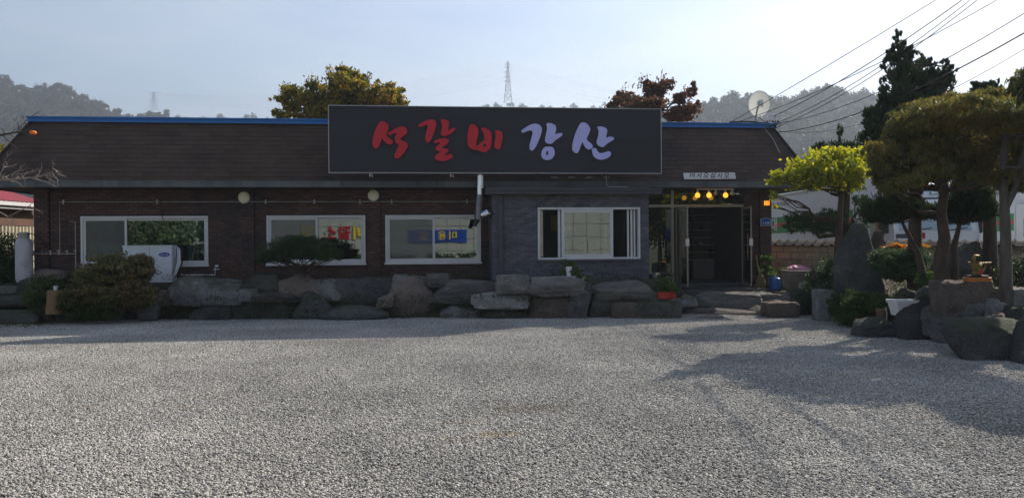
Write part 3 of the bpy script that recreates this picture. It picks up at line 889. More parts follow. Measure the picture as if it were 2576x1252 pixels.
# black cable down to the cooling unit
pts = [bworld(*(bld(px, py, v)[0], v, bld(px, py, v)[1])) for px, py, v in ((405, 472, .12), (406, 540, .12), (418, 575, .18), (436, 600, .4), (448, 632, .6), (450, 668, .62))]
m_ = MB(); m_.tube(pts, 0.011, 6); tag(m_.build('cable', M['cable'], None, True), 'black cable hanging across the leftmost window down to the cooling unit', 'cable')

# interior, seen dimly: curtain, tables
def on_b(name, label, cat, u, v, z, group=None): return thing(name, label, cat, bworld(u, v, z), PSI, group)
m_ = MB()
cu0, cu1 = bld(466, 600)[0], bld(508, 600)[0]
nn = 26; prev = None
vs, fs = [], []
for i in range(nn + 1):
    x = (cu1 - cu0) * i / nn; y = 0.03 * math.sin(i * 1.7) + 0.012 * math.sin(i * 4.1)
    vs += [(x, y, 0.0), (x, y, 1.25)]
    if i: fs.append((2 * i - 2, 2 * i, 2 * i + 1, 2 * i - 1))
m_.add(vs, fs)
c_ = m_.build('curtain', M['curtain'], None, True, bworld(cu0, -0.13, WIN[0][2] - 0.02), (0, 0, PSI)); tag(c_, 'pale teal curtain behind the right pane of the leftmost window', 'curtain')
for k, (uc_, cc) in enumerate(((1.9, 'rock_brown'), (3.4, 'rock_pale'), (6.6, 'rock_brown'), (9.8, 'rock_brown'))):
    pass
for (uc_, yv, lab) in ((2.0, -1.6, 'wooden dining table inside the leftmost window'), (6.6, -1.7, 'wooden dining table inside the second window'), (9.7, -1.6, 'wooden dining table inside the third window')):
    t = on_b('dining_table', lab, 'table', uc_, yv, ENTR, 'dining tables inside the windows')
    m_ = MB(); m_.box(-0.6, 0.6, -0.38, 0.38, 0.70, 0.74); m_.build('table_top', M['shelf'], t, bevel=0.008)
    for sx in (-0.52, 0.52):
        for sy in (-0.3, 0.3):
            m_ = MB(); m_.box(sx - 0.025, sx + 0.025, sy - 0.025, sy + 0.025, 0, 0.70); m_.build('leg', M['black'], t)

# ------------------------------------------------------------------ grey annex
A = thing('kitchen_annex', 'projecting kitchen bay of grey painted brick with a wide white sliding window', 'building', bworld(0, 1.0, 0), PSI)
AW = rect_px(1353, 523, 1609, 650, 1.0)
az_top = bld(1400, 488, 1.0)[1]
w = MB()
pieces_of_wall(w, ANX_U0, ANX_U1, 0.3, az_top, 0.0, 0.15, [AW])
w.box(ANX_U0, ANX_U0 + 0.15, 0.15, 0.99, 0.3, az_top); w.box(ANX_U1 - 0.15, ANX_U1, 0.15, 0.99, 0.3, az_top)
w.build('wall', M['grey_mortar'], A)
lay_bricks([(ANX_U0, ANX_U1, 0.62, az_top - 0.005, 0.0)], [AW], 0.19, 0.052, 0.009, A, M['grey_brick'], camL, 'brick', proud=0.012)
# end walls in brick as well
w = MB()
z = 0.62; k = 0
while z < az_top - 0.06:
    y = 0.0 + (0.1 if k % 2 else 0)
    while y < 0.95:
        yb = min(y + 0.19, 0.98)
        for (xa, xb) in ((ANX_U0 - 0.011, ANX_U0 - 0.0005), (ANX_U1 + 0.0005, ANX_U1 + 0.011)): w.box(xa, xb, y, yb, z, z + 0.052, random.random())
        y += 0.199
    z += 0.061; k += 1
w.build('brickwork', M['grey_brick'], A)['kind'] = 'stuff'
fu0, fz0 = bld(1222, 488, 1.32); fu1, fz1 = bld(1665, 471, 1.32)
fzb = bld(1450, 488, 1.32)[1]; fzt = bld(1450, 473, 1.32)[1]
w = MB()
w.box(fu0, fu1, -0.32, -0.29, fzb, fzb + (fzt - fzb) * 0.42); w.box(fu0 - 0.01, fu1 + 0.01, -0.34, -0.29, fzb + (fzt - fzb) * 0.45, fzb + (fzt - fzb) * 0.72)
w.box(fu0 - 0.02, fu1 + 0.02, -0.36, -0.29, fzb + (fzt - fzb) * 0.75, fzt)
w.build('fascia', M['lead'], A, bevel=0.004)
w = MB(); w.box(fu0, fu1, -0.29, 0.98, fzb + 0.01, fzt - 0.01); w.build('roof', M['lead'], A)
w = MB(); w.quadslab([(fu0 + 0.02, -0.33, fzt + 0.002), (fu1 - 0.3, -0.33, fzt + 0.002), (fu1 - 0.5, 0.12, fzt + 0.045), (fu0 + 0.1, 0.12, fzt + 0.045)], (0, 0, 1), 0.012); w.build('roof_cover', M['soffit'], A)
# down pipe at the left end
du = bld(1259, 600, 1.0)[0]
w = MB(); w.box(du - 0.05, du + 0.05, -0.075, -0.012, TERR + 0.02, fzb - 0.02); w.build('down_pipe', M['lead'], A, bevel=0.006)
w = MB(); w.box(du - 0.065, du + 0.065, -0.09, -0.011, fzb - 0.36, fzb - 0.20); w.build('down_pipe_box', M['lead'], A, bevel=0.006)
# kitchen window: wide frame, one large sash in the middle, both ends slid open
e = link('window', None, A, (0, 0, 0)); u0, u1, z0, z1 = AW
f = MB(); ring(f, u0 - 0.01, u1 + 0.01, z0 - 0.01, z1 + 0.01, 0.05, -0.05, 0.14); f.build('frame', M['white_frame'], e, bevel=0.004)
ka, kb = bld(1412, 600, 1.0)[0], bld(1542, 600, 1.0)[0]
s = MB(); ring(s, ka, kb, z0 + 0.042, z1 - 0.042, 0.075, -0.03, 0.01); s.build('sash', M['white_frame'], e, bevel=0.004)
g = MB(); g.box(ka + 0.07, kb - 0.07, -0.013, -0.008, z0 + 0.11, z1 - 0.11); g.build('pane', M['glass'], e)
kc = bld(1404, 600, 1.0)[0]
for xa in (kc, kb - 0.05):
    s = MB(); s.box(xa, xa + 0.06, 0.012, 0.05, z0 + 0.042, z1 - 0.042); s.build('sash', M['white_frame'], e, bevel=0.004)
for px in (1582, 1590, 1598):
    uu = bld(px, 600, 1.0)[0]; s = MB(); s.box(uu - 0.025, uu + 0.022, 0.06 if px != 1590 else 0.03, 0.11 if px != 1590 else 0.08, z0 + 0.042, z1 - 0.042); s.build('sash', M['white_frame'], e, bevel=0.004)
s = MB(); s.box(u0 + 0.045, u0 + 0.13, 0.05, 0.08, z0 + 0.06, z1 - 0.045); s.build('stile', M['alu'], e, bevel=0.003)
f = MB(); f.box(u0 - 0.04, u1 + 0.04, -0.085, -0.0505, z0 - 0.035, z0 - 0.002); f.build('sill', M['grey_brick'], e)
w = MB(); w.box(ANX_U0 + 0.16, ANX_U1 - 0.16, 3.2, 3.3, 0.5, az_top - 0.02); w.build('inner_wall', M['room'], A)
# yellow notice and things on the kitchen counter
t = on_b('kitchen_shelf', 'steel kitchen shelf with pots seen through the grey annex window', 'shelf', (ka + kb) / 2, -0.4, ENTR)
m_ = MB(); m_.box(-0.3, 0.75, -0.2, 0.2, 0.80, 0.84); m_.box(-0.3, 0.75, -0.2, 0.2, 1.35, 1.38); m_.build('board', M['steel'], t)
for sx in (-0.29, 0.73):
    m_ = MB(); m_.box(sx - 0.015, sx + 0.015, -0.19, -0.16, 0, 1.7); m_.build('post', M['steel'], t)
p_ = tag(MB().lathe([(0.12, 0), (0.13, 0.05), (0.13, 0.34), (0.10, 0.38)], n=18).build('cask', M['rock_brown'], None, True, bworld((ka + kb) / 2 + 0.25, -0.4, ENTR + 0.845)), 'orange brown cask on the shelf inside the annex window', 'cask')
nu, nz = bld(1402, 561, -1.6)
p_ = MB().box(-0.28, 0.28, 0, 0.02, -0.22, 0.22).build('notice', surf('yellow notice', (0.62, 0.50, 0.05), (0.55, 0.44, 0.04), 2, 0.6), None, False, bworld(nu + 0.1, -1.6, nz), (0, 0, PSI))
tag(p_, 'yellow notice hanging inside the annex window', 'notice')

# ------------------------------------------------------------------ flue pipe
def P3(px, py, v): u, z = bld(px, py, v); return bworld(u, v, z)
t = thing('flue_pipe', 'silver flue pipe dropping from behind the big sign with an elbow into the grey annex', 'flue', P3(1207, 560, 1.07), 0)
o0 = t.location
def rel(p): return p - o0
m_ = MB(); m_.tube([rel(P3(1208, 425, 1.07)), rel(P3(1208, 470, 1.07))], 0.092, 20); m_.build('pipe', M['flue'], t, True)
m_ = MB(); m_.tube([rel(P3(1208, 468, 1.07)), rel(P3(1208, 490, 1.07))], 0.097, 20); m_.build('pipe', M['flue'], t, True)
dark_flue = surf('dull flue', (0.16, 0.16, 0.17), (0.10, 0.10, 0.11), 3, 0.28, metal=0.9)
m_ = MB(); m_.tube([rel(P3(1207, 490, 1.07)), rel(P3(1204, 520, 1.07)), rel(P3(1203, 552, 1.07))], 0.094, 20); m_.build('pipe', dark_flue, t, True)
for y in (500, 519, 533, 549):
    m_ = MB(); m_.tube([rel(P3(1205, y, 1.07)), rel(P3(1205, y + 2, 1.07))], 0.103, 20); m_.build('band', dark_flue, t, True)
m_ = MB(); m_.tube([rel(P3(1203, 540, 1.07)), rel(P3(1211, 541, 1.07)), rel(P3(1220, 537, 1.06)), rel(P3(1240, 534, 0.82))], [0.05, 0.09, 0.125, 0.125], 20); m_.build('elbow', M['flue'], t, True)
m_ = MB(); m_.tube([rel(P3(1201, 552, 1.07)), rel(P3(1196, 562, 1.09)), rel(P3(1193, 568, 1.10))], [0.07, 0.055, 0.05], 16); m_.build('end_cap', M['black'], t, True)

# white conduit above the annex
m_ = MB(); m_.tube([P3(1524, 440, 1.0), P3(1526, 468, 1.0), P3(1532, 470, 1.05), P3(1578, 470, 1.05), P3(1584, 474, 1.1)], 0.014, 8)
tag(m_.build('conduit', M['pipe'], None, True), 'thin pale conduit bent from the sign to the annex roof', 'pipe')

# ------------------------------------------------------------------ big sign
VS = 1.34
sl, _ = bld(826, 350, VS); sr, _ = bld(1664, 350, VS); _, st = bld(1240, 269, VS); _, sb = bld(1240, 436, VS)
scx = (sl + sr) / 2; szc = (st + sb) / 2; hw, hh = (sr - sl) / 2, (st - sb) / 2
S = thing('restaurant_sign', 'huge dark sign board with red and lilac Korean brush letters over the roof', 'sign', bworld(scx, VS, szc), PSI)
m_ = MB(); m_.box(-hw + 0.02, hw - 0.02, 0.0, 0.14, -hh + 0.02, hh - 0.02); m_.build('panel', M['sign_face'], S)
m_ = MB(); ring(m_, -hw, hw, -hh, hh, 0.016, -0.012, 0.15); m_.build('frame', M['sign_rim'], S)
LET = {
 'a': [[(468,180),(500,195),(516,225),(505,262),(498,280),(515,300),(545,325),(540,342),(522,348),(500,338),(478,315),(468,300),(455,335),(432,377),(405,362),(399,335),(405,295),(425,235),(445,198)]],
 'b': [[(512,270),(530,255),(575,230),(610,218),(640,230),(650,255),(640,275),(612,293),(600,310),(615,323),(645,335),(655,352),(645,380),(620,415),(590,445),(572,450),(557,440),(560,420),(575,385),(590,357),(572,337),(563,318),(562,295),(575,272),(576,264),(550,268),(525,280)]],
 'c': [[(732,210),(750,195),(790,175),(830,168),(852,180),(860,200),(852,240),(835,285),(815,325),(800,333),(785,322),(783,300),(790,255),(800,222),(795,208),(770,212),(745,222)]],
 'd': [[(897,170),(920,170),(945,178),(953,200),(945,235),(955,245),(975,232),(995,230),(998,240),(985,255),(955,275),(930,288),(910,285),(896,272),(900,245),(905,210),(898,185)]],
 'e': [[(845,325),(870,312),(915,305),(945,312),(950,328),(935,348),(905,365),(905,375),(930,378),(948,385),(945,400),(922,420),(935,428),(965,418),(980,430),(975,445),(945,460),(905,468),(870,462),(852,445),(858,428),(880,410),(890,402),(875,395),(858,385),(862,365),(885,345),(890,335),(870,335),(850,337)]],
 'f': [[(1115,203),(1138,207),(1158,228),(1165,258),(1158,305),(1150,345),(1160,362),(1175,345),(1195,327),(1209,318),(1207,280),(1195,250),(1187,235),(1205,228),(1235,240),(1255,262),(1262,300),(1258,350),(1245,380),(1220,400),(1195,403),(1168,390),(1145,388),(1110,375),(1092,350),(1086,300),(1092,250),(1103,215)],
       [(1213,338),(1220,350),(1214,368),(1204,366),(1202,352)]],
 'g': [[(1287,252),(1310,248),(1335,262),(1341,290),(1335,330),(1325,372),(1308,382),(1288,372),(1283,345),(1290,300),(1292,275)]],
 'h': [[(1478,248),(1500,232),(1540,208),(1580,198),(1612,212),(1625,240),(1615,285),(1595,335),(1570,380),(1550,392),(1538,375),(1540,345),(1553,295),(1560,262),(1548,245),(1520,250),(1490,262)]],
 'i': [[(1662,198),(1690,196),(1720,210),(1728,235),(1722,265),(1725,275),(1745,268),(1770,268),(1772,280),(1755,295),(1725,315),(1700,338),(1675,342),(1655,330),(1650,310),(1658,270),(1665,230)]],
 'j': [[(1670,365),(1700,368),(1716,392),(1715,425),(1695,452),(1665,460),(1635,450),(1623,425),(1630,390),(1648,368)], [(1665,393),(1673,398),(1672,418),(1663,430),(1656,420),(1657,402)]],
 'k': [[(1925,190),(1945,195),(1965,215),(1975,240),(1965,270),(1950,305),(1960,325),(1985,345),(1993,362),(1985,378),(1965,383),(1945,372),(1930,350),(1922,330),(1910,350),(1895,390),(1880,410),(1860,402),(1847,380),(1852,330),(1868,275),(1890,225),(1908,195)]],
 'l': [[(2030,222),(2060,220),(2090,232),(2098,255),(2090,290),(2095,300),(2120,292),(2145,300),(2145,312),(2125,325),(2095,345),(2070,365),(2050,362),(2030,348),(2025,325),(2035,285),(2038,250)]],
 'm': [[(1990,385),(2005,375),(2018,380),(2030,400),(2050,412),(2085,405),(2110,398),(2125,410),(2120,430),(2095,448),(2055,457),(2020,448),(1998,425)]],
}
for k, loops in LET.items():
    L_ = []
    for lp in loops:
        q = []
        for (zx, zy) in smooth_closed(lp, 5):
            px, py = (1250 + zx / 1.84) * 0.6389, (380 + zy / 1.84) * 0.6389
            u, z = bld(px, py, VS + 0.05); q.append((u - scx, z - szc))
        L_.append(q)
    outline('letter', L_, 0.045, M['red'] if k < 'h' else M['lilac'], S, (0, -0.035, 0), bevel=0.004)
for px in (930, 1134, 1350, 1523):
    u = bld(px, 440, VS)[0] - scx
    m_ = MB(); m_.tube([(u, 0.08, -hh - 0.0), (u, 0.08, -hh - 0.07), (u + 0.02, 0.78, -hh + 0.10)], 0.016, 8); m_.tube([(u + 0.05, 0.08, -hh), (u + 0.06, 0.07, -hh - 0.09)], 0.012, 6); m_.build('bracket', M['steel'] if px < 1300 else M['black'], S, True)

# welcome board on the roof slope
wp = [(2500 + x / 1.926, 650 + y / 1.926) for x, y in ((374, 108), (766, 104), (757, 56), (366, 60))]
wp = [bld(x * .6389, y * .6389, 0.86) for x, y in wp]
wcx = sum(p[0] for p in wp) / 4; wcz = sum(p[1] for p in wp) / 4
Wb = thing('welcome_board', 'small white board with blue Korean welcome lettering above the entrance', 'sign', bworld(wcx, 0.86, wcz), PSI)
outline('panel', [[(p[0] - wcx, p[1] - wcz) for p in wp]], 0.02, M['white'], Wb, (0, 0, 0))
for k, ch in enumerate('어서오십시오'):
    text('letter', ch, 0.135, 0.125, surf('navy letter', (0.01, 0.012, 0.05), (0.012, 0.014, 0.06), 2, 0.5), Wb, (-0.46 + 0.178 * k + 0.0, -0.014, 0.0), (R(90), 0, 0), 0.002, 0.15, 0.012)

# ------------------------------------------------------------------ entrance
E_ = thing('entrance_front', 'glazed entrance front with beige metal bars and two open glass door leaves', 'shopfront', bworld(0, -0.06, 0), PSI)
eu0 = ANX_U1 + 0.012; eu1 = DOOR_U1 - 0.002
zt0 = bld(1760, 521, 0)[1]; zt1 = bld(1760, 514, 0)[1]; ze = ENTR + 0.09
mu0, mu1 = bld(1690, 600, 0)[0], bld(1696.5, 600, 0)[0]
hu0, hu1 = bld(1703, 600, 0)[0], bld(1868, 600, 0)[0]
m_ = MB(); m_.box(eu0, eu1, -0.04, 0.04, zt0, zt1); m_.build('transom_bar', M['alu'], E_, bevel=0.003)
m_ = MB(); m_.box(mu0, mu1, -0.0415, 0.0415, ENTR + 0.085, zt0 - 0.001); m_.box(mu0, mu1, -0.0415, 0.0415, zt1 + 0.001, WALLTOP - 0.03); m_.build('mullion', M['alu'], E_, bevel=0.003)
m_ = MB(); m_.box(eu1 - 0.05, eu1, -0.04, 0.04, ENTR + 0.085, zt0 - 0.001); m_.build('jamb', M['lead'], E_)
m_ = MB(); m_.box(eu0, mu0 - 0.002, -0.006, 0.006, ze, zt0 - 0.002); m_.build('fixed_pane', M['shop_glass'], E_)
m_ = MB(); m_.box(eu0, mu0 - 0.002, -0.006, 0.006, zt1 + 0.002, WALLTOP - 0.02); m_.build('transom_pane', M['shop_glass'], E_)
m_ = MB(); m_.box(mu1 + 0.002, eu1, -0.006, 0.006, zt1 + 0.002, WALLTOP - 0.02); m_.build('transom_pane', M['shop_glass'], E_)
m_ = MB(); m_.box(hu0 - 0.02, hu0 + 0.0, -0.03, 0.03, ze, zt0 - 0.002); m_.build('jamb', M['alu'], E_)
LW = 0.86
for side, hu, ang in ((0, hu0, 0.0), (1, hu1, R(-8))):
    d = link('door', None, E_, (hu, -0.045, ze), (0, 0, (-math.pi / 2) + ang if True else 0))
    H = zt0 - ze - 0.02
    g = MB(); g.box(0.02, LW - 0.02, -0.006, 0.006, 0.02, H - 0.02); g.build('pane', M['door_glass'], d)
    g = MB(); g.box(0, 0.03, -0.015, 0.015, 0.0, H); g.box(LW - 0.03, LW, -0.015, 0.015, 0.0, H); g.box(0.03, LW - 0.03, -0.014, 0.014, 0, 0.06); g.box(0.03, LW - 0.03, -0.014, 0.014, H - 0.05, H); g.build('frame', M['alu'], d)
    for s_ in (-1, 1):
        g = MB(); g.tube([(LW - 0.14, s_ * 0.05, 0.72), (LW - 0.14, s_ * 0.05, 1.34)], 0.016, 10); g.tube([(LW - 0.14, s_ * 0.012, 0.85), (LW - 0.14, s_ * 0.05, 0.85)], 0.008, 6); g.tube([(LW - 0.14, s_ * 0.012, 1.2), (LW - 0.14, s_ * 0.05, 1.2)], 0.008, 6)
        g.build('handle', surf('wooden handle', (0.26, 0.09, 0.045), (0.2, 0.07, 0.035), 4, 0.4), d, True)
    g = MB(); g.box(LW - 0.05, LW + 0.012, -0.04, 0.04, 1.02, 1.2); g.build('lock_box', M['white'], d, bevel=0.004)
m_ = MB(); m_.box(eu0 - 0.0, eu1 + 0.45, -0.30, 0.3, ENTR - 0.1, ENTR + 0.08); m_.build('threshold', surf('dark stone step', (0.05, 0.052, 0.055), (0.075, 0.075, 0.08), 3, 0.5, 0.2), E_, bevel=0.01)

# lobby behind the doors
m_ = MB(); m_.box(eu0 - 0.1, LEN - 0.22, 3.4, 3.5, 0.5, WALLTOP - 0.02); m_.box(eu1 + 0.25, eu1 + 0.3, 0.5, 3.4, 0.5, WALLTOP - 0.02)
m_.build('lobby_wall', M['room_dark'], B)
m_ = MB(); m_.box(eu0 - 0.1, LEN - 0.2, 0.25, 3.4, ENTR, ENTR + 0.10); m_.build('lobby_floor', M['concrete'], B)
Sh = thing('shoe_shelf', 'tall dark shoe rack with many shelves standing in the lobby', 'shelf', bworld(0, -2.85, 0), PSI)
us0, us1 = bld(1722, 600, -2.85)[0], bld(1815, 600, -2.85)[0]
um_ = bld(1744, 600, -2.85)[0]
zs = [bld(1770, y, -2.85)[1] for y in (541, 559.6, 578, 597, 616, 634.5, 653)]
m_ = MB(); m_.box(us0, us1, 0.30, 0.32, ENTR + 0.1, zs[0] + 0.25); m_.build('back_panel', M['room_dark'], Sh)
for xx in (us0, um_, us1):
    m_ = MB(); m_.box(xx - 0.015, xx + 0.015, 0, 0.299, ENTR + 0.1, zs[0] + 0.25); m_.build('side_panel', M['shelf'], Sh)
for z in zs + [zs[0] + 0.25]:
    for (xa, xb) in ((us0 + 0.016, um_ - 0.016), (um_ + 0.016, us1 - 0.016)):
        m_ = MB(); m_.box(xa, xb, -0.01, 0.298, z - 0.012, z + 0.012); m_.build('shelf', M['alu'], Sh)
m_ = MB(); m_.box(um_ + 0.02, us1 - 0.02, -0.012, 0.28, ENTR + 0.12, zs[-1] - 0.014); m_.build('cabinet_door', M['concrete'], Sh)
for k, (fx, zi) in enumerate(((0.35, 2), (0.3, 4), (0.7, 5), (0.8, 3))):
    uu = um_ + (us1 - um_) * fx
    for dx in (-0.06, 0.06):
        pass
    m_ = MB()
    m_.lathe([(0.02, -0.13), (0.045, -0.10), (0.045, 0.0), (0.05, 0.08), (0.03, 0.13)], (0, 0, 0), 10, 'y', 0.75)
    so = m_.build('shoe', M['white'] if k % 2 else M['black'], None, True, bworld(uu, -2.98, zs[zi] + 0.05), (0, 0, PSI))
    tag(so, ['pale shoe on the third shelf of the shoe rack', 'dark shoe on the fifth shelf of the shoe rack', 'dark shoe low at the right of the shoe rack', 'pale shoe on the right of the fourth shelf'][k], 'shoe', 'shoes on the lobby rack')
fe = thing('fire_extinguisher', 'small red fire extinguisher on the lobby floor', 'extinguisher', bworld(bld(1820, 690, -2.3)[0], -2.3, ENTR + 0.1), PSI)
m_ = MB(); m_.lathe([(0.07, 0), (0.075, 0.02), (0.075, 0.36), (0.05, 0.42), (0.02, 0.44)], n=16); m_.build('body', M['red'], fe, True)
m_ = MB(); m_.box(-0.02, 0.07, -0.01, 0.01, 0.44, 0.48); m_.tube([(0.03, 0, 0.45), (0.10, 0, 0.35), (0.09, 0, 0.15)], 0.008, 6); m_.build('hose', M['black'], fe, True)

# track with five lamps
tu0, tu1 = bld(1758, 476, 0.45)[0], bld(1846, 476, 0.45)[0]; tz = bld(1800, 476.5, 0.45)[1]
T = thing('track_light', 'pale ceiling track over the entrance with three glowing and two unlit bulbs', 'lamp', bworld(0, 0.45, 0), PSI)
m_ = MB(); m_.box(tu0 - 0.05, tu1, -0.015, 0.015, tz - 0.01, tz + 0.02); m_.build('track', M['white'], T)
for px, lit in ((1754, 1), (1783, 1), (1801, 0), (1824.5, 1), (1842, 0)):
    uu = bld(px, 480, 0.45)[0]; zz = bld(px, 491.5, 0.45)[1]
    lamp = link('lamp', None, T)
    m_ = MB()
    if lit: m_.tube([(uu, 0, tz), (uu, 0, tz - 0.05), (uu, -0.01, zz + 0.07)], [0.012, 0.03, 0.036], 12)
    else: m_.tube([(uu, 0, tz), (uu, 0, tz - 0.04), (uu - 0.02, -0.01, tz - 0.13)], [0.012, 0.03, 0.05], 12)
    m_.build('socket', M['white'], lamp, True)
    if lit:
        m_ = MB(); m_.lathe([(0.03, 0.06), (0.05, 0.045), (0.064, 0.015), (0.064, -0.015), (0.045, -0.05), (0.002, -0.064)], (uu, -0.02, zz), 18); m_.build('bulb', M['warm_bulb'], lamp, True)
# pillar lantern
lu, lz = bld(1929, 511, 0.12)
Ln = thing('wall_lantern', 'small glowing amber lantern on the brick pillar by the entrance', 'lamp', bworld(lu, PRO, lz), PSI)
m_ = MB(); m_.box(-0.05, 0.05, -0.10, -0.01, -0.06, 0.06); m_.build('lantern_glass', M['lantern_glass'], Ln)
m_ = MB()
for xx in (-0.055, -0.018, 0.018, 0.055): m_.box(xx - 0.006, xx + 0.006, -0.112, -0.1005, -0.07, 0.07)
m_.box(-0.065, 0.065, -0.115, 0.0, 0.061, 0.085); m_.box(-0.065, 0.065, -0.115, 0.0, -0.075, -0.061); m_.build('cage', M['black'], Ln)
# address plate
pu0, pz0 = bld(1914, 568, 0.1); pu1, pz1 = bld(1939, 547.5, 0.1); pcu, pcz = (pu0 + pu1) / 2, (pz0 + pz1) / 2; pw, ph_ = (pu1 - pu0) / 2, (pz1 - pz0) / 2
Ap = thing('address_plate', 'blue house number plate reading 138 on the brick pillar', 'sign', bworld(pcu, PRO + 0.02, pcz), PSI)
def pent(k): return [(-pw * k, -ph_ * k), (pw * k, -ph_ * k), (pw * k, ph_ * 0.72 * k), (0, ph_ * k), (-pw * k, ph_ * 0.72 * k)]
outline('rim', [pent(1.0)], 0.012, M['white'], Ap, (0, 0, 0)); outline('plate', [pent(0.9)], 0.014, M['plate_blue'], Ap, (0, -0.004, 0))
text('number', '138', pw * 1.25, ph_ * 0.62, M['white'], Ap, (0, -0.013, -ph_ * 0.33), extrude=0.001, offset=0.01)
text('street_name', '계룡로', pw * 0.9, ph_ * 0.22, M['white'], Ap, (0, -0.013, ph_ * 0.5), extrude=0.001) if False else None

# satellite dish seen from behind
dc = P3(1910, 262, -0.35); base = P3(1901, 304, -0.25)
D = thing('satellite_dish', 'grey satellite dish on a short mast at the right end of the roof', 'satellite dish', base)
m_ = MB(); m_.tube([(0, 0, -0.25), (0, 0, 0.1), (0.05, 0.0, 0.32), Vector(dc - base) + Vector((0, 0.05, -0.02))], 0.022, 10); m_.build('mast', M['pipe'], D, True)
axis = Vector((0.32, 0.86, 0.30)).normalized()
q = axis.to_track_quat('Z', 'Y')
dmat = surf('grey dish', (0.58, 0.59, 0.60), (0.52, 0.53, 0.54), 2, 0.5)
_n, _l = dmat.node_tree.nodes, dmat.node_tree.links
_t = _n.new('ShaderNodeBsdfTranslucent'); _t.inputs['Color'].default_value = (0.85, 0.86, 0.82, 1); _x = _n.new('ShaderNodeMixShader'); _x.inputs[0].default_value = 0.5
_l.new(_n['Principled BSDF'].outputs[0], _x.inputs[1]); _l.new(_t.outputs[0], _x.inputs[2]); _l.new(_x.outputs[0], _n['Material Output'].inputs['Surface'])
prof = [(0.002, -0.09), (0.08, -0.083), (0.16, -0.065), (0.24, -0.033), (0.295, 0.0), (0.302, 0.006), (0.295, 0.012), (0.24, -0.02), (0.16, -0.052), (0.08, -0.072), (0.002, -0.078)]
mb = MB(); mb.lathe(prof, n=40)
mb.v = [tuple(q @ Vector((v[0], v[1] * 1.0, v[2]))) for v in mb.v]
mb.v = [(v[0] * 0.93, v[1], v[2] * 1.16) for v in mb.v]
_c = [q @ Vector((0.30 * math.cos(2 * math.pi * k / 40), 0.30 * math.sin(2 * math.pi * k / 40), 0.006)) for k in range(41)]
m_ = MB(); m_.tube([(v.x * 0.93, v.y, v.z * 1.16) for v in _c], 0.012, 6); m_.build('rim', M['white'], D, True, dc - base)
mb.build('dish', dmat, D, True, dc - base)
m_ = MB(); m_.box(-0.05, 0.05, -0.17, -0.06, -0.06, 0.08); m_.box(-0.09, -0.06, -0.15, -0.07, -0.05, 0.05); m_.tube([(-0.07, -0.12, -0.02), (0.08, -0.12, -0.1)], 0.012, 6); m_.build('bracket', M['steel'], D, False, dc - base)
m_ = MB(); m_.tube([(0.02, 0.0, -0.30), (0.10, 0.16, -0.34), (0.18, 0.32, -0.26)], 0.014, 8); m_.tube([(0.17, 0.30, -0.27), (0.24, 0.33, -0.25)], 0.03, 10); m_.build('receiver_arm', M['white'], D, True, dc - base)

# cable mast and the wires
cm = P3(1938, 325, 0.1)
C_ = thing('cable_mast', 'galvanised twin bracket with insulators and tangled cables at the roof corner', 'bracket', cm)
def rc(px, py, v): return P3(px, py, v) - cm
for a_, b_ in (((1934, 322), (1944, 287)), ((1944, 322), (1953, 289))):
    m_ = MB(); m_.tube([rc(*a_, 0.1), rc(*b_, 0.1)], 0.018, 8); m_.build('post', M['steel'], C_, True)
m_ = MB(); m_.tube([rc(1932, 290, 0.1), rc(1960, 287, 0.1)], 0.012, 6); m_.tube([rc(1920, 312, 0.1), rc(1958, 309, 0.1)], 0.014, 6); m_.build('crossbar', M['steel'], C_, True)
for k in range(9):
    px, py = 1930 + (k % 5) * 7, 306 + (k // 5) * 12
    m_ = MB(); m_.lathe([(0.012, -0.03), (0.028, -0.02), (0.018, 0), (0.028, 0.02), (0.01, 0.03)], rc(px, py, 0.14), 8); m_.build('insulator', M['rock_pale'] if k % 2 else M['black'], C_, True)
for k in range(9):
    px, py = 1925 + random.uniform(0, 30), 300 + random.uniform(0, 26)
    pts = [rc(px + random.uniform(-9, 9) * j, py + 8 * math.sin(j * 1.5 + k), 0.1 + 0.03 * math.sin(k + j)) for j in range(4)]
    m_ = MB(); m_.tube(pts, 0.008, 5); m_.build('cable_loop', M['cable'], C_, True)
m_ = MB(); m_.tube([P3(1925, 325, 0.15), P3(1945, 350, 0.4), P3(1962, 385, 0.8)], 0.012, 5); tag(m_.build('cable', M['pipe'], None, True), 'pale cable running down the right hip of the roof', 'cable')

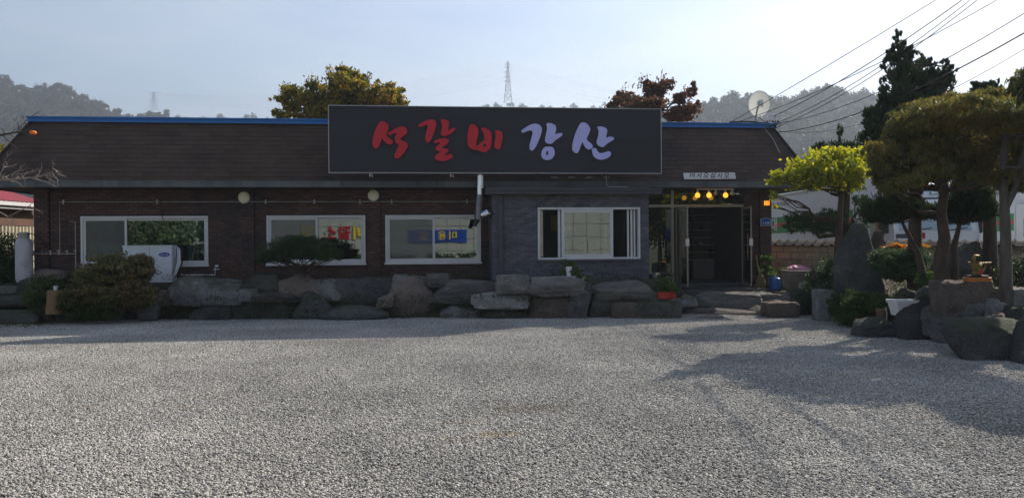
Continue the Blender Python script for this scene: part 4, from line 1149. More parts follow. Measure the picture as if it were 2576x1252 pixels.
def wire(a, b, sag, r, label, n=14):
    pts = []
    for i in range(n + 1):
        t_ = i / n; p = a.lerp(b, t_); p.z -= sag * 4 * t_ * (1 - t_); pts.append(p)
    m_ = MB(); m_.tube(pts, r, 5); return tag(m_.build('overhead_cable', M['cable'], None, True), label, 'cable', 'overhead cables to the roof corner')
def wpx(x0, y0, v, xs, ys, Y, ext=1.3):
    a = P3(x0, y0, v); b = at(xs, ys, Y); return a, a + (b - a) * ext
for (x0, y0, xs, ys, Y, sg, r_, lab) in (
    (1840, 306, 2347, 0, 15, 0.05, 0.008, 'topmost black cable rising steeply from the roof edge past the dish'),
    (1860, 306, 2465, 0, 14, 0.25, 0.008, 'thin black cable from the roof edge, flattest behind the dark conifer top'),
    (1948, 292, 2393, 0, 14, 0.2, 0.010, 'black cable from the top of the roof corner bracket, second from left at picture top'),
    (1955, 309, 2402, 0, 13.5, 0.3, 0.008, 'black cable from the bracket crossbar, third from left at picture top'),
    (1958, 318, 2418, 0, 13, 0.3, 0.008, 'black cable from the bracket, crossing the thinner one beside the conifer tip'),
    (1955, 311, 2547, 0, 12, 0.45, 0.008, 'black cable passing behind the conifer towards the upper right edge'),
    (1960, 333, 2576, 27, 11, 0.45, 0.011, 'thick black cable leaving the picture lowest at the right edge'),
    (1955, 330, 2576, 38, 12, 0.75, 0.005, 'faintest thin cable just under the thick one at the right edge')):
    a, b = wpx(x0, y0, 0.12, xs, ys, Y); wire(a, b, sg, r_, lab)
m_ = MB(); m_.tube([P3(1835, 307, 0.0), P3(1880, 306, 0.1), P3(1930, 310, 0.1)], 0.02, 6); tag(m_.build('cable_bundle', M['cable'], None, True), 'black cable bundle lying on the blue roof edge by the dish', 'cable')

# ------------------------------------------------------------------ boulders
def boulder_mesh(name, dims, blocky, seed, mat, rough=0.15, flat_top=False, peak=0.0, lean=0.0, cuts=11, sub=4):
    r = random.Random(seed)
    import bmesh
    off = Vector((seed * 1.37, seed * 0.71, seed * 2.3))
    if cuts < 5 and blocky < 0.6:          # water-worn, rounded
        bm = bmesh.new(); bmesh.ops.create_icosphere(bm, subdivisions=4, radius=1.0)
        fac = 1.0
    else:                                  # broken stone: a random convex solid with softened arrises
        bm = bmesh.new(); pts = []
        if blocky >= 0.6:
            j_ = 0.34 * (1 - blocky) + 0.05
            for sx in (-1, 1):
                for sy in (-1, 1):
                    for sz in (-1, 1): pts.append(Vector((sx * (1 - r.uniform(0, j_)), sy * (1 - r.uniform(0, j_)), sz * (1 - r.uniform(0, j_ * 0.8)))))
            for _ in range(0 if blocky > 0.85 else 4): pts.append(Vector((r.uniform(-1, 1), -1.12, r.uniform(-.7, .7))))
        else:
            for _ in range(17):
                d = Vector((r.gauss(0, 1), r.gauss(0, 1), r.gauss(0, 1))).normalized()
                k = max(abs(d.x), abs(d.y), abs(d.z)); pts.append(d * (1.0 + (1 / k - 1) * 0.75) * r.uniform(0.86, 1.05))
            for sx in (-1, 1):
                pts.append(Vector((sx * r.uniform(0.75, 0.95), -0.8, -0.95)))
        for p in pts: bm.verts.new(p)
        bmesh.ops.convex_hull(bm, input=bm.verts)
        loose = [v for v in bm.verts if not v.link_faces]
        bmesh.ops.delete(bm, geom=loose, context='VERTS')
        bmesh.ops.triangulate(bm, faces=bm.faces)
        for _ in range(3):
            bmesh.ops.subdivide_edges(bm, edges=[e for e in bm.edges if e.calc_length() > 0.13], cuts=1, use_grid_fill=True)
            bmesh.ops.triangulate(bm, faces=bm.faces)
        for _ in range(2): bmesh.ops.smooth_vert(bm, verts=bm.verts, factor=0.45, use_axis_x=True, use_axis_y=True, use_axis_z=True)
        fac = 0.7
    rg = rough * fac
    for v in bm.verts:
        p = v.co.copy(); nd = p.normalized()
        if peak: p.x *= 1 - peak * max(0, (p.z + 0.6) / 1.6); p.y *= 1 - 0.6 * peak * max(0, (p.z + 0.6) / 1.6)
        p.x += lean * p.z
        p += nd * (rg * noise.fractal(p * 1.4 + off, 1.0, 2.1, 4) - 0.6 * rg * abs(noise.noise(p * 2.7 + off)) + 0.45 * rg * noise.noise(p * 7 + off) + 0.3 * rg * noise.noise(p * 15 + off))
        v.co = p
    xs = [v.co.x for v in bm.verts]; ys = [v.co.y for v in bm.verts]; zs_ = [v.co.z for v in bm.verts]
    for v in bm.verts:
        v.co.x = ((v.co.x - min(xs)) / (max(xs) - min(xs)) - 0.5) * dims[0]
        v.co.y = ((v.co.y - min(ys)) / (max(ys) - min(ys)) - 0.5) * dims[1]
        v.co.z = ((v.co.z - min(zs_)) / (max(zs_) - min(zs_))) * dims[2]
    me = bpy.data.meshes.new(name); bm.to_mesh(me); bm.free()
    me.materials.append(mat)
    me.polygons.foreach_set('use_smooth', [True] * len(me.polygons))
    me.set_sharp_from_angle(angle=R(30))
    return me

BOULDERS = {}
def boulder(x0, y0, x1, y1, mat, label, Y=None, deep=None, blocky=0.3, cat='boulder', ground=True, sink=0.04, name='boulder', group=None, grow=1.09, **kw):
    """a rock that fills the measured box at distance Y; rocks whose foot is seen on the gravel find their own distance"""
    if Y is None: Y = gnd((x0 + x1) / 2, y1).y + 0.25
    cx, cy = (x0 + x1) / 2, y1
    c = at(cx, cy, Y); wd = (x1 - x0) / F * Y * grow; ht = (y1 - y0) / F * Y * (1 + (grow - 1) * .5)
    deep = deep or max(0.35, min(wd, 0.8) * 0.8)
    seed = int(x0 * 3 + y0 * 7) % 997
    me = boulder_mesh(name, (wd, deep, ht + sink), blocky, seed, M[mat], **kw)
    o = link(name, me, None, (c.x, c.y + deep * 0.35, c.z - sink), (0, 0, 0))
    tag(o, label, cat, group or 'boulders of the stone bank')
    BOULDERS[label] = o
    return o

G_ = 'rock_grey'; D_ = 'rock_dark'; W_ = 'rock_brown'; P_ = 'rock_pale'; S_ = 'rock_moss'; L_ = 'rock_layer'
for row in (
    (78, 678, 156, 701, W_, 'flat brownish boulder beside the gas cylinder', 18.1, .3),
    (45, 700, 104, 742, S_, 'rounded mossy boulder at the foot of the gas cylinder', 17.6, .1),
    (100, 786, 200, 816, S_, 'low mossy boulder under the wooden stump', None, .5),
    (190, 770, 250, 812, D_, 'dark boulder below the left side of the brownish bush', None, .3),
    (245, 762, 306, 811, S_, 'mossy boulder at the foot of the brownish bush', None, .3),
    (304, 770, 344, 808, D_, 'small upright dark boulder right of the bush foot', None, .2),
    (344, 762, 392, 802, G_, 'small grey boulder between dark upright one and long grey one', 17.2, .3),
    (383, 766, 484, 804, G_, 'long smooth grey boulder at gravel level below the cooling unit', None, .4),
    (476, 760, 578, 802, D_, 'dark recessed boulder under the biggest grey boulder', 17.5, .5),
    (425, 697, 602, 766, G_, 'biggest grey boulder, wide, right of the cooling unit', 17.5, .25),
    (385, 730, 432, 766, W_, 'small pale brown boulder under the cooling unit', 17.6, .3),
    (570, 752, 737, 806, S_, 'long flat-topped mossy block at gravel level below the clipped pine', None, .8),
    (600, 727, 645, 756, G_, 'small rounded boulder between two rows left of the clipped pine', 17.45, .1),
    (600, 690, 713, 740, S_, 'greenish mossy boulder left of the brown one under the clipped pine', 17.75, .4),
    (700, 690, 814, 748, W_, 'smooth tan boulder directly under the clipped pine', 17.7, .35),
    (636, 738, 752, 757, L_, 'thin flat slab lying on the long mossy block', 17.4, .4),
    (734, 733, 830, 805, D_, 'black-green pyramid boulder between long block and oval stone', 17.5, .3),
    (768, 702, 858, 757, G_, 'grey boulder right of the tan one under the second window', 17.8, .4),
    (850, 699, 992, 768, G_, 'broad flat grey boulder below the pilaster lamp', 17.9, .6),
    (802, 769, 968, 809, G_, 'long low oval boulder lying on the gravel', None, .35),
    (946, 738, 990, 771, W_, 'small brownish boulder tucked left of the egg-shaped one', 17.5, .2),
    (985, 690, 1029, 723, G_, 'small round boulder behind the top of the egg-shaped one', 17.8, .1),
    (969, 699, 1090, 803, W_, 'tall egg-shaped upright boulder with a pale stain', None, .05),
    (1022, 692, 1075, 714, G_, 'thin grey stone peeping behind the egg-shaped boulder', 18.0, .5),
    (1072, 688, 1130, 721, L_, 'angular boulder right of the egg-shaped one under the third window', 17.8, .6),
    (1082, 705, 1248, 762, L_, 'long slanting layered boulder left of the grey annex', 17.6, .4),
    (1106, 766, 1214, 803, G_, 'smooth blue-grey boulder on the gravel under the layered one', None, .3),
    (1212, 778, 1336, 805, D_, 'low dark brown stone on the gravel under the palest slab', 17.35, .4),
    (1190, 735, 1330, 774, P_, 'palest slab, wedge shaped, under the square light block', 17.25, .4),
    (1247, 692, 1332, 737, P_, 'square light grey block at the corner of the annex', 17.3, .8),
    (1330, 697, 1488, 744, L_, 'long boulder carrying the small white flowerpot', 17.3, .5),
    (1327, 736, 1446, 804, W_, 'bulky brownish grey boulder under the flowerpot boulder', None, .5),
    (1429, 712, 1488, 804, G_, 'tall leaning slab right of the flowerpot', None, .5),
    (1494, 707, 1655, 752, L_, 'wide boulder with tapered left end under the annex corner', 17.4, .4),
    (1480, 736, 1550, 801, D_, 'dark shadowed boulder between leaning slab and cube stone', 17.5, .6),
    (1548, 742, 1612, 764, G_, 'small flat stone above the cube stone', 17.45, .5),
    (1542, 762, 1606, 804, W_, 'brown cube-cut stone standing on the gravel', None, .95),
    (1606, 759, 1711, 804, S_, 'dark green cut stone block left of the steps', None, .95),
    (1640, 750, 1712, 761, G_, 'thin flat slab under the red planter', 17.35, .7),
    (1704, 742, 1754, 768, G_, 'rounded grey stone left of the main stone step', 18.0, .3),
    (1930, 761, 2012, 803, W_, 'square-ish grey brown stone right of the steps', None, .7),
    ):
    x0, y0, x1, y1, mt, lab, Y, bk = row
    kw = {}
    if 'slanting' in lab: kw = dict(rough=0.12)
    if 'egg-shaped upright' in lab: kw = dict(rough=0.07, cuts=3, peak=0.45)
    if 'oval boulder' in lab: kw = dict(rough=0.06, peak=0.2, cuts=3)
    if 'cut' in lab: kw = dict(rough=0.05, cuts=0)
    if 'pyramid' in lab: kw = dict(peak=0.5)
    if 'leaning slab' in lab: kw = dict(lean=0.25)
    boulder(x0, y0, x1, y1, mt, lab, Y, blocky=bk, **kw)
# dark fill stones behind the two rows, seen only in the gaps
for k, x in enumerate(range(300, 1660, 68)):
    pass
V, Fc = [], []
NU, NV = 170, 10
for j in range(NV + 1):
    for i in range(NU + 1):
        x = -15.5 + (xE0 + 15.5) * i / NU
        y = 17.72 + 0.5 * j / NV + 0.06 * noise.noise(Vector((x * 1.5, j * 0.6, 0)))
        z = -0.05 + (TERR + 0.07) * min(1, j / (NV * 0.8)) ** 0.8 + 0.07 * noise.noise(Vector((x * 2, j, 3)))
        V.append((x, y, z))
for j in range(NV):
    for i in range(NU):
        a = j * (NU + 1) + i; Fc.append((a, a + 1, a + NU + 2, a + NU + 1))
tag(link('bank', raw_mesh('bank', V, Fc, M['soil'], smooth=True)), kind='structure')

# stone steps
for row in (
    (1743, 725, 1945, 741, L_, 'top stone step, long flat slab under the threshold', 19.3, .4, .5),
    (1750, 736, 1918, 775, L_, 'main sunlit stone step, a big uneven slab in the middle', 18.6, .4, 1.0),
    (1905, 745, 1982, 768, L_, 'grey stone slab right of the main step', 18.7, .4, .7),
    (1712, 777, 1890, 801, L_, 'lower rough stone step above the pale log-like stone', 18.0, .5, .8),
    (1713, 790, 1824, 806, P_, 'pale log-like stone lying at the foot of the steps', None, .4, .3),
    (1696, 731, 1770, 748, L_, 'thin flat slab at the upper left of the steps', 18.9, .4, .5),
    (1858, 732, 1990, 749, G_, 'long thin slab at the upper right of the steps under the watering can', 19.0, .4, .5),
    (1838, 784, 1936, 800, W_, 'low brown slab at the bottom right of the steps', 17.7, .4, .4),
    (1880, 770, 1934, 800, L_, 'small rough step stone at the lower right of the steps', 18.1, .5, .6),
    (1700, 752, 1790, 790, D_, 'dark stone filling the left side of the steps', 18.4, .5, .7),
    (1800, 768, 1935, 800, D_, 'dark stone under the right part of the main step', 18.5, .6, .7),
    ):
    x0, y0, x1, y1, mt, lab, Y, bk, dp = row
    boulder(x0, y0, x1, y1, mt, lab, Y, dp, bk, cat='step stone', name='step_stone', group='natural stone steps', rough=0.09)
for row in (
    (-40, 719, 48, 738, 'topmost dark stone step at the left edge', 18.0), (-60, 744, 92, 768, 'middle dark stone step at the left edge', 17.5),
    (-60, 784, 96, 815, 'lowest dark stone step at the left edge', 16.9)):
    boulder(*row[:4], S_, row[4], row[5], 0.9, 0.7, cat='step stone', name='step_stone', group='stone steps at the left edge', rough=0.05)

# right garden rocks
for row in (
    (1978, 734, 2018, 763, G_, 'small squared stone under the stone trough', 18.4, .8, {}),
    (1996, 726, 2030, 790, D_, 'dark upright stone under the right side of the trough', 18.2, .6, {}),
    (2056, 730, 2101, 813, G_, 'upright rounded slab at the left end of the low clipped hedge', None, .7, dict(rough=.04)),
    (2105, 566, 2222, 730, D_, 'tall pointed black monument rock in the garden', 16.2, .3, dict(peak=.62, rough=.06)),
    (2196, 580, 2236, 632, W_, 'sunlit brown rock leaning right of the pointed black rock', 16.6, .3, dict(peak=.4)),
    (2008, 764, 2062, 808, D_, 'dark boulder between the square step stone and the upright slab', 17.6, .4, {}),
    (2092, 796, 2172, 834, D_, 'low dark boulder at the foot of the clipped hedge', 15.6, .3, {}),
    (2296, 722, 2380, 770, G_, 'grey boulder behind the rounded charcoal boulder', 13.4, .4, {}),
    (2500, 790, 2560, 830, W_, 'brown stone wedged between the big slanted boulder and the corner boulder', 11.3, .5, {}),
    (2160, 800, 2290, 850, D_, 'low dark boulder in front of the terracotta pot', 13.3, .3, {}),
    (2270, 748, 2382, 860, D_, 'large rounded charcoal boulder right of the white flowerpot', None, .2, dict(rough=.05)),
    (2262, 725, 2316, 750, S_, 'small green-grey boulder behind the white flowerpot', 13.6, .3, {}),
    (2364, 612, 2515, 712, G_, 'big broad boulder behind the golden figurine', 15.0, .25, dict(peak=.35)),
    (2377, 706, 2505, 762, W_, 'pinkish block under the golden figurine', 12.3, .75, {}),
    (2366, 756, 2536, 872, G_, 'large slanted boulder below the pinkish block', None, .5, {}),
    (2500, 752, 2545, 800, G_, 'small pale boulder at the foot of the right-hand trunk', 11.7, .3, {}),
    (2529, 770, 2600, 812, D_, 'rounded boulder at the right edge below the trunk', 11.5, .2, {}),
    (2552, 724, 2620, 766, P_, 'pale angular boulder at the right edge beside the trunk', 12.3, .6, {}),
    (2414, 806, 2620, 913, D_, 'biggest dark boulder in the lower right corner', None, .4, dict(rough=.08)),
    (2600, 800, 2760, 930, D_, 'dark boulder beyond the right corner boulder', 10.0, .4, {}),
    ):
    x0, y0, x1, y1, mt, lab, Y, bk, kw = row
    boulder(x0, y0, x1, y1, mt, lab, Y, blocky=bk, group='garden boulders', deep=(1.0 if (x1 - x0) > 150 else None), sink=0.3 if Y else 0.06, **kw)

# ------------------------------------------------------------------ leaves
def ell(px, py, Y, rx, ry, depth=None):
    """clump as centre and radii from its measured place and size"""
    c = at(px, py, Y); k = Y / F
    return (np.array(c), np.array([rx * k, (depth or rx * k * 0.9), ry * k]) * 0.93)

def sample_clumps(clumps, n, shell=0.45, sub=0.28, r=rng):
    """leaf positions gathered in small tufts that fill the clumps"""
    vol = np.array([np.prod(c[1]) ** 0.75 for c in clumps]); w_ = vol / vol.sum()
    P, Nn = [], []
    for (c, rad), ww in zip(clumps, w_):
        m = max(6, int(n * ww)); k = max(5, m // 34)
        d = r.normal(size=(k, 3)); d /= np.linalg.norm(d, axis=1)[:, None]
        rr = r.uniform(shell, 1, (k, 1)) ** 0.7
        rr *= 1 + 0.22 * r.normal(size=(k, 1)).clip(-1, 1)
        cen = d * rr
        idx = r.integers(0, k, m)
        ps = cen[idx] + r.normal(size=(m, 3)) * sub * np.array([1, 1, 0.8])[None] * 0.55
        P.append(c + ps * rad)
        nn_ = ps / (np.linalg.norm(ps, axis=1)[:, None] + 1e-6); Nn.append(nn_)
    return np.vstack(P), np.vstack(Nn)

def leaves(name, P, Nn, size, aspect, mat, mode='random', parent=None, kind=None, tint=None, r=rng, bend=False):
    n = len(P)
    a = r.normal(size=(n, 3))
    if mode == 'up': a = a * 0.45 + Nn * 0.5 + np.array([0, 0, 0.9])
    elif mode == 'out': a = a * 0.5 + Nn * 1.0 + np.array([0, 0, 0.25])
    elif mode == 'droop': a = a * 0.5 + Nn * 0.5 * np.array([1, 1, 0.3]) + np.array([0, 0, -0.9])
    elif mode == 'hang': a = a * 0.8 + np.array([0, 0, -0.7])
    a /= np.linalg.norm(a, axis=1)[:, None]
    b_ = np.cross(a, r.normal(size=(n, 3))); b_ /= np.linalg.norm(b_, axis=1)[:, None] + 1e-9
    s = size * r.uniform(0.65, 1.3, (n, 1)); w_ = s * aspect
    v = np.stack([P - a * s * 0.5, P + b_ * w_ * 0.5 - a * s * 0.05, P + a * s * 0.5, P - b_ * w_ * 0.5 - a * s * 0.05], axis=1).reshape(-1, 3)
    f = np.arange(4 * n).reshape(n, 4)
    t_ = r.uniform(0, 1, n) if tint is None else tint
    me = raw_mesh(name, v, f, mat, t_)
    o = link(name, me, parent)
    if kind: o['kind'] = kind
    return o

def limb(mb, p0, p1, r0, r1, wig=0.08, n=6, seg=6):
    p0, p1 = Vector(p0), Vector(p1); L__ = (p1 - p0).length; pts = []; rad = []
    for i in range(seg + 1):
        t_ = i / seg; p = p0.lerp(p1, t_)
        if 0 < i < seg: p += Vector((random.gauss(0, 1), random.gauss(0, 1), random.gauss(0, 0.6))) * L__ * wig * 0.5
        pts.append(p); rad.append(r0 + (r1 - r0) * t_)
    mb.tube(pts, rad, n); return pts

def tree(name, label, cat, base, trunk, clumps, n, size, aspect, lm, bark, mode='random', r0=0.1, limbs=None, shell=0.45, sub=0.28, group=None, twigs=0):
    """trunk: list of points; clumps each get a limb from the trunk"""
    t = thing(name, label, cat, base, 0, group)
    b0 = Vector(base)
    mb = MB(); rad = [r0 * (1 - 0.62 * i / max(1, len(trunk) - 1)) for i in range(len(trunk))]
    rad[0] *= 1.25
    mb.tube([Vector(p) - b0 for p in trunk], rad, 12)
    mb.build('trunk', M[bark], t, True)
    mb = MB()
    for (c, rd) in clumps:
        cv = Vector(c)
        best = min(range(len(trunk)), key=lambda i: (Vector(trunk[i]) - cv).length + (0.0 if Vector(trunk[i]).z < cv.z else 0.8))
        st_ = Vector(trunk[best]); pts = limb(mb, st_ - b0, cv - Vector((0, 0, rd[2] * 0.4)) - b0, rad[best] * 0.5, 0.012, 0.12, 6)
        for k in range(max(2, int(4 + twigs * rd[0]))):
            a = Vector(c) + Vector((random.uniform(-1, 1) * rd[0], random.uniform(-1, 1) * rd[1], random.uniform(-0.6, 0.7) * rd[2])) * 0.85
            limb(mb, pts[random.randrange(2, len(pts))], a - b0, 0.016, 0.004, 0.1, 4, 4)
    if mb.v: mb.build('branches', M[bark], t, True)
    P, Nn = sample_clumps(clumps, n, shell, sub)
    leaves('crown', P - np.array(base), Nn, size, aspect, lm, mode, t)
    return t

LM = {}
LM['yellow'] = leafmat('yellow green leaf', [(0.16, 0.20, 0.01), (0.40, 0.42, 0.02), (0.55, 0.50, 0.02), (0.62, 0.55, 0.03)], 0.6)
LM['pine'] = leafmat('dark pine needle', [(0.026, 0.058, 0.022), (0.052, 0.10, 0.036), (0.10, 0.15, 0.05)], 0.35)
LM['juniper'] = leafmat('dark juniper', [(0.014, 0.030, 0.012), (0.030, 0.055, 0.018), (0.050, 0.078, 0.024), (0.05, 0.04, 0.02)], 0.3)
LM['thread'] = leafmat('thread cypress', [(0.05, 0.085, 0.022), (0.14, 0.15, 0.032), (0.32, 0.22, 0.05), (0.34, 0.14, 0.045)], 0.5, 0.8)
LM['autumn'] = leafmat('zelkova autumn leaf', [(0.06, 0.09, 0.012), (0.17, 0.17, 0.016), (0.48, 0.27, 0.02), (0.58, 0.22, 0.025)], 0.6, 0.45)
LM['red'] = leafmat('red brown leaf', [(0.07, 0.035, 0.022), (0.12, 0.05, 0.028), (0.20, 0.085, 0.035), (0.11, 0.065, 0.025)], 0.45, 0.5)
LM['azalea'] = leafmat('azalea leaf', [(0.06, 0.10, 0.028), (0.14, 0.15, 0.045), (0.27, 0.15, 0.085), (0.34, 0.17, 0.12)], 0.4, 1.3)
LM['box'] = leafmat('clipped box leaf', [(0.03, 0.06, 0.014), (0.07, 0.11, 0.022), (0.12, 0.16, 0.035)], 0.4)
LM['green'] = leafmat('fresh green leaf', [(0.05, 0.10, 0.02), (0.10, 0.17, 0.035), (0.18, 0.24, 0.05)], 0.45)
LM['yard'] = leafmat('sunlit yard leaf', [(0.10, 0.17, 0.09), (0.18, 0.27, 0.14), (0.28, 0.36, 0.20)], 0.5)
LM['orange'] = leafmat('orange flower', [(0.42, 0.15, 0.01), (0.58, 0.24, 0.02), (0.62, 0.33, 0.03)], 0.4)
LM['moss'] = leafmat('bank weeds', [(0.03, 0.045, 0.012), (0.06, 0.065, 0.02), (0.10, 0.075, 0.035)], 0.3)
LM['forest'] = leafmat('hill forest leaf', [(0.035, 0.055, 0.022), (0.06, 0.075, 0.028), (0.12, 0.09, 0.035), (0.15, 0.085, 0.04)], 0.35, 0.02)
LM['forest2'] = leafmat('green hill forest leaf', [(0.028, 0.05, 0.02), (0.045, 0.072, 0.026), (0.075, 0.092, 0.03), (0.12, 0.10, 0.035)], 0.35, 0.03)

def W3(px, py, Y): return tuple(at(px, py, Y))

# yellow broadleaf tree by the trough (with its dark pads below)
tb = W3(2112, 720, 17.0)
tree('magnolia_tree', 'small broadleaf tree with large yellow green leaves at the right corner of the restaurant', 'tree', tb,
     [tb, W3(2108, 640, 17.0), W3(2112, 560, 17.0), W3(2116, 490, 17.0), W3(2110, 450, 17.0)],
     [ell(2060, 430, 16.6, 75, 38), ell(1985, 445, 16.6, 50, 26), ell(1948, 452, 16.6, 26, 17), ell(2130, 410, 16.8, 58, 42), ell(2080, 395, 16.8, 48, 24), ell(2145, 455, 16.6, 45, 26), ell(1945, 490, 16.5, 12, 16), ell(1948, 520, 16.5, 7, 9), ell(2150, 385, 17, 26, 18)],
     4300, 0.12, 0.45, LM['yellow'], 'bark', 'hang', 0.10, shell=0.15, sub=0.5, twigs=6)
# dark pads of the pine just behind it
tb = W3(2128, 700, 17.8)
tree('pad_pine', 'dark cloud-pruned pine behind the yellow leaved tree', 'tree', tb,
     [tb, W3(2122, 600, 17.8), W3(2128, 500, 17.8), W3(2130, 430, 17.8), W3(2120, 370, 18)],
     [ell(2006, 562, 17.4, 34, 26), ell(2060, 562, 17.4, 46, 28), ell(2092, 545, 17.6, 30, 20), ell(2046, 462, 18, 46, 16), ell(2120, 470, 17.8, 44, 18), ell(2160, 565, 17.6, 26, 16), ell(2165, 505, 17.8, 24, 16)],
     10000, 0.085, 0.22, LM['pine'], 'bark', 'up', 0.13, twigs=8)
# young conifer with several points behind
tb = W3(2122, 560, 18.4)
tree('young_juniper', 'young dark juniper with pointed tips rising behind the yellow leaved tree', 'tree', (tb[0], tb[1], 0.3),
     [(tb[0], tb[1], 0.3), W3(2118, 450, 18.4), W3(2116, 360, 18.4)],
     [ell(2114, 342, 18.4, 14, 36), ell(2145, 372, 18.4, 24, 24), ell(2060, 376, 18.4, 26, 18), ell(2090, 385, 18.4, 40, 26), ell(2170, 385, 18.4, 36, 30), ell(2110, 420, 18.4, 60, 40)],
     7000, 0.10, 0.25, LM['juniper'], 'bark', 'up', 0.1)
# tall dark conifer
tb = W3(2300, 600, 15)
C1 = [(2258, 92, 9, 20), (2275, 108, 14, 14), (2256, 125, 22, 24), (2240, 148, 22, 22), (2280, 140, 22, 26), (2225, 168, 10, 14), (2300, 165, 10, 22), (2323, 150, 7, 14), (2317, 158, 12, 16), (2338, 158, 8, 12), (2334, 176, 14, 24), (2290, 190, 40, 34), (2258, 190, 28, 34), (2354, 180, 11, 30),
      (2376, 158, 6, 16), (2378, 180, 12, 28), (2396, 178, 9, 18), (2388, 205, 18, 34), (2340, 215, 48, 36), (2270, 240, 36, 40), (2225, 235, 18, 28), (2218, 212, 5, 16), (2300, 270, 60, 40), (2232, 275, 30, 36), (2360, 262, 50, 36),
      (2195, 290, 26, 24), (2203, 272, 8, 18), (2178, 312, 14, 16), (2230, 330, 50, 40), (2300, 320, 60, 40), (2370, 310, 60, 40), (2190, 345, 28, 26)]
tree('tall_juniper', 'tall dark juniper with many flame-like tips towering over the garden', 'tree', (tb[0], tb[1], 0.3),
     [(tb[0], tb[1], 0.3), W3(2302, 480, 15), W3(2298, 360, 15), W3(2290, 250, 15), W3(2265, 170, 15), W3(2258, 130, 15)],
     [ell(x, y, 15 + random.uniform(-.3, .3), rx, ry, max(0.12, rx * 0.008)) for x, y, rx, ry in C1], 46000, 0.085, 0.28, LM['juniper'], 'bark', 'up', 0.12, shell=0.35, sub=0.22)
# second dark conifer tip further right
tb = W3(2490, 600, 14.8)
tree('dark_conifer', 'dark conifer tip peeping over the thread cypress at far right', 'tree', (tb[0], tb[1], 0.3),
     [(tb[0], tb[1], 0.3), W3(2490, 400, 14.8), W3(2485, 240, 14.8)],
     [ell(2470, 222, 14.8, 24, 20), ell(2496, 214, 14.8, 12, 14), ell(2511, 218, 14.8, 7, 22), ell(2515, 242, 14.8, 18, 26), ell(2480, 255, 14.8, 40, 26), ell(2530, 262, 14.8, 14, 18), ell(2450, 212, 14.8, 12, 8)],
     8000, 0.08, 0.28, LM['juniper'], 'bark', 'up', 0.12)
# thread cypress with its weeping brown-green crown
tb = (W3(2372, 700, 13.4)[0], 13.4, 0.7)
C2 = [(2370, 300, 110, 50), (2300, 310, 60, 40), (2440, 290, 100, 55), (2390, 255, 60, 22), (2460, 250, 60, 30), (2330, 272, 50, 22), (2510, 300, 60, 50), (2560, 320, 60, 50),
      (2260, 370, 66, 46), (2220, 400, 34, 50), (2230, 450, 40, 44), (2340, 380, 90, 50), (2430, 370, 90, 56), (2520, 380, 70, 50), (2300, 420, 70, 36), (2400, 425, 80, 30), (2260, 470, 30, 26), (2480, 430, 60, 36), (2590, 400, 50, 60), (2540, 440, 50, 26), (2215, 430, 30, 46), (2236, 480, 26, 28), (2290, 450, 40, 22), (2350, 440, 44, 20), (2425, 448, 44, 18), (2205, 380, 26, 40)]
tree('thread_cypress', 'broad thread cypress with weeping olive and rust coloured crown over the garden', 'tree', tb,
     [tb, W3(2366, 650, 13.4), W3(2376, 600, 13.35), W3(2368, 540, 13.45), W3(2376, 480, 13.4), W3(2364, 400, 13.4), W3(2370, 330, 13.4)],
     [ell(x + random.uniform(-8, 8), y + random.uniform(-6, 6), 12.8 + random.uniform(-.8, 0.8), rx * 0.9, ry * 0.74, rx * 0.006 + 0.12) for x, y, rx, ry in C2], 74000, 0.125, 0.13, LM['thread'], 'bark', 'droop', 0.12, shell=0.7, sub=0.15, twigs=10)
# right trunk, grey, with its own rusty top outside the frame
tb = (W3(2528, 780, 12.4)[0], 12.4, 0.45)
tree('leaning_cypress', 'grey-trunked cypress at the right edge forking into two limbs', 'tree', tb,
     [tb, W3(2531, 700, 12.4), W3(2530, 600, 12.4), W3(2526, 500, 12.4), W3(2524, 420, 12.4), W3(2530, 340, 12.4), W3(2580, 240, 12.4)],
     [ell(2600, 240, 12.4, 60, 60, .5), ell(2574, 200, 12.4, 22, 34, .3), ell(2640, 300, 12.4, 80, 70, .7), ell(2600, 330, 12.2, 50, 40, .5), ell(2560, 470, 12.6, 40, 14, .4), ell(2700, 250, 11.8, 90, 60, .9), ell(2800, 300, 11.2, 100, 60, 1.0), ell(2880, 260, 10.8, 90, 50, .9), ell(2760, 380, 11.0, 80, 40, .8), ell(2960, 330, 10.4, 90, 50, .9)],
     70000, 0.12, 0.2, LM['thread'], 'bark_grey', 'droop', 0.10, shell=0.4)
mb = MB(); q0 = Vector(tb)
mb.tube([Vector(W3(2530, 520, 12.4)) - q0, Vector(W3(2555, 470, 12.35)) - q0, Vector(W3(2572, 400, 12.3)) - q0, Vector(W3(2590, 340, 12.3)) - q0], [0.06, 0.055, 0.05, 0.035], 10)
mb.build('limb', M['bark_grey'], [o for o in bpy.data.objects if o.name.startswith('leaning_cypress')][0], True)
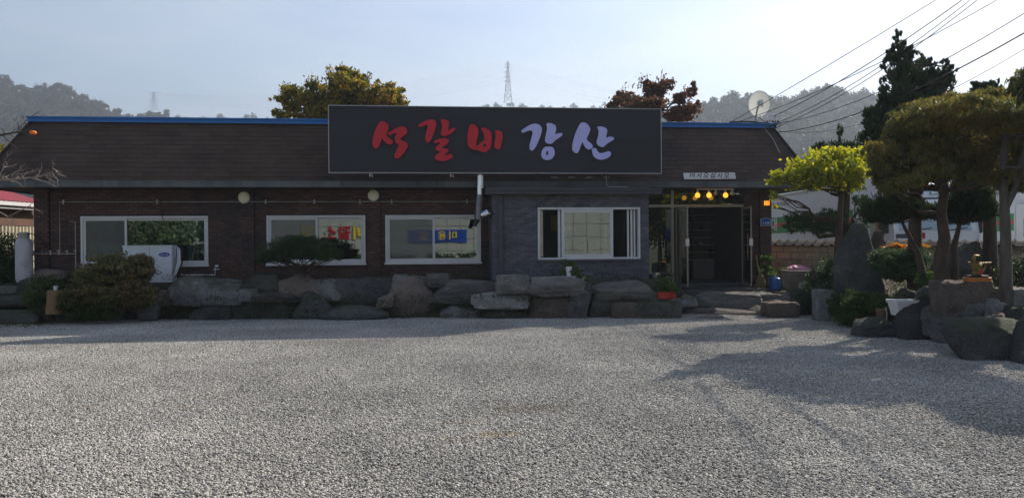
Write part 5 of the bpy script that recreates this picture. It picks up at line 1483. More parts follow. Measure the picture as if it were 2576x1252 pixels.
# middle dark pad tree
tb = (W3(2330, 690, 14.2)[0], 14.2, 0.7)
tree('cloud_juniper', 'dark green cloud-pruned juniper with spreading pads in front of the trucks', 'tree', tb,
     [tb, W3(2310, 640, 14.2), W3(2290, 600, 14.2), W3(2270, 560, 14.2)],
     [ell(2202, 528, 14, 42, 28), ell(2252, 512, 14, 54, 30), ell(2292, 528, 14, 44, 26), ell(2235, 548, 14, 44, 16), ell(2182, 540, 14.2, 24, 20), ell(2322, 526, 14, 28, 24)],
     17000, 0.075, 0.22, LM['juniper'], 'bark', 'up', 0.07)
tb = (W3(2400, 690, 14.4)[0], 14.4, 0.7)
tree('cloud_juniper', 'dark green juniper pads spreading right of the cypress trunk', 'tree', tb,
     [tb, W3(2400, 620, 14.4), W3(2410, 580, 14.4), W3(2420, 540, 14.4)],
     [ell(2404, 512, 14.4, 48, 34), ell(2446, 492, 14.4, 48, 34), ell(2456, 526, 14.4, 44, 30), ell(2418, 548, 14.4, 46, 16), ell(2486, 526, 14.4, 28, 26), ell(2362, 536, 14.6, 34, 20), ell(2436, 466, 14.6, 32, 18)],
     20000, 0.075, 0.22, LM['juniper'], 'bark', 'up', 0.07)

tree('spreading_pine', 'dense pine standing just beyond the right edge of the picture', 'tree', (8.6, 10.6, 0.4),
     [(8.6, 10.6, 0.4), (8.5, 10.6, 1.6), (8.4, 10.6, 2.8), (8.3, 10.6, 3.6)],
     [ell(2720, 262, 10.6, 62, 36, .6), ell(2800, 250, 10.5, 80, 44, .7), ell(2880, 270, 10.3, 70, 40, .7), ell(2770, 320, 10.2, 70, 26, .6), ell(2950, 300, 10.0, 60, 34, .6)],
     26000, 0.10, 0.3, LM['pine'], 'bark', 'up', 0.12, shell=0.2)

def shrub(name, label, cat, clumps, n, size, aspect, lm, mode='random', stems='bark', group=None, shell=0.5, sub=0.25, zb=None):
    cs = np.mean([c[0] for c in clumps], axis=0)
    z0 = min(c[0][2] - c[1][2] for c in clumps)
    base = (cs[0], cs[1], z0 if zb is None else zb)
    t = thing(name, label, cat, base, 0, group)
    mb = MB()
    for (c, rd) in clumps:
        for k in range(5):
            a = Vector(c) + Vector((random.uniform(-.7, .7) * rd[0], random.uniform(-.7, .7) * rd[1], random.uniform(-.2, .5) * rd[2])) - Vector(base)
            limb(mb, (a.x * 0.5, a.y * 0.5, 0), a, 0.018, 0.006, 0.12, 4, 4)
    mb.build('stems', M[stems], t, True)
    P, Nn = sample_clumps(clumps, n, shell, sub)
    leaves('foliage', P - np.array(base), Nn, size, aspect, lm, mode, t)
    return t

shrub('azalea_bush', 'large clipped azalea bush turning brown in front of the cooling unit', 'bush',
      [ell(300, 674, 16.9, 84, 40, .5), ell(238, 692, 16.9, 54, 40, .5), ell(348, 678, 16.9, 38, 46, .4), ell(290, 735, 16.8, 100, 42, .5), ell(200, 745, 16.8, 50, 40, .4), ell(345, 735, 16.8, 44, 36, .4)],
      17000, 0.068, 0.5, LM['azalea'], shell=0.6, sub=0.2)
shrub('low_green_bush', 'low dark green bush around the wooden stump', 'bush',
      [ell(120, 725, 16.9, 44, 26, .35), ell(95, 755, 16.8, 34, 34, .35), ell(190, 770, 16.7, 40, 34, .35), ell(250, 778, 16.7, 44, 30, .3)], 9000, 0.05, 0.45, LM['box'])
shrub('dark_hedge', 'tall dark hedge at the left edge beside the gas cylinder', 'hedge',
      [ell(10, 650, 18.8, 50, 56, .6), ell(-50, 640, 18.8, 60, 64, .8), ell(30, 690, 18.6, 30, 40, .4)], 14000, 0.07, 0.4, LM['pine'], zb=0.0)
# clipped pine under the second window
tb = W3(763, 696, 17.7)
tree('clipped_pine', 'dark umbrella-shaped clipped pine in front of the second window', 'tree', tb,
     [tb, W3(765, 680, 17.7), W3(762, 668, 17.7)],
     [ell(755, 622, 17.6, 68, 32, .6), ell(700, 633, 17.6, 50, 25, .5), ell(808, 630, 17.6, 46, 24, .5), ell(665, 648, 17.6, 26, 14, .3), ell(845, 640, 17.6, 20, 14, .25), ell(755, 608, 17.6, 46, 14, .4)],
     17000, 0.07, 0.22, LM['pine'], 'bark', 'up', 0.05, twigs=26, shell=0.4)
mb = MB(); q0 = Vector(W3(763, 696, 17.7))
for k in range(20):
    x = 668 + k * 9.4; limb(mb, Vector(W3(763 + (x - 763) * 0.06, 684, 17.65)) - q0, Vector(W3(x, 648, 17.5 + random.uniform(-.25, .25))) - q0, 0.018, 0.006, 0.12, 5, 5)
mb.build('branches', M['bark'], [o for o in bpy.data.objects if o.name.startswith('clipped_pine')][0], True)
shrub('clipped_hedge', 'low clipped box hedge in the right garden', 'hedge',
      [ell(2130, 775, 15.2, 38, 40, .4), ell(2180, 768, 15.0, 46, 38, .4), ell(2225, 765, 14.6, 38, 32, .4), ell(2150, 800, 14.9, 50, 20, .35), ell(2100, 770, 15.4, 20, 30, .3)], 16000, 0.045, 0.5, LM['box'])
shrub('round_shrub', 'dense rounded green shrub beneath the orange flowers', 'bush',
      [ell(2235, 655, 15.2, 44, 32, .5), ell(2290, 655, 15.2, 46, 34, .5), ell(2262, 680, 15.0, 50, 26, .5)], 15000, 0.05, 0.4, LM['pine'])
shrub('orange_flowers', 'bed of small orange chrysanthemums against the garden wall', 'flowers',
      [ell(2260, 622, 16.0, 34, 9, .3), ell(2300, 620, 16.2, 26, 9, .3)], 2600, 0.05, 0.8, LM['orange'])
shrub('loose_shrub', 'loose light green shrub left of the golden figurine', 'bush',
      [ell(2345, 722, 14.0, 36, 22, .3), ell(2330, 700, 14.2, 22, 20, .25)], 3000, 0.05, 0.5, LM['green'])
shrub('dark_shrub', 'dark shrub between stone trough and pointed black rock', 'bush',
      [ell(2060, 700, 18.2, 36, 34, .4), ell(2080, 740, 17.4, 40, 40, .4), ell(2035, 750, 17.6, 26, 40, .3), ell(2090, 680, 18, 30, 40, .4)], 9000, 0.06, 0.4, LM['pine'])
shrub('low_shrub', 'low green shrub behind the terracotta pot', 'bush', [ell(2232, 776, 13.9, 30, 16, .25), ell(2205, 768, 14.1, 20, 18, .25)], 3000, 0.045, 0.5, LM['box'])
shrub('low_shrub', 'small green shrub between pinkish block and leaning trunk', 'bush', [ell(2520, 742, 12.9, 22, 16, .2), ell(2545, 752, 12.8, 20, 12, .2)], 2200, 0.045, 0.5, LM['green'])
shrub('dark_shrub', 'dark shrub at the right edge behind the trunk', 'bush',
      [ell(2570, 700, 14.0, 60, 50, .5), ell(2540, 740, 13, 40, 24, .4), ell(2620, 680, 14, 60, 60, .5)], 7000, 0.06, 0.4, LM['juniper'])

# weeds and moss in the joints of the bank
P = []
for k in range(420):
    x = random.uniform(90, 1700); y = random.choice((random.uniform(742, 770), random.uniform(685, 700), random.uniform(772, 800)))
    Yd = 17.25 if y > 741 else 17.95
    c = np.array(at(x, y, Yd + random.uniform(-.05, .25)))
    m = random.randrange(10, 34)
    P.append(c + rng.normal(size=(m, 3)) * np.array([0.09, 0.05, 0.035]))
P = np.vstack(P)
o = leaves('bank_weeds', P, np.tile([0, 0, 1.0], (len(P), 1)), 0.05, 0.3, LM['moss'], 'up'); tag(o, 'weeds and moss growing between the boulders of the bank', 'weeds', kind='stuff')
P = []
for k in range(1500):
    x, y = random.uniform(6.6, 14), random.uniform(8, 19.5)
    z = garden_z(x, y)
    if z < 0.3: continue
    P.append(np.array([x, y, z + 0.03]) + rng.normal(size=(22, 3)) * np.array([0.12, 0.12, 0.03]))
P = np.vstack(P)
o = leaves('ground_cover', P, np.tile([0, 0, 1.0], (len(P), 1)), 0.055, 0.35, LM['moss'], 'up'); tag(o, 'low ground cover and fallen leaves on the garden bed', 'ground cover', kind='stuff')
# fallen leaves at the left foot
P = np.array([[gnd(random.uniform(-30, 130), random.uniform(806, 826)).x, gnd(50, random.uniform(806, 826)).y, 0.03] for _ in range(420)])
o = leaves('fallen_leaves', P, np.tile([0, 0, 1.0], (len(P), 1)), 0.05, 0.6, LM['azalea'], 'random'); tag(o, 'dry brown leaves scattered on the gravel edge at left', 'leaves', kind='stuff')

# ------------------------------------------------------------------ garden wall of concrete blocks
wa = Vector(at(1936, 650, 21.9)); wb_ = Vector(at(2720, 650, 17.2)); wa.z = wb_.z = 0
WD = (wb_ - wa); WLn = WD.length; wang = math.atan2(WD.y, WD.x)
GW = thing('garden_wall', 'cream concrete block garden wall capped with old clay tiles', 'wall', wa, wang)
WH = 1.62
def sloped(u, z): return z * (1.0 - 0.045 * u / WLn)
m_ = MB(); m_.box(0, WLn, 0.012, 0.15, 0.2, WH * 0.955); m_.build('wall', M['concrete'], GW)
row = 0; z = 0.22; rest = MB(); cnt = 0
while z < WH - 0.05:
    u = -0.2 if row % 2 else 0.0
    while u < WLn:
        a_, b_ = max(u, 0), min(u + 0.39, WLn)
        if b_ - a_ > 0.05:
            t0_, t1_ = sloped(u, z), sloped(u, min(z + 0.19, WH))
            m_ = MB(); m_.box(a_ + 0.005, b_ - 0.005, -0.004 + random.uniform(-.003, .003), 0.14, t0_, t1_ - 0.008); m_.build('block', M['block'], GW, bevel=0.006)
        u += 0.40
    z += 0.20; row += 1
u = 0
while u < WLn:
    zt = sloped(u, WH) + random.uniform(-.008, .008)
    m_ = MB()
    prof = [(-0.20, -0.03), (-0.02, 0.06), (0.08, 0.09), (0.20, 0.05), (0.34, -0.03)]
    for (ya, za), (yb, zb2) in zip(prof[:-1], prof[1:]):
        m_.quadslab([(u, ya, zt + za), (u + 0.13, ya, zt + za - 0.018), (u + 0.13, yb, zt + zb2 - 0.018), (u, yb, zt + zb2)], (0, 0, 1), 0.022)
        m_.quadslab([(u + 0.13, ya, zt + za - 0.018), (u + 0.25, ya, zt + za), (u + 0.25, yb, zt + zb2), (u + 0.13, yb, zt + zb2 - 0.018)], (0, 0, 1), 0.022)
    m_.build('coping_tile', M['clay_tile'], GW, rot=(0, 0, random.uniform(-.03, .03) * 0), bevel=0)
    m_ = MB(); m_.tube([(u, -0.21, zt + 0.0), (u, -0.02, zt + 0.09), (u, 0.08, zt + 0.12), (u, 0.34, zt)], 0.035, 8); m_.build('ridge_tile', M['clay_tile'], GW)
    u += 0.255

# ------------------------------------------------------------------ trucks beyond the wall
wh = surf('white truck paint', (0.74, 0.75, 0.76), (0.68, 0.69, 0.70), 1.2, 0.3, coat=0.3)
gr = surf('green band', (0.02, 0.24, 0.06), (0.02, 0.21, 0.055), 2, 0.4); rd = surf('red band', (0.55, 0.04, 0.03), (0.5, 0.035, 0.03), 2, 0.4)
navy = surf('dark lettering', (0.10, 0.04, 0.04), (0.10, 0.04, 0.04), 2, 0.5)
wind = glassmat('windscreen', (0.25, 0.45, 0.42), 0.25)
def wheels(t, ys, xs):
    for y in ys:
        for x in xs:
            wl_ = link('wheel', None, t, (x, y, 0.5))
            m_ = MB(); m_.lathe([(0.30, -0.14), (0.47, -0.14), (0.5, -0.10), (0.5, 0.10), (0.47, 0.14), (0.30, 0.14)], n=28, axis='x'); m_.build('tyre', M['black'], wl_, True)
            m_ = MB(); m_.lathe([(0.10, -0.12), (0.29, -0.12), (0.29, 0.12), (0.10, 0.12)], n=20, axis='x'); m_.build('rim', M['steel'], wl_, True)
def cargo_truck(label, loc, rz, chars, slogan, L0=2.15, L1=10.6, cab=True):
    t = thing('parcel_truck', label, 'truck', loc, rz, 'parcel trucks behind the garden wall')
    m_ = MB(); m_.box(0, 2.45, L0, L1, 1.15, 3.46); m_.build('cargo_box', wh, t, bevel=0.03)
    m_ = MB(); m_.box(-0.012, 0.02, L0 + .02, L1 - .02, 3.40, 3.475); m_.box(-0.012, 0.02, L0 + .02, L1 - .02, 1.12, 1.2); m_.build('rail', M['steel'], t)
    m_ = MB(); m_.box(-0.006, -0.001, L0 + .05, L1 - .05, 2.06, 2.66); m_.build('green_band', gr, t)
    m_ = MB(); m_.box(-0.011, -0.0065, L0 + .05, L1 - .05, 2.29, 2.44); m_.build('red_band', rd, t)
    for k, ch in enumerate(chars):
        text('letter', ch, 0.56, 0.50, M['white'], t, (-0.014, L1 - 2.2 - 1.85 * k, 2.36), (R(90), 0, R(-90)), 0.002, offset=0.012)
    if slogan: text('slogan', slogan, 3.3, 0.15, navy, t, (-0.006, L1 - 2.35, 3.13), (R(90), 0, R(-90)), 0.002)
    m_ = MB(); m_.box(0.3, 0.5, L0 - 1.5, L1 - .2, 0.85, 1.10); m_.box(1.95, 2.15, L0 - 1.5, L1 - .2, 0.85, 1.10); m_.build('chassis', M['black'], t)
    wheels(t, (1.3, L1 - 2.6, L1 - 1.4), (0.16, 2.29))
    if cab:
        c = MB()
        prof = [(0.06, 0.55), (0.0, 1.0), (0.0, 1.95), (0.16, 2.62), (0.40, 2.86), (2.02, 2.90), (2.02, 0.55)]
        c.add([(0.03, y, z) for y, z in prof] + [(2.42, y, z) for y, z in prof], [tuple(range(7)), tuple(range(13, 6, -1))] + [(i, (i + 1) % 7, 7 + (i + 1) % 7, 7 + i) for i in range(7)])
        c.build('cab', wh, t, bevel=0.05)
        m_ = MB(); m_.add([(0.20, -0.015, 1.98), (2.25, -0.015, 1.98), (2.18, 0.135, 2.58), (0.27, 0.135, 2.58)], [(0, 1, 2, 3)]); m_.build('windscreen', wind, t)
        m_ = MB(); m_.box(0.018, 0.028, 0.45, 1.25, 1.85, 2.45); m_.build('side_window', wind, t)
        d = MB(); prof = [(0.42, 2.90), (0.62, 3.30), (1.0, 3.50), (2.0, 3.55), (2.0, 2.92)]
        d.add([(0.25, y, z) for y, z in prof] + [(2.2, y, z) for y, z in prof], [tuple(range(5)), tuple(range(9, 4, -1))] + [(i, (i + 1) % 5, 5 + (i + 1) % 5, 5 + i) for i in range(5)])
        d.build('roof_deflector', wh, t, bevel=0.06)
        text('deflector_letter', '대신', 1.0, 0.30, surf('teal lettering', (0.12, 0.22, 0.20), (0.12, 0.22, 0.2), 2, .5), t, (1.2, 0.485, 3.10), (R(63), 0, 0), 0.003, 0.2)
        text('model_letter', 'TRAGO', 0.34, 0.10, M['white'], t, (0.62, -0.012, 1.83), extrude=0.002)
        m_ = MB(); m_.box(0.10, 0.85, -0.006, -0.001, 1.77, 1.89); m_.build('grille_strip', M['lead'], t)
        m_ = MB(); m_.box(0.83, 0.92, -0.010, -0.004, 1.76, 1.92); m_.build('badge', M['red'], t)
        for xx in (0.2, 1.9):
            m_ = MB(); m_.box(xx, xx + 0.34, -0.02, 0.0, 0.75, 1.0); m_.build('headlight', M['steel'], t, bevel=0.01)
        for xx in (0.4, 1.4):
            m_ = MB(); m_.tube([(xx, -0.03, 1.96), (xx + 0.7, -0.03, 2.05)], 0.012, 6); m_.build('wiper', M['black'], t)
        for xx in (-0.14, 2.5):
            m_ = MB(); m_.box(xx - 0.08, xx + 0.08, 0.05, 0.14, 1.9, 2.4); m_.build('mirror', M['black'], t, bevel=0.02)
        for zz in (1.3, 1.6):
            m_ = MB(); m_.box(0.25, 2.2, -0.008, -0.001, zz, zz + 0.02); m_.build('seam', M['lead'], t)
    return t
cargo_truck('white parcel truck with green and red band, cab facing the lot, behind the garden wall', (10.40, 21.2, 0), 0.045, '대신택배', '로 고객의 뜻을 대신하겠습니다')
cargo_truck('second white parcel truck with green and red band at the far right edge', (16.9, 25.0, 0), -0.30, '신택배택', '', cab=True)

# ------------------------------------------------------------------ cooling unit
ax0, ax1 = bld(309, 660, 0.8)[0], bld(432, 660, 0.8)[0]; az0, az1 = bld(415, 715, 0.8)[1], bld(415, 618, 0.8)[1]
Ac = thing('cooling_unit', 'white outdoor cooling unit half hidden by the azalea bush', 'air conditioner', bworld((ax0 + ax1) / 2, 0.8, az0), PSI)
aw = (ax1 - ax0) / 2; ah = az1 - az0
acw = surf('white enamel', (0.62, 0.64, 0.66), (0.56, 0.58, 0.60), 1.5, 0.4)
m_ = MB(); m_.box(-aw, aw, 0.0, 0.36, 0.03, ah); m_.build('casing', acw, Ac, bevel=0.012)
m_ = MB(); m_.box(-aw - 0.01, aw + 0.01, -0.01, 0.37, ah - 0.02, ah + 0.012); m_.build('lid', acw, Ac, bevel=0.006)
m_ = MB(); m_.box(-aw + 0.0, aw, -0.004, -0.001, 0.0, 0.05); m_.build('base', M['lead'], Ac)
sx = aw - 0.50
m_ = MB(); m_.box(sx - 0.004, sx + 0.004, -0.003, -0.0005, 0.05, ah - 0.03); m_.build('seam', M['lead'], Ac)
m_ = MB()
for k in range(9):
    rr = 0.04 + 0.035 * k; n_ = 28
    m_.tube([(-aw + 0.37 + rr * math.cos(2 * math.pi * j / n_), -0.02, ah * 0.40 + rr * math.sin(2 * math.pi * j / n_)) for j in range(n_ + 1)], 0.005, 4)
m_.build('fan_grille', M['pipe'], Ac)
m_ = MB(); m_.lathe([(0.34, 0.0), (0.34, 0.012), (0.02, 0.012)], (-aw + 0.37, 0, ah * 0.40), 30, 'y'); m_.build('fan_opening', M['black'], Ac)
lx = bld(413.5, 640, 0.8)[0] - (ax0 + ax1) / 2; lz_ = bld(413.5, 640, 0.8)[1] - az0
m_ = MB(); n_ = 30
m_.add([(lx + 0.125 * math.cos(2 * math.pi * j / n_), -0.006, lz_ + 0.048 * math.sin(2 * math.pi * j / n_)) for j in range(n_)], [tuple(range(n_))]); m_.build('badge', surf('deep blue badge', (0.01, 0.02, 0.30), (0.01, 0.02, 0.26), 2, .4), Ac)
text('badge_letter', 'Carrier', 0.18, 0.055, M['white'], Ac, (lx, -0.010, lz_), extrude=0.001, shear=0.3)
for s_ in (0.0, 0.05, -0.04):
    m_ = MB(); m_.tube([(aw + 0.01, 0.10, 0.15), (aw + 0.08 + s_, 0.05, 0.25), (aw + 0.16 + s_, 0.08, 0.5), (aw + 0.13 + s_, 0.16, 0.82), (aw + 0.04, 0.2, 0.92), (aw + 0.0, 0.2, 0.6)], 0.017, 7); m_.build('hose', M['white'] if s_ != 0.05 else M['cable'], Ac, True)
m_ = MB(); m_.box(-aw + 0.05, aw - 0.05, 0.04, 0.34, TERR - az0 - 0.25, 0.028); tag(m_.build('plinth_block', M['concrete'], None, False, Ac.location, (0, 0, PSI)), 'concrete plinth under the cooling unit', 'plinth')

# drain pipe and tap right of the unit
m_ = MB(); m_.tube([P3(455, 691, .08), P3(541, 691, .08), P3(541, 674, .08)], 0.016, 8); m_.tube([P3(536, 677, .1), P3(552, 677, .1)], 0.012, 6); m_.lathe([(0.03, -0.03), (0.045, 0), (0.04, 0.03)], P3(545, 669, .12), 12)
tag(m_.build('drain_pipe', M['white'], None, True), 'white pipe with a tap low on the wall right of the cooling unit', 'pipe')

# gas cylinder
gc = at(61, 700, 18.2); gz = gc.z - 0.08
Gc = thing('gas_cylinder', 'tall light grey gas cylinder standing at the left corner of the building', 'gas cylinder', (gc.x, gc.y, gz))
hgt = at(61, 598, 18.2).z - gz
m_ = MB(); m_.lathe([(0.15, 0.0), (0.17, 0.03), (0.182, 0.08), (0.182, hgt - 0.16), (0.172, hgt - 0.08), (0.13, hgt - 0.025), (0.06, hgt), (0.002, hgt)], n=32); m_.build('body', surf('pale grey cylinder paint', (0.46, 0.46, 0.49), (0.38, 0.38, 0.41), 2.5, 0.45, 0.1, 20, c3=(0.34, 0.31, 0.30)), Gc, True)
m_ = MB(); m_.lathe([(0.115, hgt - 0.03), (0.115, hgt + 0.13), (0.107, hgt + 0.13), (0.107, hgt - 0.03)], n=20); m_.build('collar', M['pipe'], Gc, True)
m_ = MB(); m_.lathe([(0.03, hgt), (0.02, hgt + 0.08), (0.045, hgt + 0.09), (0.045, hgt + 0.115)], n=12); m_.build('valve', M['alu'], Gc, True)
m_ = MB(); m_.tube([(0.03, -0.02, hgt + 0.09), (0.2, -0.02, hgt + 0.1), (0.32, 0.1, hgt - 0.02), (0.38, 0.3, hgt - 0.25)], 0.012, 8); m_.build('hose', M['cable'], Gc, True)
m_ = MB(); m_.lathe([(0.150, 0.0), (0.150, 0.02)], (0, 0, -0.02), 20); m_.build('foot_ring', M['pipe'], Gc, True)

# stump with a paper cup
sc_ = at(145, 788, 16.75); sz = sc_.z
St = thing('wooden_stump', 'upright cut tree stump with an orange brown bark face in the green bush', 'stump', (sc_.x, sc_.y - 0.1, sz))
sh_ = at(145, 729, 16.75).z - sz
m_ = MB(); m_.lathe([(0.185, 0), (0.175, 0.1), (0.16, sh_ * 0.5), (0.15, sh_ - 0.02), (0.14, sh_), (0.002, sh_ + 0.002)], n=20); m_.build('log', surf('weathered stump wood', (0.24, 0.15, 0.075), (0.15, 0.10, 0.055), 3, 0.9, 0.8, 20, stretch=(2, 2, .4)), St, True)
m_ = MB(); m_.lathe([(0.036, 0), (0.046, 0.085), (0.049, 0.09), (0.042, 0.088), (0.034, 0.01)], (sc_.x + 0.02, sc_.y - 0.1, sz + sh_ + 0.003), 18); tag(m_.build('paper_cup', M['white'], None, True), 'white paper cup standing on the wooden stump', 'cup')

# ------------------------------------------------------------------ pots and small things
def pot(name, label, cat, px, ybot, ytop, wpx_, Y, mat, taper=0.75, plant=None, handle=False, rim=True):
    c = at(px, ybot, Y); h = (ybot - ytop) / F * Y; r = wpx_ / 2 / F * Y
    t = thing(name, label, cat, c)
    m_ = MB(); m_.lathe([(r * taper, 0), (r * (taper + (1 - taper) * 0.5), h * 0.5), (r * 0.96, h * 0.9), (r * 1.04 if rim else r, h * 0.9), (r * 1.04 if rim else r, h), (r * 0.9, h), (r * 0.88, h * 0.88), (0.002, h * 0.86)], n=26)
    m_.build('pot', mat, t, True)
    return t, c, h, r
terra = surf('red glazed planter', (0.42, 0.035, 0.02), (0.36, 0.03, 0.02), 2, 0.4)
# red trough planter with grassy plant + small red pot
c = at(1674, 751, 17.3); t = thing('red_planter', 'red plastic trough planter with a feathery green plant beside the steps', 'planter', c)
m_ = MB(); m_.box(-0.17, 0.17, -0.09, 0.09, 0, 0.15); m_.box(-0.185, 0.185, -0.1, 0.1, 0.13, 0.155); m_.build('pot', terra, t, bevel=0.012)
P, Nn = sample_clumps([(np.array([0, 0, 0.28]), np.array([0.24, 0.14, 0.14])), (np.array([0.06, 0, 0.18]), np.array([0.26, 0.12, 0.08])), (np.array([-0.10, 0, 0.38]), np.array([0.14, 0.12, 0.12]))], 3800)
leaves('foliage', P, Nn, 0.055, 0.22, LM['green'], 'out', t)
c = at(1694, 750, 17.1); t = thing('red_pot', 'tiny round red pot at the right end of the red planter', 'pot', c)
m_ = MB(); m_.lathe([(0.04, 0), (0.062, 0.05), (0.058, 0.10), (0.066, 0.105), (0.05, 0.105), (0.045, 0.02)], n=18); m_.build('pot', terra, t, True)
# white pot with trailing plant on the boulder
t, c, h, r = pot('white_flowerpot', 'small white flowerpot with trailing ivy on the long boulder', 'flowerpot', 1431, 694, 670, 16, 17.15, M['white'], 0.65)
P, Nn = sample_clumps([(np.array([0, 0, 0.28]), np.array([0.17, 0.10, 0.09])), (np.array([-0.13, 0, 0.12]), np.array([0.07, 0.06, 0.14])), (np.array([0.17, 0, 0.10]), np.array([0.16, 0.10, 0.10])), (np.array([0.30, 0, -0.02]), np.array([0.12, 0.08, 0.06])), (np.array([0.42, 0.02, -0.08]), np.array([0.08, 0.05, 0.06]))], 1300)
leaves('foliage', P, Nn, 0.06, 0.6, LM['green'], 'hang', t)
# basket pot at pillar
t, c, h, r = pot('basket_pot', 'brown woven basket pot with broad bright green leaves beside the pillar', 'flowerpot', 1941, 726, 690, 32, 19.9, surf('brown basket', (0.12, 0.065, 0.035), (0.08, 0.045, 0.025), 30, 0.8, 0.8, 60), 0.75)
P, Nn = sample_clumps([(np.array([0, 0, h + 0.12]), np.array([0.24, 0.18, 0.15])), (np.array([-0.05, 0, h + 0.28]), np.array([0.18, 0.14, 0.16])), (np.array([-0.12, 0, h + 0.42]), np.array([0.06, 0.06, 0.10]))], 420)
leaves('foliage', P, Nn, 0.17, 0.26, LM['green'], 'out', t)
t, c, h, r = pot('olive_pot', 'olive glazed pot with a small upright plant next to the stone trough', 'flowerpot', 1970, 726, 692, 24, 19.8, surf('olive glaze', (0.12, 0.14, 0.06), (0.10, 0.11, 0.05), 3, 0.3), 0.8)
P, Nn = sample_clumps([(np.array([0, 0, h + 0.08]), np.array([0.10, 0.10, 0.12]))], 60)
leaves('foliage', P, Nn, 0.16, 0.2, LM['green'], 'up', t)
# broom
br = bworld(bld(1910, 715, 0.35)[0], 0.42, ENTR + 0.0)
t = thing('broom', 'straw broom with a red tipped handle leaning upside down by the door', 'broom', br, PSI)
m_ = MB(); m_.tube([(0.03, 0.02, 0.30), (0.0, 0.18, 0.62), (-0.005, 0.24, 0.86)], [0.05, 0.02, 0.018], 10); m_.build('handle', surf('straw', (0.42, 0.31, 0.16), (0.34, 0.25, 0.12), 20, 0.9), t, True)
m_ = MB(); m_.tube([(-0.003, 0.22, 0.72), (-0.006, 0.245, 0.88)], 0.021, 8); m_.build('grip', M['red'], t, True)
m_ = MB()
for k in range(120):
    a = random.uniform(-1, 1); b_ = random.uniform(-1, 1)
    m_.tube([(a * 0.04 + 0.02, 0.04 + b_ * 0.02, 0.36), (a * 0.12 + 0.02, b_ * 0.05, 0.16), (a * 0.19 + 0.01, b_ * 0.06 - 0.02, random.uniform(0.0, 0.05))], [0.007, 0.006, 0.003], 4)
m_.build('bristles', surf('straw bristle', (0.40, 0.30, 0.15), (0.30, 0.22, 0.11), 20, 0.9, tint=.3), t)['kind'] = 'stuff'
# watering can
wcn = at(1951, 728, 19.5)
t = thing('watering_can', 'blue plastic watering can standing in front of the basket pot', 'watering can', wcn)
wcm = surf('blue plastic', (0.02, 0.10, 0.32), (0.02, 0.09, 0.28), 2, 0.35)
m_ = MB(); m_.lathe([(0.13, 0), (0.135, 0.02), (0.12, 0.20), (0.115, 0.28), (0.09, 0.30), (0.002, 0.30)], n=24); m_.build('body', wcm, t, True)
m_ = MB(); m_.tube([(0.10, 0, 0.06), (0.20, -0.02, 0.13), (0.27, -0.03, 0.26)], [0.035, 0.022, 0.018], 10); m_.tube([(0.265, -0.03, 0.25), (0.295, -0.035, 0.30)], [0.02, 0.05], 12); m_.build('spout', wcm, t, True)
m_ = MB(); m_.tube([(-0.11, 0, 0.05), (-0.19, 0, 0.12), (-0.17, 0, 0.28), (-0.05, 0, 0.36), (0.06, 0, 0.30)], 0.013, 8); m_.build('handle', wcm, t, True)
# pink bag
m_ = boulder_mesh('plastic_bag', (0.75, 0.4, 0.36), 0.1, 5, surf('pink plastic', (0.45, 0.14, 0.26), (0.36, 0.11, 0.21), 5, 0.5, 0.6, 8), rough=0.22)
o = link('plastic_bag', m_, None, at(2006, 700, 20.5)); tag(o, 'pink plastic sack lying against the concrete block wall', 'bag')
# stone trough
tr_c = at(2020, 729, 18.5); tw = (2070 - 1974) / F * 18.5; th_ = 48 / F * 18.5
t = thing('stone_trough', 'old carved stone trough with hollow top right of the entrance', 'trough', tr_c)
m_ = MB(); H_ = th_; a_ = tw / 2; b2 = 0.28; rr = 0.07
top = [(-a_, -b2), (a_, -b2), (a_, b2), (-a_, b2)]; inn = [(-a_ + rr, -b2 + rr), (a_ - rr, -b2 + rr), (a_ - rr, b2 - rr), (-a_ + rr, b2 - rr)]; bot = [(x * 0.86, y * 0.86) for x, y in top]
V = [(x, y, 0) for x, y in bot] + [(x, y, H_ + (0.02 if x < 0 else 0)) for x, y in top] + [(x, y, H_ + (0.02 if x < 0 else 0)) for x, y in inn] + [(x * .9, y * .9, H_ - 0.17) for x, y in inn]
Fc = [(3, 2, 1, 0)] + [(i, (i + 1) % 4, 4 + (i + 1) % 4, 4 + i) for i in range(4)] + [(4 + i, 4 + (i + 1) % 4, 8 + (i + 1) % 4, 8 + i) for i in range(4)] + [(8 + i, 8 + (i + 1) % 4, 12 + (i + 1) % 4, 12 + i) for i in range(4)] + [(12, 13, 14, 15)]
m_.add(V, Fc); m_.build('basin', M['rock_brown'], t, bevel=0.018)
m_ = MB(); m_.add([(-a_ + .1, -b2 + .1, H_ - .05), (a_ - .1, -b2 + .1, H_ - .05), (a_ - .1, b2 - .1, H_ - .05), (-a_ + .1, b2 - .1, H_ - .05)], [(0, 1, 2, 3)]); m_.build('water', surf('still water', (0.02, 0.025, 0.02), (0.02, 0.025, 0.02), 2, 0.05), t)
bx = boulder_mesh('stone_block', (0.2, 0.18, 0.15), 0.9, 9, M['rock_pale'], rough=0.03, cuts=0); tag(link('stone_block', bx, None, at(2022, 726, 18.0)), 'small pale stone cube in front of the trough', 'stone')

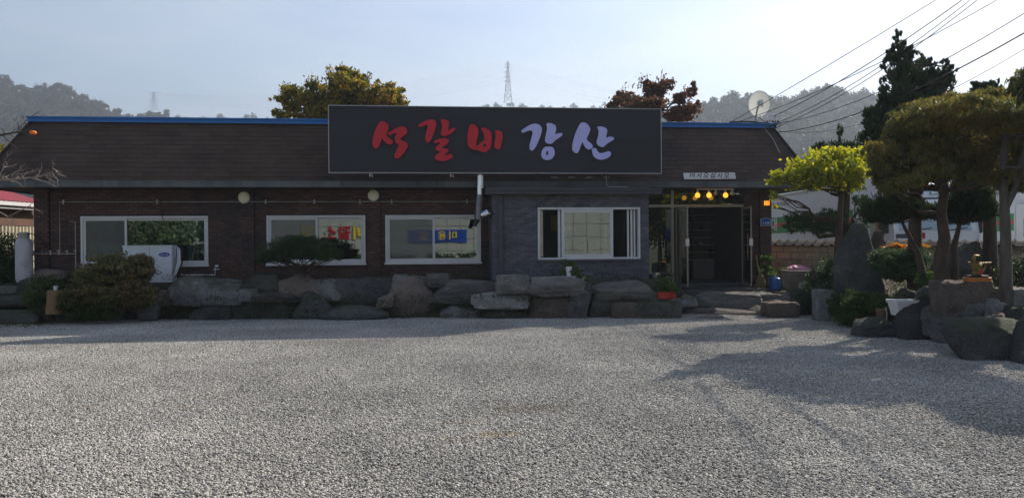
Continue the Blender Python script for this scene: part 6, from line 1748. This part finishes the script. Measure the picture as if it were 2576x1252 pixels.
# white pot with black brush pattern, and terracotta pot
c = at(2270, 793, 13.3); h = 40 / F * 13.3
t = thing('patterned_pot', 'square white flowerpot with black brushed leaves among the garden boulders', 'flowerpot', c)
V = []
for (s_, z_) in ((0.13, 0), (0.172, h * 0.80), (0.188, h * 0.80), (0.198, h), (0.175, h), (0.155, h * 0.75)): V += [(-s_, -s_, z_), (s_, -s_, z_), (s_, s_, z_), (-s_, s_, z_)]
Fc = [(3, 2, 1, 0)] + [(4 * k + i, 4 * k + (i + 1) % 4, 4 * k + 4 + (i + 1) % 4, 4 * k + 4 + i) for k in range(5) for i in range(4)] + [(20, 21, 22, 23)]
m_ = MB(); m_.add(V, Fc); m_.build('pot', M['white'], t, bevel=0.006)
m_ = MB()
for (xa, za, xb, zb3) in ((-.10, .06, -.02, .17), (-.08, .17, -.06, .11), (-.03, .10, .03, .13), (.02, .16, .06, .20), (.03, .08, .06, .06), (-.06, .04, -.01, .09)):
    yy = lambda z_: -0.13 - 0.042 * z_ / (h * 0.8) - 0.004
    dx, dz = (zb3 - za) * 0.12, -(xb - xa) * 0.12
    m_.add([(xa, yy(za), za), ((xa + xb) / 2 + dx, yy((za + zb3) / 2) - .001, (za + zb3) / 2 + dz), (xb, yy(zb3), zb3), ((xa + xb) / 2 - dx, yy((za + zb3) / 2) - .001, (za + zb3) / 2 - dz)], [(0, 1, 2, 3)])
m_.build('pattern', M['black'], t)
t, c, h, r = pot('terracotta_pot', 'brown terracotta pot half hidden left of the white patterned pot', 'flowerpot', 2217, 812, 776, 26, 13.6, surf('brown terracotta', (0.16, 0.11, 0.07), (0.12, 0.08, 0.055), 4, 0.8, 0.3), 0.72)
m_ = MB(); m_.tube([at(2228, 772, 13.4), at(2231, 790, 13.4), at(2230, 806, 13.4)], 0.012, 6); tag(m_.build('stake', M['pipe'], None), 'thin pale stake beside the terracotta pot', 'stake')

# golden figurine on its stand
c = at(2457, 708, 12.35)
t = thing('golden_figurine', 'golden ornamental figurine with outstretched arms on an orange wooden stand', 'figurine', c)
k = 12.35 / F
gold = surf('old gold', (0.36, 0.25, 0.08), (0.16, 0.10, 0.035), 9, 0.5, 0.8, 40, metal=0.4)
m_ = MB(); m_.box(-31 * k, 31 * k, -0.10, 0.10, 0.0, 0.018); m_.box(-28 * k, 30 * k, -0.09, 0.09, 0.019, 0.068); m_.build('stand', surf('orange lacquer wood', (0.55, 0.20, 0.05), (0.42, 0.14, 0.04), 6, 0.35), t, bevel=0.005)
m_ = MB(); m_.box(-22 * k, 24 * k, -0.08, 0.08, 0.069, 0.10); m_.build('base', M['black'], t, bevel=0.01)
m_ = MB()
m_.lathe([(0.06, 0.10), (0.075, 0.13), (0.055, 0.17), (0.07, 0.22), (0.085, 0.26), (0.06, 0.30), (0.03, 0.32)], n=16)
m_.lathe([(0.03, 0.31), (0.06, 0.34), (0.065, 0.38), (0.045, 0.42), (0.015, 0.43)], n=16)
m_.tube([(-0.03, 0, 0.27), (-0.10, -0.01, 0.29), (-0.15, -0.02, 0.31)], [0.03, 0.022, 0.012], 8); m_.tube([(0.03, 0, 0.27), (0.12, -0.01, 0.29), (0.23, -0.02, 0.30)], [0.03, 0.02, 0.01], 8)
m_.tube([(0.05, 0, 0.12), (0.12, 0, 0.20), (0.15, 0, 0.26)], [0.03, 0.02, 0.01], 8); m_.build('figure', gold, t, True)
m_ = MB(); m_.lathe([(0.045, -0.01), (0.045, 0.01), (0.005, 0.02)], (0, -0.06, 0.37), 14, 'y'); m_.build('face_disc', M['black'], t, True)
m_ = MB(); m_.box(0.0, 0.05, -0.085, -0.07, 0.12, 0.18); m_.build('red_tag', M['red'], t)

# ------------------------------------------------------------------ persimmon branches at the left
pb = at(-190, 700, 15.5)
t = thing('persimmon_tree', 'bare persimmon tree reaching in from the left with twigs', 'tree', (pb.x, pb.y, 0.0)); q0 = Vector((pb.x, pb.y, 0))
def rp(px, py, Y=15.5): return Vector(at(px, py, Y)) - q0
m_ = MB(); m_.tube([(0, 0, 0), rp(-185, 600), rp(-170, 480), rp(-160, 380), rp(-150, 300)], [0.12, 0.10, 0.09, 0.06, 0.03], 10); m_.build('trunk', M['bark'], t, True)
def branch(pts, r0, r1, twn, seed, mt):
    random.seed(seed); P_ = [rp(*p) for p in pts]
    m_ = MB(); m_.tube(P_, [r0 + (r1 - r0) * i / (len(P_) - 1) for i in range(len(P_))], 7)
    for i in range(twn):
        j = random.randrange(1, len(P_)); a_ = P_[j - 1].lerp(P_[j], random.random())
        L__ = random.uniform(0.15, 0.42); d_ = Vector((random.uniform(-0.1, 1), random.uniform(-.5, .5), random.uniform(-0.75, 1))).normalized()
        e2 = a_ + d_ * L__; pts2 = limb(m_, a_, e2, 0.008, 0.003, 0.15, 4, 4)
        for q in range(3):
            s0_ = pts2[random.randrange(1, 4)]; d2 = (d_ + Vector((random.uniform(-.8, .8), random.uniform(-.5, .5), random.uniform(-.8, .8)))).normalized()
            limb(m_, s0_, s0_ + d2 * L__ * 0.45, 0.004, 0.0018, 0.12, 3, 3)
    return m_.build('branch', M[mt], t, True)
branch([(-165, 400), (-60, 350), (0, 340), (40, 333), (72, 329), (95, 330)], 0.035, 0.008, 14, 3, 'bark')
branch([(0, 340), (40, 333), (55, 315), (70, 298)], 0.012, 0.005, 6, 4, 'bark')
branch([(-170, 480), (-60, 455), (0, 453), (40, 451), (75, 447), (110, 456), (143, 470)], 0.03, 0.006, 14, 5, 'twig')
branch([(75, 447), (100, 445), (125, 436), (140, 425)], 0.010, 0.004, 7, 6, 'twig')
branch([(0, 453), (25, 440), (60, 436), (90, 432)], 0.010, 0.004, 8, 7, 'twig')
branch([(-10, 455), (8, 425), (10, 410), (20, 408)], 0.010, 0.004, 6, 8, 'twig')
branch([(-160, 470), (-60, 500), (20, 545), (60, 525), (85, 510)], 0.02, 0.004, 4, 9, 'twig')
random.seed(11)
m_ = MB(); m_.lathe([(0.004, 0.036), (0.03, 0.034), (0.058, 0.02), (0.068, -0.004), (0.058, -0.03), (0.03, -0.045), (0.004, -0.047)], at(83, 333.5, 15.45), 16)
tag(m_.build('persimmon', surf('persimmon skin', (0.80, 0.20, 0.03), (0.74, 0.17, 0.03), 6, 0.35), None, True), 'single ripe orange persimmon on the bare branch before the roof corner', 'fruit')

# ------------------------------------------------------------------ neighbour house at the left
ea, eb = at(-260, 560, 20.5), at(100, 560, 25.5); ea.z = eb.z = 0
NB = thing('neighbour_house', 'low neighbouring house with a red corrugated metal roof at the left edge', 'house', ea, math.atan2(eb.y - ea.y, eb.x - ea.x))
NLn = (eb - ea).length; ze_ = at(90, 512, 25.4).z; zr_ = ze_ + 0.75
redm = surf('red metal roof', (0.30, 0.045, 0.05), (0.24, 0.035, 0.04), 1.5, 0.45, 0.2)
m_ = MB(); n_ = int(NLn / 0.09)
for i in range(n_):
    x = i * 0.09; zz = 0.018 if i % 2 else 0.0; z2 = 0.0 if i % 2 else 0.018
    m_.quadslab([(x, -0.35, ze_ + zz), (x + 0.09, -0.35, ze_ + z2), (x + 0.09, 2.2, zr_ + z2), (x, 2.2, zr_ + zz)], (0, 0, -1), 0.008)
m_.build('roof', redm, NB)
m_ = MB(); m_.box(0, NLn, -0.33, -0.28, ze_ - 0.14, ze_ - 0.02); m_.box(0, NLn, -0.26, -0.2, ze_ - 0.24, ze_ - 0.17); m_.build('eave_board', M['white'], NB)
m_ = MB(); m_.box(0, NLn - 0.3, -0.02, 3.6, ze_ - 0.75, ze_ - 0.05); m_.build('upper_wall', surf('brown boards', (0.16, 0.09, 0.06), (0.12, 0.07, 0.05), 2, 0.8), NB)
crm = surf('cream corrugated sheet', (0.58, 0.54, 0.42), (0.50, 0.46, 0.36), 1.5, 0.6)
for i in range(int(NLn / 0.14)):
    x = i * 0.14
    m_ = MB(); m_.add([(x, -0.12, 0), (x + 0.05, -0.12, 0), (x + 0.07, -0.06, 0), (x + 0.12, -0.06, 0), (x + 0.14, -0.12, 0)] + [(x, -0.12, ze_ - 0.77), (x + 0.05, -0.12, ze_ - 0.77), (x + 0.07, -0.06, ze_ - 0.77), (x + 0.12, -0.06, ze_ - 0.77), (x + 0.14, -0.12, ze_ - 0.77)], [(0, 1, 6, 5), (1, 2, 7, 6), (2, 3, 8, 7), (3, 4, 9, 8)])
    m_.build('sheet_rib', crm, NB)
shrub('yellow_bush', 'yellowish bush on the slope behind the left roof corner', 'bush', [ell(5, 395, 34, 34, 34, .8), ell(-40, 380, 34, 40, 40, .8), ell(-10, 430, 34, 60, 36, .8)], 5000, 0.12, 0.5, LM['autumn'], zb=0.0)

# ------------------------------------------------------------------ trees behind the building
tb = W3(850, 420, 31)
tree('zelkova_tree', 'broad autumn tree in green and orange behind the left edge of the big sign', 'tree', (tb[0], 31, 0.0),
     [(tb[0], 31, 0.0), W3(850, 400, 31), W3(855, 330, 31), W3(860, 270, 31)],
     [ell(x, y, 31 + random.uniform(-.8, .8), rx, ry, rx * .013) for x, y, rx, ry in ((884, 222, 60, 40), (868, 190, 38, 22), (905, 196, 24, 16), (741, 250, 46, 34), (725, 225, 22, 14), (715, 281, 28, 20), (805, 248, 54, 40), (790, 215, 22, 12), (965, 240, 46, 30), (1000, 232, 22, 16), (996, 262, 30, 18), (840, 285, 80, 30), (930, 275, 70, 30), (770, 295, 50, 20), (950, 205, 8, 10))],
     21000, 0.17, 0.42, LM['autumn'], 'bark', 'hang', 0.28, shell=0.4, twigs=3)
tb = W3(1640, 420, 30)
tree('red_maple', 'reddish brown autumn tree behind the right edge of the big sign', 'tree', (tb[0], 30, 0.0),
     [(tb[0], 30, 0.0), W3(1650, 400, 30), W3(1655, 330, 30), W3(1650, 280, 30)],
     [ell(x, y, 30 + random.uniform(-.8, .8), rx, ry, rx * .013) for x, y, rx, ry in ((1648, 232, 32, 26), (1572, 252, 36, 16), (1535, 266, 18, 10), (1676, 214, 18, 17), (1626, 210, 13, 9), (1739, 228, 14, 20), (1714, 248, 22, 16), (1712, 284, 44, 22), (1622, 264, 54, 16), (1560, 236, 12, 6), (1755, 262, 10, 8))],
     9500, 0.17, 0.42, LM['red'], 'bark', 'hang', 0.22, shell=0.35, twigs=5)
# whippy shoots above both crowns
for (x0s, x1s, yb_, Y_, lab, own) in ((700, 1010, 200, 31, 'zelkova', 'zelkova_tree'), (1540, 1750, 222, 30, 'maple', 'red_maple')):
    m_ = MB(); q0 = bpy.data.objects[own].location; LP = []
    for k_ in range(16):
        x = random.uniform(x0s, x1s); yb2 = 178 + 75 * ((x - (x0s + x1s) / 2) / ((x1s - x0s) / 2)) ** 2 + (25 if own == 'red_maple' else 10)
        a_ = Vector(at(x, yb2 + 10, Y_)) - q0; b_ = Vector(at(x + random.uniform(-8, 8), yb2 - random.uniform(8, 30), Y_)) - q0
        m_.tube([a_, a_.lerp(b_, 0.5), b_], [0.02, 0.012, 0.005], 4)
        for _ in range(14): LP.append(np.array(a_.lerp(b_, random.random())) + rng.normal(size=3) * 0.08)
    m_.build('shoots', M['bark'], bpy.data.objects[own]); LP = np.array(LP)
    leaves('shoot_leaves', LP, np.tile([0, 0, 1.0], (len(LP), 1)), 0.15, 0.4, LM['autumn' if own[0] == 'z' else 'red'], 'hang', bpy.data.objects[own])
shrub('golden_bush', 'sunlit golden yellow bushes beyond the trucks', 'bush', [ell(2440, 448, 34, 50, 22, .8), ell(2500, 440, 34, 50, 26, .8), ell(2400, 440, 34, 40, 14, .8), ell(2300, 440, 36, 50, 16, .8)], 9000, 0.14, 0.5, LM['yellow'], zb=0.0)
# red roofed house far behind the corner
hc = at(2000, 420, 48)
t = thing('far_house', 'distant house with a dull red roof beyond the right roof corner', 'house', (hc.x, hc.y, 0))
zt_ = at(1990, 384, 48).z; ze2 = at(1990, 400, 48).z
m_ = MB(); m_.add([(-3, 0, ze2), (9, 0, ze2), (9, 4, zt_), (-3, 4, zt_), (9, 8, ze2), (-3, 8, ze2)], [(0, 1, 2, 3), (3, 2, 4, 5), (1, 4, 2), (0, 3, 5)]); m_.build('roof', redm, t)
m_ = MB(); m_.box(-2.6, 8.6, 0.5, 7.5, 0, ze2 - 0.02); m_.build('wall', M['white'], t)
for xx in (0, 3, 6):
    m_ = MB(); m_.box(xx, xx + 1.2, 0.44, 0.498, 1.0, 2.2); m_.build('window', M['shop_glass'], t)

# ------------------------------------------------------------------ hills
def forest_proto(i, mat, n=230, tall=1.0):
    r = np.random.default_rng(100 + i)
    k = 14
    d = r.normal(size=(k, 3)); d /= np.linalg.norm(d, axis=1)[:, None]; d[:, 2] = np.abs(d[:, 2]) * 0.9
    cen = d * np.array([0.36, 0.36, 0.42 * tall]) * r.uniform(0.6, 1.05, (k, 1)) + np.array([0, 0, 0.35])
    P = cen[r.integers(0, k, n)] + r.normal(size=(n, 3)) * 0.095
    a = r.normal(size=(n, 3)); a /= np.linalg.norm(a, axis=1)[:, None]; b_ = np.cross(a, r.normal(size=(n, 3))); b_ /= np.linalg.norm(b_, axis=1)[:, None]
    s = 0.15 * r.uniform(0.7, 1.3, (n, 1))
    v = np.stack([P - a * s * .5, P + b_ * s * .35, P + a * s * .5, P - b_ * s * .35], 1).reshape(-1, 3)
    me = raw_mesh('forest crown', v, np.arange(4 * n).reshape(n, 4), mat, r.uniform(0, 1, n))
    return bpy.data.objects.new('forest crown %d' % i, me)
protoA = [forest_proto(i, LM['forest'], tall=random.uniform(.9, 1.5)) for i in range(5)]
protoB = [forest_proto(10 + i, LM['forest2'], tall=random.uniform(.9, 1.5)) for i in range(5)]

def hill(name, fname, prof, D, near, crown, spacing, protos, label, fall=0.5, seed=1, pw=1.25):
    """ground that climbs from 'near' to a measured ridge line at distance D, and the wood on it"""
    r = np.random.default_rng(seed)
    xs = np.array([p[0] for p in prof], float); ys = np.array([p[1] for p in prof], float)
    def ridge(px): y = np.interp(px, xs, ys); p = at(px, y, D); return p.z - crown * 0.75
    nx, ny = 120, 26
    V, Fc = [], []
    def pt(px, t_):
        Yd = near + (D - near) * t_
        zr = ridge(px) + 2.0 * noise.noise(Vector((px * 0.01, t_ * 3, seed)))
        if t_ <= 1: z = zr * (t_ ** pw) + 0.04 * zr * math.sin(t_ * 9 + px * 0.02) * t_ * (1 - t_) * 4
        else: z = zr * max(0, 1 - (t_ - 1) / fall)
        gx = (px - 1288) / F * D * (0.55 + 0.45 * t_)
        return (gx if t_ <= 1 else (px - 1288) / F * D, Yd, z - 0.5)
    for j in range(ny + 1):
        for i in range(nx + 1): V.append(pt(xs[0] + (xs[-1] - xs[0]) * i / nx, 1.5 * j / ny))
    for j in range(ny):
        for i in range(nx): a = j * (nx + 1) + i; Fc.append((a, a + 1, a + nx + 2, a + nx + 1))
    tag(link(name, raw_mesh(name, V, Fc, M['hill'], smooth=True)), kind='structure')
    W__ = (xs[-1] - xs[0]) / F * D; n = int(W__ * (D - near) * 1.1 / spacing ** 2)
    P, Rr, Sc_, K = [], [], [], []
    for k in range(n):
        px = r.uniform(xs[0], xs[-1]); t_ = r.uniform(0.25, 1.06)
        P.append(pt(px, min(t_, 1.05))); s = crown * r.uniform(0.65, 1.25)
        Rr.append((0, 0, r.uniform(0, 6.28))); Sc_.append((s, s, s * r.uniform(0.85, 1.25))); K.append(int(r.integers(0, len(protos))))
    tag(scatter(fname, P, Rr, Sc_, K, [p.copy() for p in protos]), label, 'forest')

hill('right_hill', 'right_hill_forest', [(1480, 300), (1700, 285), (1757, 262), (1800, 243), (1860, 235), (1900, 230), (1980, 240), (2030, 237), (2060, 222), (2085, 211), (2110, 217), (2125, 238), (2170, 229), (2215, 237), (2300, 232), (2450, 240), (2600, 262), (2900, 300)], 450, 195, 6.8, 4.7, protoB, 'hazy wooded hill behind the satellite dish and the tall juniper', seed=2)
hill('left_hill', 'left_hill_forest', [(-500, 170), (-200, 165), (0, 192), (60, 206), (96, 213), (122, 224), (150, 212), (165, 210), (178, 226), (207, 234), (241, 250), (275, 263), (321, 280), (344, 287), (367, 281), (390, 277), (425, 288), (450, 295), (600, 318)], 570, 255, 5.8, 5.3, protoA, 'hazy autumn-brown wooded hill behind the left end of the roof', seed=3)
hill('middle_ridge', 'middle_ridge_forest', [(330, 300), (400, 300), (480, 298), (530, 295), (600, 290), (650, 285), (720, 282), (1040, 272), (1120, 268), (1180, 266), (1230, 262), (1262, 254), (1295, 252), (1330, 255), (1370, 263), (1400, 264), (1440, 264), (1500, 264), (1515, 256), (1540, 245), (1580, 250), (1700, 262), (1800, 270)], 900, 700, 8.5, 9.5, protoB, 'pale far wooded ridge along the roof line behind the big sign', seed=4)

# ------------------------------------------------------------------ pylons and their lines
lm_ = surf('line wire', (0.10, 0.105, 0.11), (0.10, 0.105, 0.11), 2, 0.5)
def pylon(label, px, ytop, ybot, Y, arms, wd):
    base = at(px, ybot, Y); H = at(px, ytop, Y).z - base.z
    t = thing('power_pylon', label, 'pylon', base, 0, 'power pylons on the ridges')
    m_ = MB(); r_ = 0.125 * H / 31
    def hwid(f): return (wd * 0.5) * (1 - f) ** 1.3 + wd * 0.07
    lv = [0, .16, .30, .42, .52, .61, .69, .77, .84, .91, 1.0]
    for sx in (-1, 1):
        for sy in (-1, 1): m_.tube([(sx * hwid(f), sy * hwid(f), f * H) for f in lv], r_ * 1.3, 4)
    for a_, b_ in zip(lv[:-1], lv[1:]):
        for sy in (-1, 1):
            m_.tube([(-hwid(a_), sy * hwid(a_), a_ * H), (hwid(b_), sy * hwid(b_), b_ * H)], r_, 3); m_.tube([(hwid(a_), sy * hwid(a_), a_ * H), (-hwid(b_), sy * hwid(b_), b_ * H)], r_, 3)
            m_.tube([(-hwid(b_), sy * hwid(b_), b_ * H), (hwid(b_), sy * hwid(b_), b_ * H)], r_, 3)
    m_.build('mast', lm_, t)
    for f, l_ in arms:
        m_ = MB(); m_.tube([(-l_, 0, f * H), (l_, 0, f * H)], r_ * 1.2, 4)
        for s_ in (-1, 1): m_.tube([(s_ * l_, 0, f * H), (s_ * hwid(f), 0, f * H + 0.035 * H)], r_, 3); m_.tube([(s_ * l_, 0, f * H), (s_ * l_, 0, f * H - 0.03 * H)], r_ * 1.3, 3)
        m_.build('cross_arm', lm_, t)
    return base, H
b1, H1 = pylon('tall lattice pylon on the far ridge above the big sign', 1278, 155, 258, 900, ((.93, 3.0), (.85, 3.2), (.74, 3.6), (.63, 3.8), (.52, 3.9)), 8.2)
b2, H2 = pylon('small distant lattice pylon above the left part of the roof', 387, 232, 279, 960, ((.95, 5.4), (.78, 5.1), (.64, 5.7), (.50, 5.1)), 8.2)
def span(a, b, sag, r_, label):
    pts = [a.lerp(b, i / 16) - Vector((0, 0, sag * 4 * (i / 16) * (1 - i / 16))) for i in range(17)]
    m_ = MB(); m_.tube(pts, r_, 3); tag(m_.build('power_line', lm_), label, 'power line', 'power lines strung between the pylons')
for fi, f in enumerate((1.0, .93, .85, .74, .63, .52)):
    rank = ('topmost', 'second from top', 'third from top', 'fourth from top', 'fifth from top', 'lowest')[fi]
    for s_ in (-1, 1):
        if f == 1.0 and s_ > 0: continue
        sd = 'single' if f == 1.0 else ('left-hung' if s_ < 0 else 'right-hung')
        a = b1 + Vector((s_ * 3.3, 0, H1 * f)); b = b2 + Vector((s_ * 4.5, 0, H2 * min(1, f)))
        span(a, b, 18, 0.055, '%s %s power line sagging left from the tall pylon to the small pylon' % (rank, sd))
        c2 = at(1900, 262 + (1 - f) * 60, 840) + Vector((s_ * 3, 0, 0)); span(a, c2, 10, 0.055, '%s %s power line running right from the tall pylon behind the red tree' % (rank, sd))
        if s_ < 0: span(b, at(-200, 208 + (1 - f) * 70, 780), 12, 0.05, '%s power line leaving the small pylon towards the left edge' % rank)
for (x, y, lab) in ((173, 199, 'leftmost tiny dark marker ball in the sky above the left hill'), (263, 201, 'second tiny marker ball from the left, above the hill shoulder'), (378, 213, 'tiny marker ball just above the small pylon'), (468, 212, 'tiny marker ball right of the small pylon'),
                (583, 217, 'tiny marker ball midway between small pylon and autumn tree'), (670, 220, 'tiny marker ball just left of the autumn tree'), (1063, 199, 'lowest tiny marker ball right of the autumn tree'), (1120, 182, 'middle tiny marker ball left of the tall pylon'), (1180, 180, 'nearest tiny marker ball left of the tall pylon'), (1456, 191, 'lone tiny marker ball right of the tall pylon')):
    m_ = MB(); m_.lathe([(0.01, -.42), (0.3, -.3), (0.42, 0), (0.3, .3), (0.01, .42)], at(x, y, 840), 8)
    tag(m_.build('marker_ball', M['black'], None, True), lab, 'marker', 'marker balls on the power lines')

# ------------------------------------------------------------------ what stands behind the camera and shows in the glass
def mir(px, py, Y): return mirrored(Vector(at(px, py, Y)))
YO = 44.0
O = thing('opposite_building', 'pale panelled building across the lot, seen mirrored in the windows', 'building', (0, 0, 0))
panel = surf('pale wall panel', (0.40, 0.415, 0.40), (0.35, 0.365, 0.355), 0.8, 0.6)
gx0, gx1, zlo, zhi = 560, 1620, 652, 470
m_ = MB(); k0 = 0
A0 = mir(gx0, 600, YO); A1 = mir(gx1, 600, YO); od = (A1 - A0); OL = math.hypot(od.x, od.y); odir = Vector((od.x, od.y, 0)).normalized(); onr = Vector((-odir.y, odir.x, 0))
if (CORNER - A0).dot(onr) < 0: onr = -onr
A0.z = 0
O.location = A0; O.rotation_euler = (0, 0, math.atan2(odir.y, odir.x)); sgn = 1 if onr.dot(Vector((-odir.y, odir.x, 0))) > 0 else -1
m_.box(0, OL, -5 if sgn > 0 else 0, 0 if sgn > 0 else 5, 0, 4.95); m_.build('wall', M['concrete'], O)
for i in range(int(OL / 0.75)):
    for j in range(7):
        m_ = MB(); m_.box(i * 0.75 + 0.015, i * 0.75 + 0.735, 0.001 * sgn, 0.03 * sgn, 0.05 + j * 0.7, 0.05 + j * 0.7 + 0.67) if sgn > 0 else m_.box(i * 0.75 + 0.015, i * 0.75 + 0.735, -0.03, -0.001, 0.05 + j * 0.7, 0.05 + j * 0.7 + 0.67)
        m_.build('panel', panel, O)
def onO(px, py): q = mir(px, py, YO) - A0; return q.dot(odir), q.z
b0 = onO(1030, 579); b1_ = onO(1175, 609)
m_ = MB(); m_.box(min(b0[0], b1_[0]), max(b0[0], b1_[0]), min(0.04 * sgn, 0.09 * sgn), max(0.04 * sgn, 0.09 * sgn), b1_[1], b0[1]); m_.build('banner', surf('blue banner', (0.01, 0.07, 0.38), (0.01, 0.06, 0.34), 2, .5), O)
rotO = (R(90), 0, math.pi if sgn > 0 else 0)
yel = surf('yellow letter', (0.80, 0.58, 0.02), (0.76, 0.54, 0.02), 2, .5)
for ch, px in (('미', 1140), ('용', 1112), ('실', 1066)):
    q = onO(px, 594); text('banner_letter', ch, 0.46, 0.46, yel, O, (q[0], 0.10 * sgn, q[1]), rotO, 0.004, offset=0.02)
for ch, px, mt in (('갈', 868, 'red'), ('소', 832, 'red'), ('비', 905, None), ('집', 775, None)):
    q = onO(px, 588); text('wall_letter', ch, 0.72, 0.72, M['red'] if mt else yel, O, (q[0], 0.08 * sgn, q[1]), rotO, 0.02, offset=0.02)
def mclump(px, py, Y, rx, ry): c = mir(px, py, Y); kk = Y / F; return (np.array(c), np.array([rx * kk, rx * kk * .8, ry * kk]))
def mtree(label, px, Y, clumps, n, lm, ylow=640, name='yard_tree'):
    b_ = mir(px, ylow, Y); 
    tree(name, label, 'tree', (b_.x, b_.y, 0), [(b_.x, b_.y, 0), (b_.x, b_.y, 1.5), (b_.x, b_.y, 3.0)], clumps, n, 0.24, 0.5, lm, 'bark', 'random', 0.15, shell=0.3)
mtree('leafy green tree across the lot, mirrored in the leftmost window', 400, 42, [mclump(400, 600, 42, 60, 40), mclump(350, 580, 42, 50, 44), mclump(460, 600, 42, 50, 40), mclump(280, 590, 43, 70, 44), mclump(210, 580, 43, 70, 50), mclump(380, 560, 44, 120, 60), mclump(300, 640, 41, 140, 24)], 16000, LM['yard'])
mtree('dark green tree across the lot beside the pale building', 540, 40, [mclump(540, 590, 40, 50, 50), mclump(590, 570, 41, 40, 60)], 4000, LM['pine'])
mtree('autumn tree across the lot, mirrored in the entrance glass', 1660, 38, [mclump(1660, 560, 38, 70, 60), mclump(1720, 590, 38, 60, 50), mclump(1600, 540, 38, 60, 50)], 7000, LM['autumn'])
hc0 = [mclump(x, 652, 40, 46, 14) for x in range(620, 1300, 70)]  # added hedge row, only there to darken the foot of the mirrored wall
shrub('added_hedge', 'low dark hedge added across the lot to darken the bottom of the window reflections', 'hedge', hc0, 9000, 0.14, 0.5, LM['pine'], zb=0.0)
# ------------------------------------------------------------------ air
m, n, l, b = _nodes('haze air')
n.remove(b)
pv = n.new('ShaderNodeVolumePrincipled')
pv.inputs['Color'].default_value = HAZE_COLOR; pv.inputs['Density'].default_value = HAZE_DENSITY; pv.inputs['Anisotropy'].default_value = 0.35
l.new(pv.outputs[0], n['Material Output'].inputs['Volume'])
m_ = MB(); m_.box(-1550, 1550, -650, 1550, -1.06, 236); tag(m_.build('haze', m), kind='stuff')
